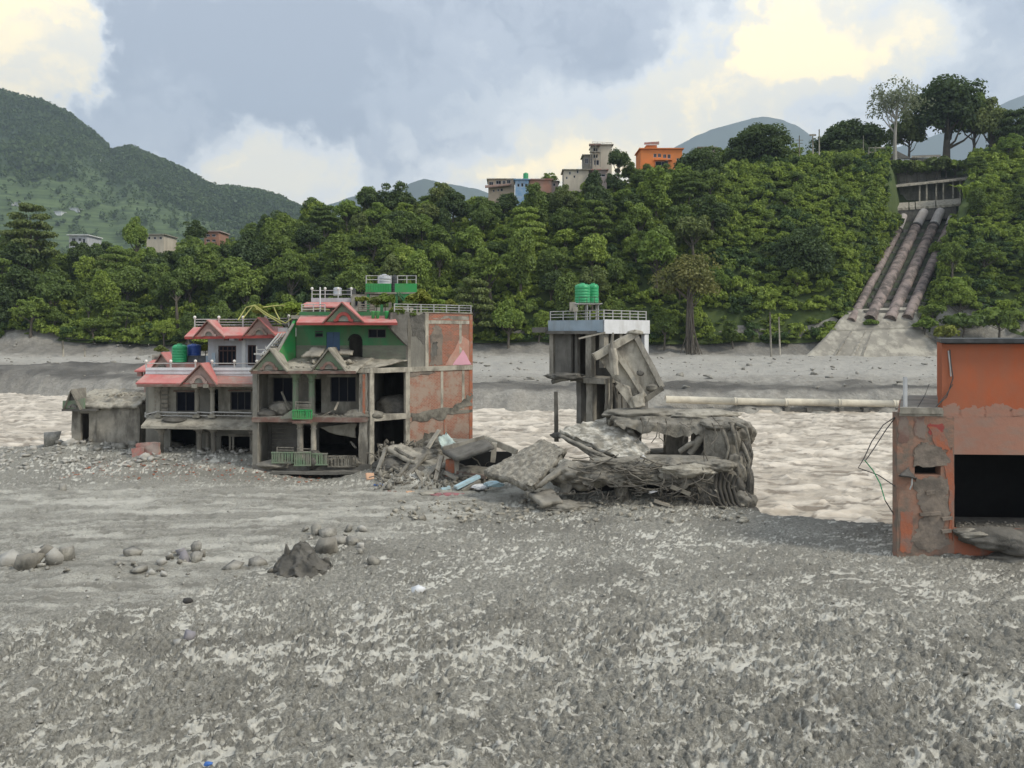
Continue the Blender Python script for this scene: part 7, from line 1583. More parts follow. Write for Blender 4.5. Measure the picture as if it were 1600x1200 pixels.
    # wires hanging in a loop to the left
    for nm, pts, m in (('loop_wire', ((1401, 650), (1380, 664), (1362, 690), (1350, 716), (1341, 731), (1372, 742), (1402, 762)), 'steeldark'), ('loop_wire', ((1399, 652), (1384, 672), (1366, 700), (1353, 719)), 'steeldark'), ('green_hose', ((1351, 719), (1364, 735), (1375, 755), (1383, 782)), 'tankgreen'), ('loop_wire', ((1383, 782), (1393, 798), (1403, 815)), 'steeldark')):
        mb = MB(); mb.tube([W(p[0], p[1], 31.2 + .2 * (i % 2)) for i, p in enumerate(pts)], .022, 6); mb.obj(nm, M[m], A, True)
orange_building()

# ================================================================= ACROSS THE RIVER
def conduit():
    cm_ = pmat('conduit_concrete', (.62, .575, .47), (.52, .48, .39), .8, stain=(.34, .31, .25), stain_amt=.5, bump=.15)
    Y = 97.5; A = thing('concrete_conduit', 'long pale concrete pipeline along the far water edge', 'pipeline', W(1260, 640, Y)); x = lambda p: X(p, Y); z = lambda q: Z(q, Y)
    for i, (a, b, ya, yb) in enumerate(((1040, 1148, 624, 627), (1149, 1227, 627, 629), (1228, 1310, 628, 629.5), (1311, 1396, 629.5, 631), (1397, 1500, 631, 632))):
        mb = MB(); mb.tube([(x(a), Y, z(ya)), (x(b), Y, z(yb))], .46, 14); mb.obj('pipe_segment', cm_, A, True)
        mb = MB(); mb.tube([(x(b) - .1, Y, z(yb)), (x(b) + .25, Y, z(yb))], .52, 14); mb.obj('joint_collar', cm_, A, True)
    chip(MB().box(x(1150), x(1500), Y - .3, Y + .8, z(646), z(640)).obj('bearing_beam', M['concrete_dark'], A), 3, .06, 1, 1)
    for i, p in enumerate((1176, 1228, 1262, 1312, 1350, 1400, 1440)): chip(MB().box(x(p) - .3, x(p) + .3, Y - .6, Y + .7, -2, z(637)).obj('bearing_block', M['concrete_dark'], A), 3, .07, 1.3, i)
conduit()
def poles():
    for nm, a, b, Y, r_, m, lab in (('bank_post', (99, 568), (98, 532), 166, .22, 'concrete_pale', 'pale post at the foot of the forest, leftmost of two'), ('bank_post', (133, 562), (132, 545), 166, .18, 'concrete_pale', 'shorter pale post right of the tall one at the forest foot'), ('bank_post', (1205, 558), (1203, 488), 166, .2, 'wood', 'tall bare trunk-like post at the bank left of the concrete apron'), ('bank_post', (1219, 558), (1217, 495), 166, .17, 'concrete_pale', 'second bare post beside the concrete apron'),
            ('utility_pole', (1249, 262), (1249, 212), 226, .16, 'concrete', 'power pole with cross arms on the crest by the dome-shaped tree'), ('utility_pole', (1270, 262), (1270, 210), 226, .2, 'concrete_pale', 'left pole of the pair on the crest'), ('utility_pole', (1280, 262), (1280, 202), 226, .2, 'concrete_pale', 'right and taller pole of the pair on the crest'), ('utility_pole', (1349, 258), (1349, 212), 230, .14, 'concrete_pale', 'thin pole left of the hilltop shed')):
        e = thing(nm, lab, 'pole', W(*a, Y)); mb = MB(); mb.tube([Vector(W(*a, Y)) - Vector((0, 0, 1)), W(*b, Y)], [r_ * 1.2, r_ * .8], 8); mb.obj('shaft', M[m], e, True)
        if a[0] == 1249:
            for k in range(2): mb = MB(); mb.bar(W(1243 + k, 219 + k * 5, Y), W(1255 - k, 219 + k * 5, Y), .14, .14); mb.obj('cross_arm', M['concrete'], e)
        if a[0] in (1270,): mb = MB(); mb.bar(W(1265, 211, Y), W(1275, 211, Y), .3, .5); mb.obj('transformer', M['concrete'], e)
    Y = 222; e = thing('pylon_frame', 'H-shaped pole frame standing left of the penstock gallery', 'pole', W(1360, 280, Y))
    for a, b in (((1354, 276), (1358, 230)), ((1365, 282), (1368, 229))): mb = MB(); mb.tube([W(*a, Y), W(*b, Y)], [.3, .24], 8); mb.obj('leg', M['concrete_pale'], e, True)
    for y in (231, 238): mb = MB(); mb.bar(W(1357, y, Y), W(1369 + (y == 231) * 14, y, Y), .2, .2); mb.obj('cross_arm', M['concrete_pale'], e)
    mb = MB(); mb.bar(W(1353, 263, Y), W(1366, 253, Y), .25, .25); mb.obj('brace', M['concrete_pale'], e)
poles()
def penstocks():
    pm = pmat('rusted_pipe', (.31, .25, .225), (.20, .16, .145), .4, stain=(.07, .06, .053), stain_amt=.85, stain_sc=.5, bump=.25, rough=.8)
    pl = pmat('bleached_pipe', (.50, .47, .45), (.42, .39, .37), .25, stain=(.30, .26, .24), stain_amt=.6, bump=.2)
    specs = [((1412, 338), (1404, 360), (1334, 494), 9.0, 'leftmost and thinnest of the four penstock pipes'), ((1443, 332), (1431, 355), (1363, 492), 12.5, 'second of the four penstock pipes from the left'), ((1469, 331), (1458, 354), (1394, 492), 12.5, 'third of the four penstock pipes from the left'), ((1488, 340), (1482, 356), (1421, 490), 11.0, 'rightmost of the four penstock pipes')]
    for i, (a, c, b, w, lab) in enumerate(specs):
        Ya, Yc, Yb = 224., 219., 176.; e = thing('penstock_pipe', 'mottled rusty ' + lab, 'pipe', W(*b, Yb), 'penstock pipes down the slope'); r0 = w * .5 / F * 200 * 1.28
        pa, pc, pb = Vector(W(*a, Ya)), Vector(W(*c, Yc)), Vector(W(*b, Yb))
        mb = MB(); mb.tube([pc, pc.lerp(pb, .33), pc.lerp(pb, .66), pb, pb + (pb - pc).normalized() * 3], r0, 16); mb.obj('lower_run', pm, e, True)
        mb = MB(); mb.tube([pa + Vector((0, 2, .6)), pa, pc + (pa - pc) * .02], r0 * .98, 16); mb.obj('upper_bend', pl, e, True)
        mb = MB(); dd = (pb - pc).normalized(); mb.tube([pc - dd * .2, pc + dd * .8], r0 * 1.16, 16); mb.obj('collar', M['steeldark'], e, True)
        for k in range(1, 9):
            q = pc.lerp(pb, k / 9); mb = MB(); mb.tube([q - dd * .16, q + dd * .16], r0 * 1.025, 14); mb.obj('joint_ring', pm, e, True)
        for k in (2, 4, 6):
            q = pc.lerp(pb, k / 7); mb = MB(); mb.box(q.x - r0 * 1.2, q.x + r0 * 1.2, q.y - .5, q.y + .9, q.z - r0 * 2.2, q.z - r0 * .55); mb.obj('saddle', M['concrete_dark'], e)
    # concrete bed between the pipes
    A = thing('pipe_bed', 'stepped dark bed between and below the penstock pipes', 'concrete bed', W(1400, 490, 178))
    slab('bed', [W(1322, 500, 175), W(1436, 500, 175), W(1502, 345, 225), W(1402, 345, 225)], .8, 131, pmat('dark_bed', (.045, .065, .028), (.075, .075, .05), .3, stain=(.03, .03, .025), stain_amt=.6, bump=.5, bsc=1.5), A, nu=20, nv=40, amp=.7, edge=.01)  # dark green-brown tone that sets the pipes apart
    for k in range(12):
        t = k / 12; MB().bar(W(1350 + 66 * t, 488 - 138 * t, 176 + 46 * t), W(1432 + 58 * t, 488 - 138 * t, 176 + 46 * t), .7, 1.0).obj('bed_step', M['concrete_dark'], A)
    # anchor block on top
    A = thing('anchor_block', 'pale concrete anchor block above the penstock pipes', 'concrete block', W(1446, 330, 226)); Y = 226
    MB().hexa([W(1393, 348, Y - 2), W(1494, 340, Y - 2), W(1494, 340, Y + 3), W(1393, 348, Y + 3), W(1393, 329, Y - 2), W(1494, 322, Y - 2), W(1494, 322, Y + 3), W(1393, 329, Y + 3)]).obj('face', M['concrete_dark'], A)
    for a, b in ((1393, 1420), (1421, 1430), (1431, 1462), (1463, 1502)):
        f = lambda p: 330 - (p - 1393) * .075
        chip(MB().hexa([W(a, f(a), Y - 2.3), W(b - .6, f(b), Y - 2.3), W(b - .6, f(b) - 10, Y + 3), W(a, f(a) - 10, Y + 3), W(a, f(a) - 4, Y - 2.3), W(b - .6, f(b) - 4, Y - 2.3), W(b - .6, f(b) - 12, Y + 3), W(a, f(a) - 12, Y + 3)]).obj('cap_slab', M['concrete_pale'], A), 3, .1, .6, a)
    # apron at the bottom
    A = thing('concrete_apron', 'fan-shaped streaked concrete apron below the penstock pipes', 'concrete apron', W(1360, 560, 166))
    ap = pmat('apron_concrete', (.30, .28, .235), (.20, .185, .155), .3, stain=(.46, .43, .355), stain_amt=.75, streak=.12, stain_sc=.35, bump=.4, bsc=2)
    o = slab('face', [W(1253, 562, 163), W(1482, 560, 162), W(1440, 512, 171), W(1298, 518, 171)], .8, 132, ap, A, nu=26, nv=12, amp=.25, edge=.01)
    slab('shoulder', [W(1296, 518, 171.2), W(1442, 512, 171.2), W(1428, 480, 177), W(1326, 484, 177)], .8, 133, ap, A, nu=20, nv=10, amp=.3, edge=.02)
    for i, (a, b) in enumerate((((1330, 561), (1352, 517)), ((1345, 561), (1362, 516)), ((1384, 561), (1388, 516)), ((1300, 561), (1330, 518)))):
        mb = MB(); mb.bar(W(*a, 162.6), W(*b, 171), .5, .35); chip(mb.obj('rib', M['concrete' if i % 2 else 'concrete_pale'], A), 3, .08, .8, i)
    roof_plant('low yellow-green bush growing on the concrete apron', 1360, 516, 173, 2.6, 'leaf_bright', 1, name='apron_bush'); roof_plant('yellow bush at the right edge of the concrete apron', 1477, 538, 166, 4.2, 'leaf_yellow', 2, name='apron_bush')
    for i, (px, py, Y, h, m, lab) in enumerate(((1446, 522, 169, 3.6, 'leaf_bright', 'big bright bush overhanging the right side of the apron'), (1458, 502, 172, 4.0, 'leaf_mid', 'rounded bush above the right side of the apron'), (1532, 318, 214, 8, 'leaf_mid', 'dense bush covering the right end of the gallery'), (1492, 470, 178, 5, 'leaf_bright', 'bright bush right of the lower pipe ends'), (1505, 530, 168, 6, 'leaf_mid', 'bush behind the orange building roof'), (1560, 530, 168, 7, 'leaf_mid', 'dark bush behind the right end of the orange roof'))):
        roof_plant(lab, px, py, Y, h, m, i, name='slope_bush')
    # gallery above
    Y = 234; A = thing('pipe_gallery', 'open concrete gallery with columns and sloping roof edge above the anchor block', 'gallery', W(1460, 312, Y))
    MB().hexa([W(1396, 316, Y + 4), W(1570, 312, Y + 4), W(1570, 312, Y + 5), W(1396, 316, Y + 5), W(1396, 292, Y + 4), W(1570, 274, Y + 4), W(1570, 274, Y + 5), W(1396, 292, Y + 5)]).obj('back_wall', M['plaster_dull'], A)
    MB().hexa([W(1397, 293, Y - .6), W(1570, 275, Y - .6), W(1570, 271, Y + 6), W(1397, 289, Y + 6), W(1397, 290.5, Y - .6), W(1570, 272.5, Y - .6), W(1570, 268.5, Y + 6), W(1397, 286.5, Y + 6)]).obj('roof_edge', M['concrete_pale'], A)
    for p in (1437, 1448, 1463, 1474, 1489, 1500): f = 290 - (p - 1397) * .101; MB().hexa([W(p - 1.2, 316, Y), W(p + 1.2, 316, Y), W(p + 1.2, 316, Y + .6), W(p - 1.2, 316, Y + .6), W(p - 1.2, f, Y), W(p + 1.2, f, Y), W(p + 1.2, f, Y + .6), W(p - 1.2, f, Y + .6)]).obj('column', M['concrete_pale'], A)
    MB().hexa([W(1430, 317, Y - .3), W(1502, 311, Y - .3), W(1502, 311, Y + 4), W(1430, 317, Y + 4), W(1430, 315, Y - .3), W(1502, 309, Y - .3), W(1502, 309, Y + 4), W(1430, 315, Y + 4)]).obj('floor_edge', M['concrete'], A)
    railing(A, [W(1405, 290, Y + 3), W(1535, 275, Y + 3)], 1.0, 2, 3, 'steeldark', .07)
    # shed
    Y = 240; A = thing('hilltop_shed', 'low white shed with dark sagging roof under the hilltop trees', 'shed', W(1420, 256, Y))
    MB().box(X(1385, Y), X(1470, Y), Y, Y + 5, Z(285, Y), Z(247, Y)).obj('wall', M['plaster_dull'], A)
    for a, b, m in ((1397, 1412, 'white'), (1413, 1421, 'greywhite'), (1452, 1466, 'sheetgreen')): MB().box(X(a, Y), X(b, Y), Y - .2, Y - .02, Z(257, Y), Z(247, Y)).obj('wall_panel', M[m], A)
    for a in (1399, 1424): MB().box(X(a, Y), X(a + 8, Y), Y - .3, Y - .21, Z(254, Y), Z(249, Y)).obj('window', M['glass'], A)
    MB().prism([W(1386, 247, Y - .6), W(1424, 247, Y - .6), W(1402, 236, Y - .6)], (0, 6, 0)).obj('dark_roof', M['concrete_dark'], A)
    MB().hexa([W(1424, 247, Y - .6), W(1470, 246, Y - .6), W(1470, 244, Y + 5), W(1424, 245, Y + 5), W(1424, 245, Y - .6), W(1470, 243.5, Y - .6), W(1470, 241.5, Y + 5), W(1424, 243, Y + 5)]).obj('roof', M['concrete'], A)
    MB().box(X(1370, Y), X(1385, Y), Y - .5, Y + 2, Z(247, Y), Z(240, Y)).obj('water_box', M['plaster'], A); MB().box(X(1366, Y), X(1384, Y), Y - .6, Y + 2, Z(256, Y), Z(248, Y)).obj('brick_base', M['brickred'], A)
    for i in range(9): roof_plant(['leafy bush below the hilltop shed', 'leafy bush on the bank above the gallery roof'][i % 2] + ', number %d from the pole frame' % (i + 1) if False else 'leafy bush on the bank between the hilltop shed and the gallery', 1388 + i * 15, 283 - i * 1.0, 238.5 - (i % 3) * .5, 4.6 + (i * 7 % 4) * .6, ['leaf_bright', 'leaf_mid', 'leaf_olive'][i % 3], i, name='bank_bush', group='bushes between the shed and the gallery')
    Y = 232
    for px, w, y0, y1, m, lab in ((1527, 4, 266, 274, 'white', 'white gate pillar at the right end of the gallery road'), (1543, 8, 265, 273, 'pinkwall', 'pinkish booth beyond the gallery road'), (1560, 7, 266, 272, 'greywhite', 'small white booth at the far right of the gallery road')):
        e = thing('roadside_booth', lab, 'booth', W(px, y1, Y)); MB().box(X(px - w / 2, Y), X(px + w / 2, Y), Y, Y + 1.5, Z(y1 + 2, Y), Z(y0, Y)).obj('body', M[m], e); MB().box(X(px - w / 2 - 1, Y), X(px + w / 2 + 1, Y), Y - .3, Y + 1.8, Z(y0, Y), Z(y0 - 1.2, Y)).obj('roof', M['redmud'], e)
penstocks()
# ================================================================= HOUSES ON THE HILL
def hill_house(name, label, px0, px1, yt, yb, Y, mat, depth=8, wins=(), roofmat='concrete', pane='glass', ry=0, over=.5, cat='house'):
    """wins: rectangles px0,px1,y0,y1 on the front"""
    e = thing(name, label, cat, W((px0 + px1) / 2, yb, Y)); x = lambda p: X(p, Y); z = lambda q: Z(q, Y)
    x0 = x(px0)
    ops = [(x(a) - x0, x(b) - x0, z(d), z(c)) for a, b, c, d in wins]
    MB().wall((x(px0), Y), (x(px1), Y), z(yb) - 6, z(yt), .3, ops).obj('wall', M[mat], e)
    MB().box(x(px0), x(px1), Y + .31, Y + depth, z(yb) - 6, z(yt) - .02).obj('body', M[mat], e)
    MB().box(x(px0) - over, x(px1) + over, Y - over, Y + depth, z(yt), z(yt) + .28).obj('roof_slab', M[roofmat], e)
    for a, b, c, d in wins: window(e, x(a), x(b), z(d), z(c), Y + .1, 'plaster' if pane != 'glass' else 'greywhite', 1 if b - a > 4 else 0, .12, pane)
    return e
M['orangehouse'] = pmat('orange_house_paint', (.72, .24, .07), (.64, .21, .06), .3, stain=(.58, .21, .08), stain_amt=.4, bump=.05)
M['cream'] = pmat('cream_paint', (.58, .52, .42), (.50, .45, .36), .3, stain=(.34, .30, .25), stain_amt=.5, streak=.3, bump=.05)
M['beige'] = pmat('beige_paint', (.52, .42, .31), (.45, .36, .27), .3, stain=(.33, .28, .22), stain_amt=.5, bump=.05)
M['housebrick'] = pmat('house_brick', (.42, .22, .155), (.36, .19, .135), .6, stain=(.30, .24, .2), stain_amt=.5, bump=.1)
M['blueh'] = pmat('blue_house_paint', (.16, .32, .52), (.36, .45, .55), .8, bump=.05)
M['pinkh'] = pmat('pink_house_paint', (.46, .36, .34), (.40, .32, .30), .4, stain=(.30, .25, .23), bump=.05)
Y = 236
e = hill_house('orange_house', 'bright orange house with rooftop turret on the hill crest', 1001, 1066, 233, 268, Y, 'orangehouse', 9, ((1021, 1026, 240, 246), (1028, 1033, 240, 246), (1036, 1041, 241, 247), (1043, 1048, 241, 248), (1057, 1061, 247, 252), (1024, 1044, 252, 261)), 'orangehouse')
MB().box(X(1010, Y), X(1027, Y), Y + .5, Y + 4, Z(233, Y), Z(226, Y)).obj('turret', M['orangehouse'], e)
MB().hexa([W(1006, 226, Y), W(1030, 226, Y), W(1030, 226, Y + 5), W(1006, 226, Y + 5), W(1007, 222.5, Y), W(1030, 221, Y), W(1030, 221, Y + 5), W(1007, 222.5, Y + 5)]).obj('turret_roof', M['redmud'], e)
MB().box(X(1022, Y), X(1050, Y), Y - .8, Y - .03, Z(251, Y), Z(249.5, Y)).obj('balcony', M['orangehouse'], e)
MB().box(X(1018, Y), X(1052, Y), Y - .06, Y - .008, Z(249, Y), Z(238, Y)).obj('window_band', M['cream'], e) if False else None
for k, (a, b) in enumerate(((1040, 1043), (1060, 1065))): MB().box(X(a, Y), X(b, Y), Y - .5, Y - .02, Z(252, Y), Z(249.7, Y)).obj('air_unit', M['greywhite'], e)
MB().box(X(999, Y), X(1020, Y), Y - 1.5, Y - .35, Z(272, Y) - 4, Z(257, Y)).obj('lower_wing', M['orangehouse'], e)
e = hill_house('tower_house', 'tall cream house with flat roof and open balconies on the crest', 926, 956, 227, 262, 238, 'cream', 7, ((927, 934, 231, 237), (927, 934, 241, 247), (918 + 10, 936, 250, 258)), 'concrete')
Y = 238
MB().box(X(921, Y), X(938, Y), Y - 1.6, Y - .35, Z(239.5, Y), Z(238, Y)).obj('balcony', M['concrete'], e); MB().box(X(920, Y), X(938, Y), Y - 1.6, Y - .35, Z(229, Y), Z(226.5, Y)).obj('eave', M['browntrim'], e)
for p in (922, 930, 937): MB().box(X(p, Y) - .12, X(p, Y) + .12, Y - 1.5, Y - 1.2, Z(262, Y), Z(229, Y)).obj('column', M['concrete'], e)
railing(e, [W(926, 226, Y - .2), W(956, 227.5, Y - .2)], .9, 2, 1.6, 'steel', .06)
e = hill_house('open_house', 'grey unfinished house with columns left of the cream tower house', 912, 927, 243, 262, 240, 'plaster_dull', 6, ((914, 919, 247, 256), (921, 925, 247, 256)))
e = hill_house('white_hill_house', 'low white house with sloping roof below the tower house', 881, 920, 266, 282, 232, 'cream', 7, ((889, 892, 268, 273), (901, 904, 266, 271), (884, 887, 276, 280), (896, 899, 274, 278)), 'concrete')
hill_house('pink_hill_house', 'long pinkish house below the tower house, right of the low white one', 926, 948, 266, 276, 231, 'pinkh', 6, ((934, 946, 272, 276),), 'redmud')
e = hill_house('brick_hill_house', 'bare brick house with blue front on the crest left of centre', 827, 862, 281, 305, 234, 'housebrick', 9, (), 'redmud')
hill_house('blue_hill_house', 'blue and white house attached to the bare brick house', 805, 826, 281, 300, 233, 'blueh', 8, ((808, 812, 287, 292), (814, 818, 286, 292), (820, 824, 287, 293)), 'blueh')
e = hill_house('long_hill_house', 'long house with window strip and brown lower roof left of the blue house', 763, 804, 280.5, 304, 236, 'beige', 8, ((764, 771, 284, 290), (775, 783, 282, 288), (785, 790, 282, 288), (792, 798, 281, 287), (777, 780, 295, 299), (782, 786, 294, 299), (770, 773, 296, 300)), 'concrete_pale')
Y = 236; MB().hexa([W(758, 294, Y - 1.6), W(799, 289.5, Y - 1.6), W(799, 288, Y - .02), W(758, 291, Y - .02), W(758, 292.5, Y - 1.6), W(799, 288, Y - 1.6), W(799, 286.5, Y - .02), W(758, 289.5, Y - .02)]).obj('brown_roof', M['browntrim'], e)
e = hill_house('small_hill_house', 'small grey house with dark openings right of the bare brick house', 852, 872, 284, 298, 236, 'pinkh', 6, ((855, 860, 288, 292), (864, 868, 286, 291)))
tank('hill_tank', 'teal water tank on the blue hillside house roof', 817.5, 825.5, 270, 280, 236, 'tankgreen')
hill_house('grey_hill_house', 'pale grey house peeking over the crest right of the orange house', 1092, 1118, 231, 245, 252, 'pinkh', 8, ((1098, 1103, 235, 239), (1108, 1112, 234, 238)))
hill_house('far_white_house', 'pale blue-white house among the trees on the far left', 108, 136, 368, 400, 228, 'greywhite', 8, ((112, 118, 372, 377), (122, 127, 372, 377), (129, 133, 373, 380), (113, 118, 381, 385)), 'white')
hill_house('far_cream_house', 'long cream flat roof among the trees on the left', 228, 256, 367, 385, 232, 'cream', 9, ((231, 235, 370, 374), (240, 244, 370, 374), (249, 253, 370, 374)), 'plaster')
hill_house('far_red_house', 'reddish house with window bands among the trees left of centre', 319, 342, 362, 388, 232, 'housebrick', 8, ((322, 328, 366, 370), (331, 337, 366, 370), (322, 328, 374, 378), (331, 337, 374, 378)), 'pinkh')
def proj_y(px, q):
    x, y, z = mountain_pt(np.float64(px), q); z = z + float(mount_noise(np.array([x]), np.array([y]))[0]) * math.sin(PI * q) ** .7; return HY - (z - 9) / y * F
def mountain_houses():
    for i, (px, py, w, h, lab) in enumerate(((34, 318, 8, 3, 'tiny white house on the mountain above the tall layered tree'), (95, 332, 10, 3, 'tiny pale house on the mountain terraces left of the white one'), (120, 327, 13, 3, 'tiny long white house on the mountain terraces'), (22, 318, 6, 4, 'tiny grey house at the far left of the terraces'), (155, 250, 6, 2, 'tiny white roof high on the mountain'))):
        k = min(np.linspace(.05, .98, 300), key=lambda q: abs(proj_y(px, q) - py)); Y = float(mountain_pt(np.float64(px), k)[1]); e = thing('mountain_house', lab, 'house', W(px, py, Y)); MB().box(X(px - w / 2, Y), X(px + w / 2, Y), Y - 8, Y + 6, Z(py + h, Y) - 3, Z(py, Y)).obj('wall', M['white'], e); MB().box(X(px - w / 2 - .6, Y), X(px + w / 2 + .6, Y), Y - 9, Y + 7, Z(py, Y), Z(py - .9, Y)).obj('roof', M['greywhite'], e)
mountain_houses()

# ================================================================= ROCKS AND LOOSE STONES
def rock(label, px, py, wpx, hpx, mat, seed, group=None, name='rock', dip=.5, cuts=15, rough=.2):
    # stands on the mud: depth from the flat ground under its foot
    Y = (CAMZ - 0.0) * F / (py - HY)
    for _ in range(4): Y = (CAMZ - mz(X(px, Y), Y)) * F / (py - HY)
    w = wpx / F * Y / 2 * .88; h = hpx / F * Y / 2 * .88; v, f = rock_mesh(seed, 4, cuts, rough)
    mn = v.min(0); mx_ = v.max(0); v = (v - (mn + mx_) / 2) / ((mx_ - mn) / 2)
    me = np_mesh('rock', v * np.array([w, max(w * .8, h * .8), h * 1.35]), None, f); o = link(name, me, M[mat]); o.location = (X(px, Y), Y + w * .5, mz(X(px, Y), Y) + h * (1 - dip)); return tag(o, label, 'rock', group)
L = [('large grey boulder at the left edge, biggest of the heap', 40, 890, 52, 32, 'mudcoat'), ('angular pale boulder at the right of the left-edge heap', 82, 882, 36, 34, 'rockpale'), ('grey boulder at the back of the left-edge heap', 62, 868, 42, 18, 'mudcoat'), ('low grey boulder leading the left-edge heap', 98, 876, 30, 26, 'rock'), ('pale boulder cut by the left picture edge', 8, 884, 36, 28, 'rockpale'), ('small pale stone in front of the left-edge heap', 58, 868, 18, 14, 'rockpale'),
     ('violet-grey rock at the front of the dark rock heap', 288, 878, 24, 22, 'rockviolet'), ('rounded rock at the left of the dark rock heap', 280, 868, 22, 16, 'rockviolet'), ('dark rock on top of the dark rock heap', 305, 862, 22, 18, 'rock'), ('flat rock at the right of the dark rock heap', 305, 878, 22, 18, 'rock'), ('pale square stone left of the dark rock heap', 250, 882, 20, 10, 'rockpale'), ('low stone behind the pale square stone', 205, 868, 36, 12, 'rock'), ('round pale stone left below the dark rock heap', 234, 898, 16, 10, 'rockpale'), ('mud-coloured stone left of the round pale stone', 214, 896, 30, 12, 'rock'),
     ('dark rock leaning against the pointed mud mound', 446, 892, 46, 26, 'rock'), ('upright wedge rock at the top of the middle rock group', 493, 836, 19, 24, 'rock'), ('long flat rock in the middle rock group', 510, 840, 36, 16, 'rock'), ('pale rounded rock in the middle rock group', 532, 850, 34, 16, 'rock'), ('dark slab rock at the right of the middle rock group', 552, 852, 24, 16, 'rock'), ('small flat rock at the far right of the middle rock group', 565, 830, 20, 10, 'rockpale'), ('cone-shaped muddy rock in the middle rock group', 508, 864, 44, 28, 'mudcoat'), ('low pale rock left of the pointed mud mound', 400, 884, 34, 16, 'rock'), ('mud-covered low rock further left of the pointed mound', 362, 890, 34, 14, 'rock'), ('triangular rock right of the middle rock group', 584, 884, 24, 20, 'rock'),
     ('flat black stone lying alone on pale silt', 291, 942, 20, 9, 'rockdark'), ('lone rounded violet stone on the near mud', 294, 1000, 21, 17, 'rockviolet'), ('low pale stone beside the lone violet one', 278, 1007, 20, 8, 'rockpale'), ('lone round stone far left on the smooth mud', 97, 767, 14, 12, 'rock'), ('small white stone in the mud right of centre', 555, 975, 11, 9, 'rockpale'), ('white stone at the right picture edge', 1596, 1116, 20, 16, 'white'), ('small pointed pale stone in the centre mud', 898, 988, 14, 10, 'rockpale'), ('bright white plastic-like stone in the mud', 653, 926, 26, 10, 'white'),
     ('big blocky boulder at the left end of the hut rubble', 80, 698, 34, 28, 'rock'), ('grey boulder right of the big blocky one by the hut', 110, 694, 30, 16, 'rock'), ('white stone on the rubble below the hut', 134, 686, 14, 9, 'rockpale'), ('pale boulder below the hut doorway', 110, 706, 30, 12, 'rockpale'), ('pale rock at the centre of the hut rubble', 156, 702, 24, 10, 'rockpale'), ('grey rock right of the hut rubble centre', 186, 706, 26, 12, 'rock'), ('rock before the long wall of the hut', 205, 700, 18, 9, 'rock'), ('flat concrete piece before the white house', 258, 700, 48, 14, 'concrete_pale'), ('rock left of the flat concrete piece', 222, 716, 22, 10, 'rockpale'), ('small rock below the flat concrete piece', 232, 722, 18, 9, 'rockpale')]
for i, (lab, px, py, w, h, m) in enumerate(L): rock(lab, px, py, w, h, m, 300 + i)
def satellites():
    r = random.Random(33); k = 0
    for cx, cy, sx, sy, n, lab in ((55, 882, 62, 14, 16, 'small angular stone in the boulder heap at the left edge'), (294, 872, 30, 12, 10, 'small angular stone in the dark rock heap'), (525, 848, 50, 18, 16, 'small angular stone in the middle rock group'), (465, 892, 50, 10, 10, 'small angular stone around the pointed mud mound'), (215, 892, 40, 10, 7, 'small stone left of the dark rock heap'), (125, 698, 80, 12, 22, 'loose stone in the rubble around the grey hut')):
        for i in range(n):
            w = r.uniform(5, 15); rock(lab, cx + r.uniform(-sx, sx), cy + r.uniform(-sy, sy), w, w * r.uniform(.5, .85), ['rock', 'mudcoat', 'rockpale', 'rock'][k % 4], 500 + k, lab.replace('small', 'small').replace('stone', 'stones'), dip=.4); k += 1
satellites()
def mud_mound():
    Y = CAMZ * F / (900 - HY); e = thing('mud_mound', 'pointed dark mud mound with a spike in the middle of the flat', 'mound', W(462, 898, Y))
    v, f = ico(5); v = v.copy(); q = np.hypot(v[:, 0], v[:, 1]); zz = np.where(v[:, 2] > 0, np.maximum(0, 1 - q) ** .9 * 1.0, -.1)
    P = np.stack([v[:, 0] * 1.15, v[:, 1] * 1.0, zz * 1.25], 1); P += (np.stack([fbm3(P * 3.4, 5, 5), fbm3(P * 3.4 + 9, 5, 6), fbm3(P * 3.4 + 4, 5, 7)], 1) - .5) * .62
    link('mound', np_mesh('mound', P + np.array((X(462, Y), Y + .8, -.05)), None, f, False), M['muddark'], e)
    mb = MB(); mb.tube([W(450, 872, Y + .6), W(448, 858, Y + .6), W(447, 850, Y + .6)], [.16, .10, .03], 6); chip(mb.obj('spike', M['muddark'], e), 1, .05, 3, 2)
mud_mound()
def brick_scrap():
    Y = 53.2; e = thing('brick_scrap', 'remains of a low red brick wall before the white house', 'brick wall', W(232, 700, Y))
    o = MB().box(X(212, Y), X(248, Y), Y, Y + .25, -.2, Z(693, Y)).obj('bricks', M['redmud'], e); chip(o, 5, .12, 1.6, 3)
    chip(MB().box(X(208, Y), X(226, Y), Y - .2, Y - .02, -.2, Z(699, Y)).obj('fallen_bricks', M['redmud'], e), 4, .12, 1.6, 4)
brick_scrap()
def blue_bit():
    Y = 9 * F / (1194 - HY); o = lump('blue_scrap', (X(325, Y), Y, mz(X(325, Y), Y) + .06), (.09, .06, .04), 5, M['bluecloth'], None, .4, 2, 3); tag(o, 'tiny blue scrap at the bottom of the mud', 'litter')
blue_bit()
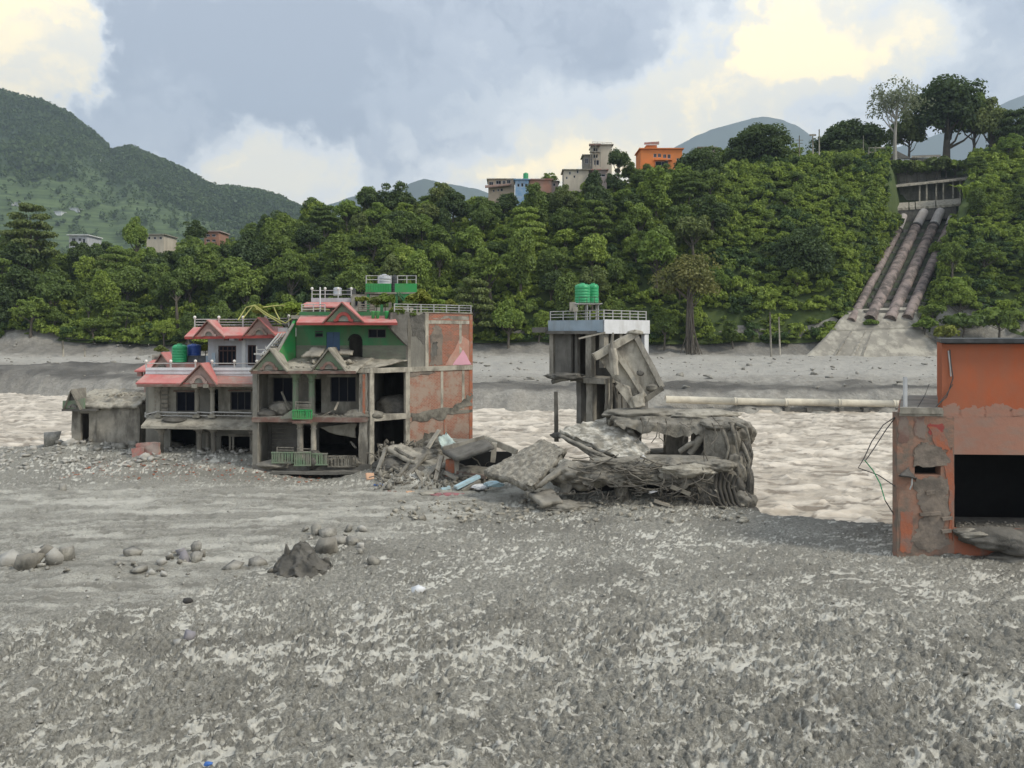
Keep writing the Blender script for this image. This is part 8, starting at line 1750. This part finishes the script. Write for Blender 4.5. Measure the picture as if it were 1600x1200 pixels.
def pebbles():
    r = np.random.RandomState(21)
    def scatter(nm, n, mat, lab, gen, s0, s1, flat=.6):
        Vs, Fs, b = [], [], 0; protos = [rock_mesh(700 + i, 1, 8) for i in range(12)]
        x, y = gen(n); z = mud_base(x, y)
        for i in range(n):
            v, f = protos[r.randint(12)]; s = s0 + (s1 - s0) * r.rand() ** 3.5; a = r.rand() * 6.28; c, q = math.cos(a), math.sin(a); u = v * s * r.uniform(.7, 1.4, 3) * np.array([1, 1, flat])
            Vs.append(np.stack([u[:, 0] * c - u[:, 1] * q + x[i], u[:, 0] * q + u[:, 1] * c + y[i], u[:, 2] + z[i] + .05], 1)); Fs.append(f + b); b += len(v)
        tag(link(nm, np_mesh(nm, np.concatenate(Vs), None, np.concatenate(Fs)), M[mat], kind='stuff'), lab, 'pebbles')
    def field(n):
        y = CAMZ / (1 / 3.9 * r.rand(n) * .52 + .17) ; y = CAMZ / r.uniform(CAMZ / 52, CAMZ / 13.5, n); return r.uniform(-.74, .74, n) * y, y
    scatter('pebbles', 3000, 'rockpale', 'pale pebbles strewn over the mud flat', field, .02, .085, .7); scatter('dark_pebbles', 1200, 'rock', 'grey pebbles strewn over the mud flat', field, .02, .09, .7)
    def hutf(n): return r.uniform(-40, -19, n), r.uniform(50, 59, n)
    scatter('hut_gravel', 900, 'rockpale', 'pale broken stones around the hut and white house', hutf, .06, .34); scatter('hut_gravel', 300, 'brickred', 'brick fragments on the mud before the white house', lambda n: (r.uniform(-28, -12, n), r.uniform(46, 52, n)), .04, .16, .4)
    def ruinf(n): return r.uniform(-6, 12, n), r.uniform(36.5, 41, n)
    scatter('ruin_gravel', 500, 'mudpale', 'lumps of mud and gravel at the foot of the ruin', ruinf, .05, .26)
    # stones on the far bank
    n = 700; x = r.uniform(-110, 100, n); y = shore_far(x) + 3 + r.rand(n) * 62; z = hill_z(x, y); Vs, Fs, b = [], [], 0
    for i in range(n):
        v, f = rock_mesh(800 + i % 14, 1, 8); s = .15 + .6 * r.rand() ** 4; Vs.append(v * s * r.uniform(.7, 1.6, 3) * np.array([1.3, 1, .6]) + np.array([x[i], y[i], z[i] + .1])); Fs.append(f + b); b += len(v)
    tag(link('bank_stones', np_mesh('bs', np.concatenate(Vs), None, np.concatenate(Fs)), M['rock'], kind='stuff'), 'stones scattered over the far gravel bank', 'stones')
pebbles()
# ================================================================= HAZE
def build_haze():
    mb = MB(); mb.box(-8200, 8200, -850, 7000, -5.4, 2100)
    m = bpy.data.materials.new('haze_air'); m.use_nodes = True; nt = m.node_tree; nt.nodes.clear()
    out = nt.nodes.new('ShaderNodeOutputMaterial'); v = nt.nodes.new('ShaderNodeVolumePrincipled')
    v.inputs['Color'].default_value = (.66, .82, 1.0, 1); v.inputs['Density'].default_value = 1.6e-4; v.inputs['Anisotropy'].default_value = .1
    nt.links.new(v.outputs[0], out.inputs['Volume'])
    tag(mb.obj('haze', m), 'thin bluish haze filling the valley air', 'haze', kind='stuff')
build_haze()
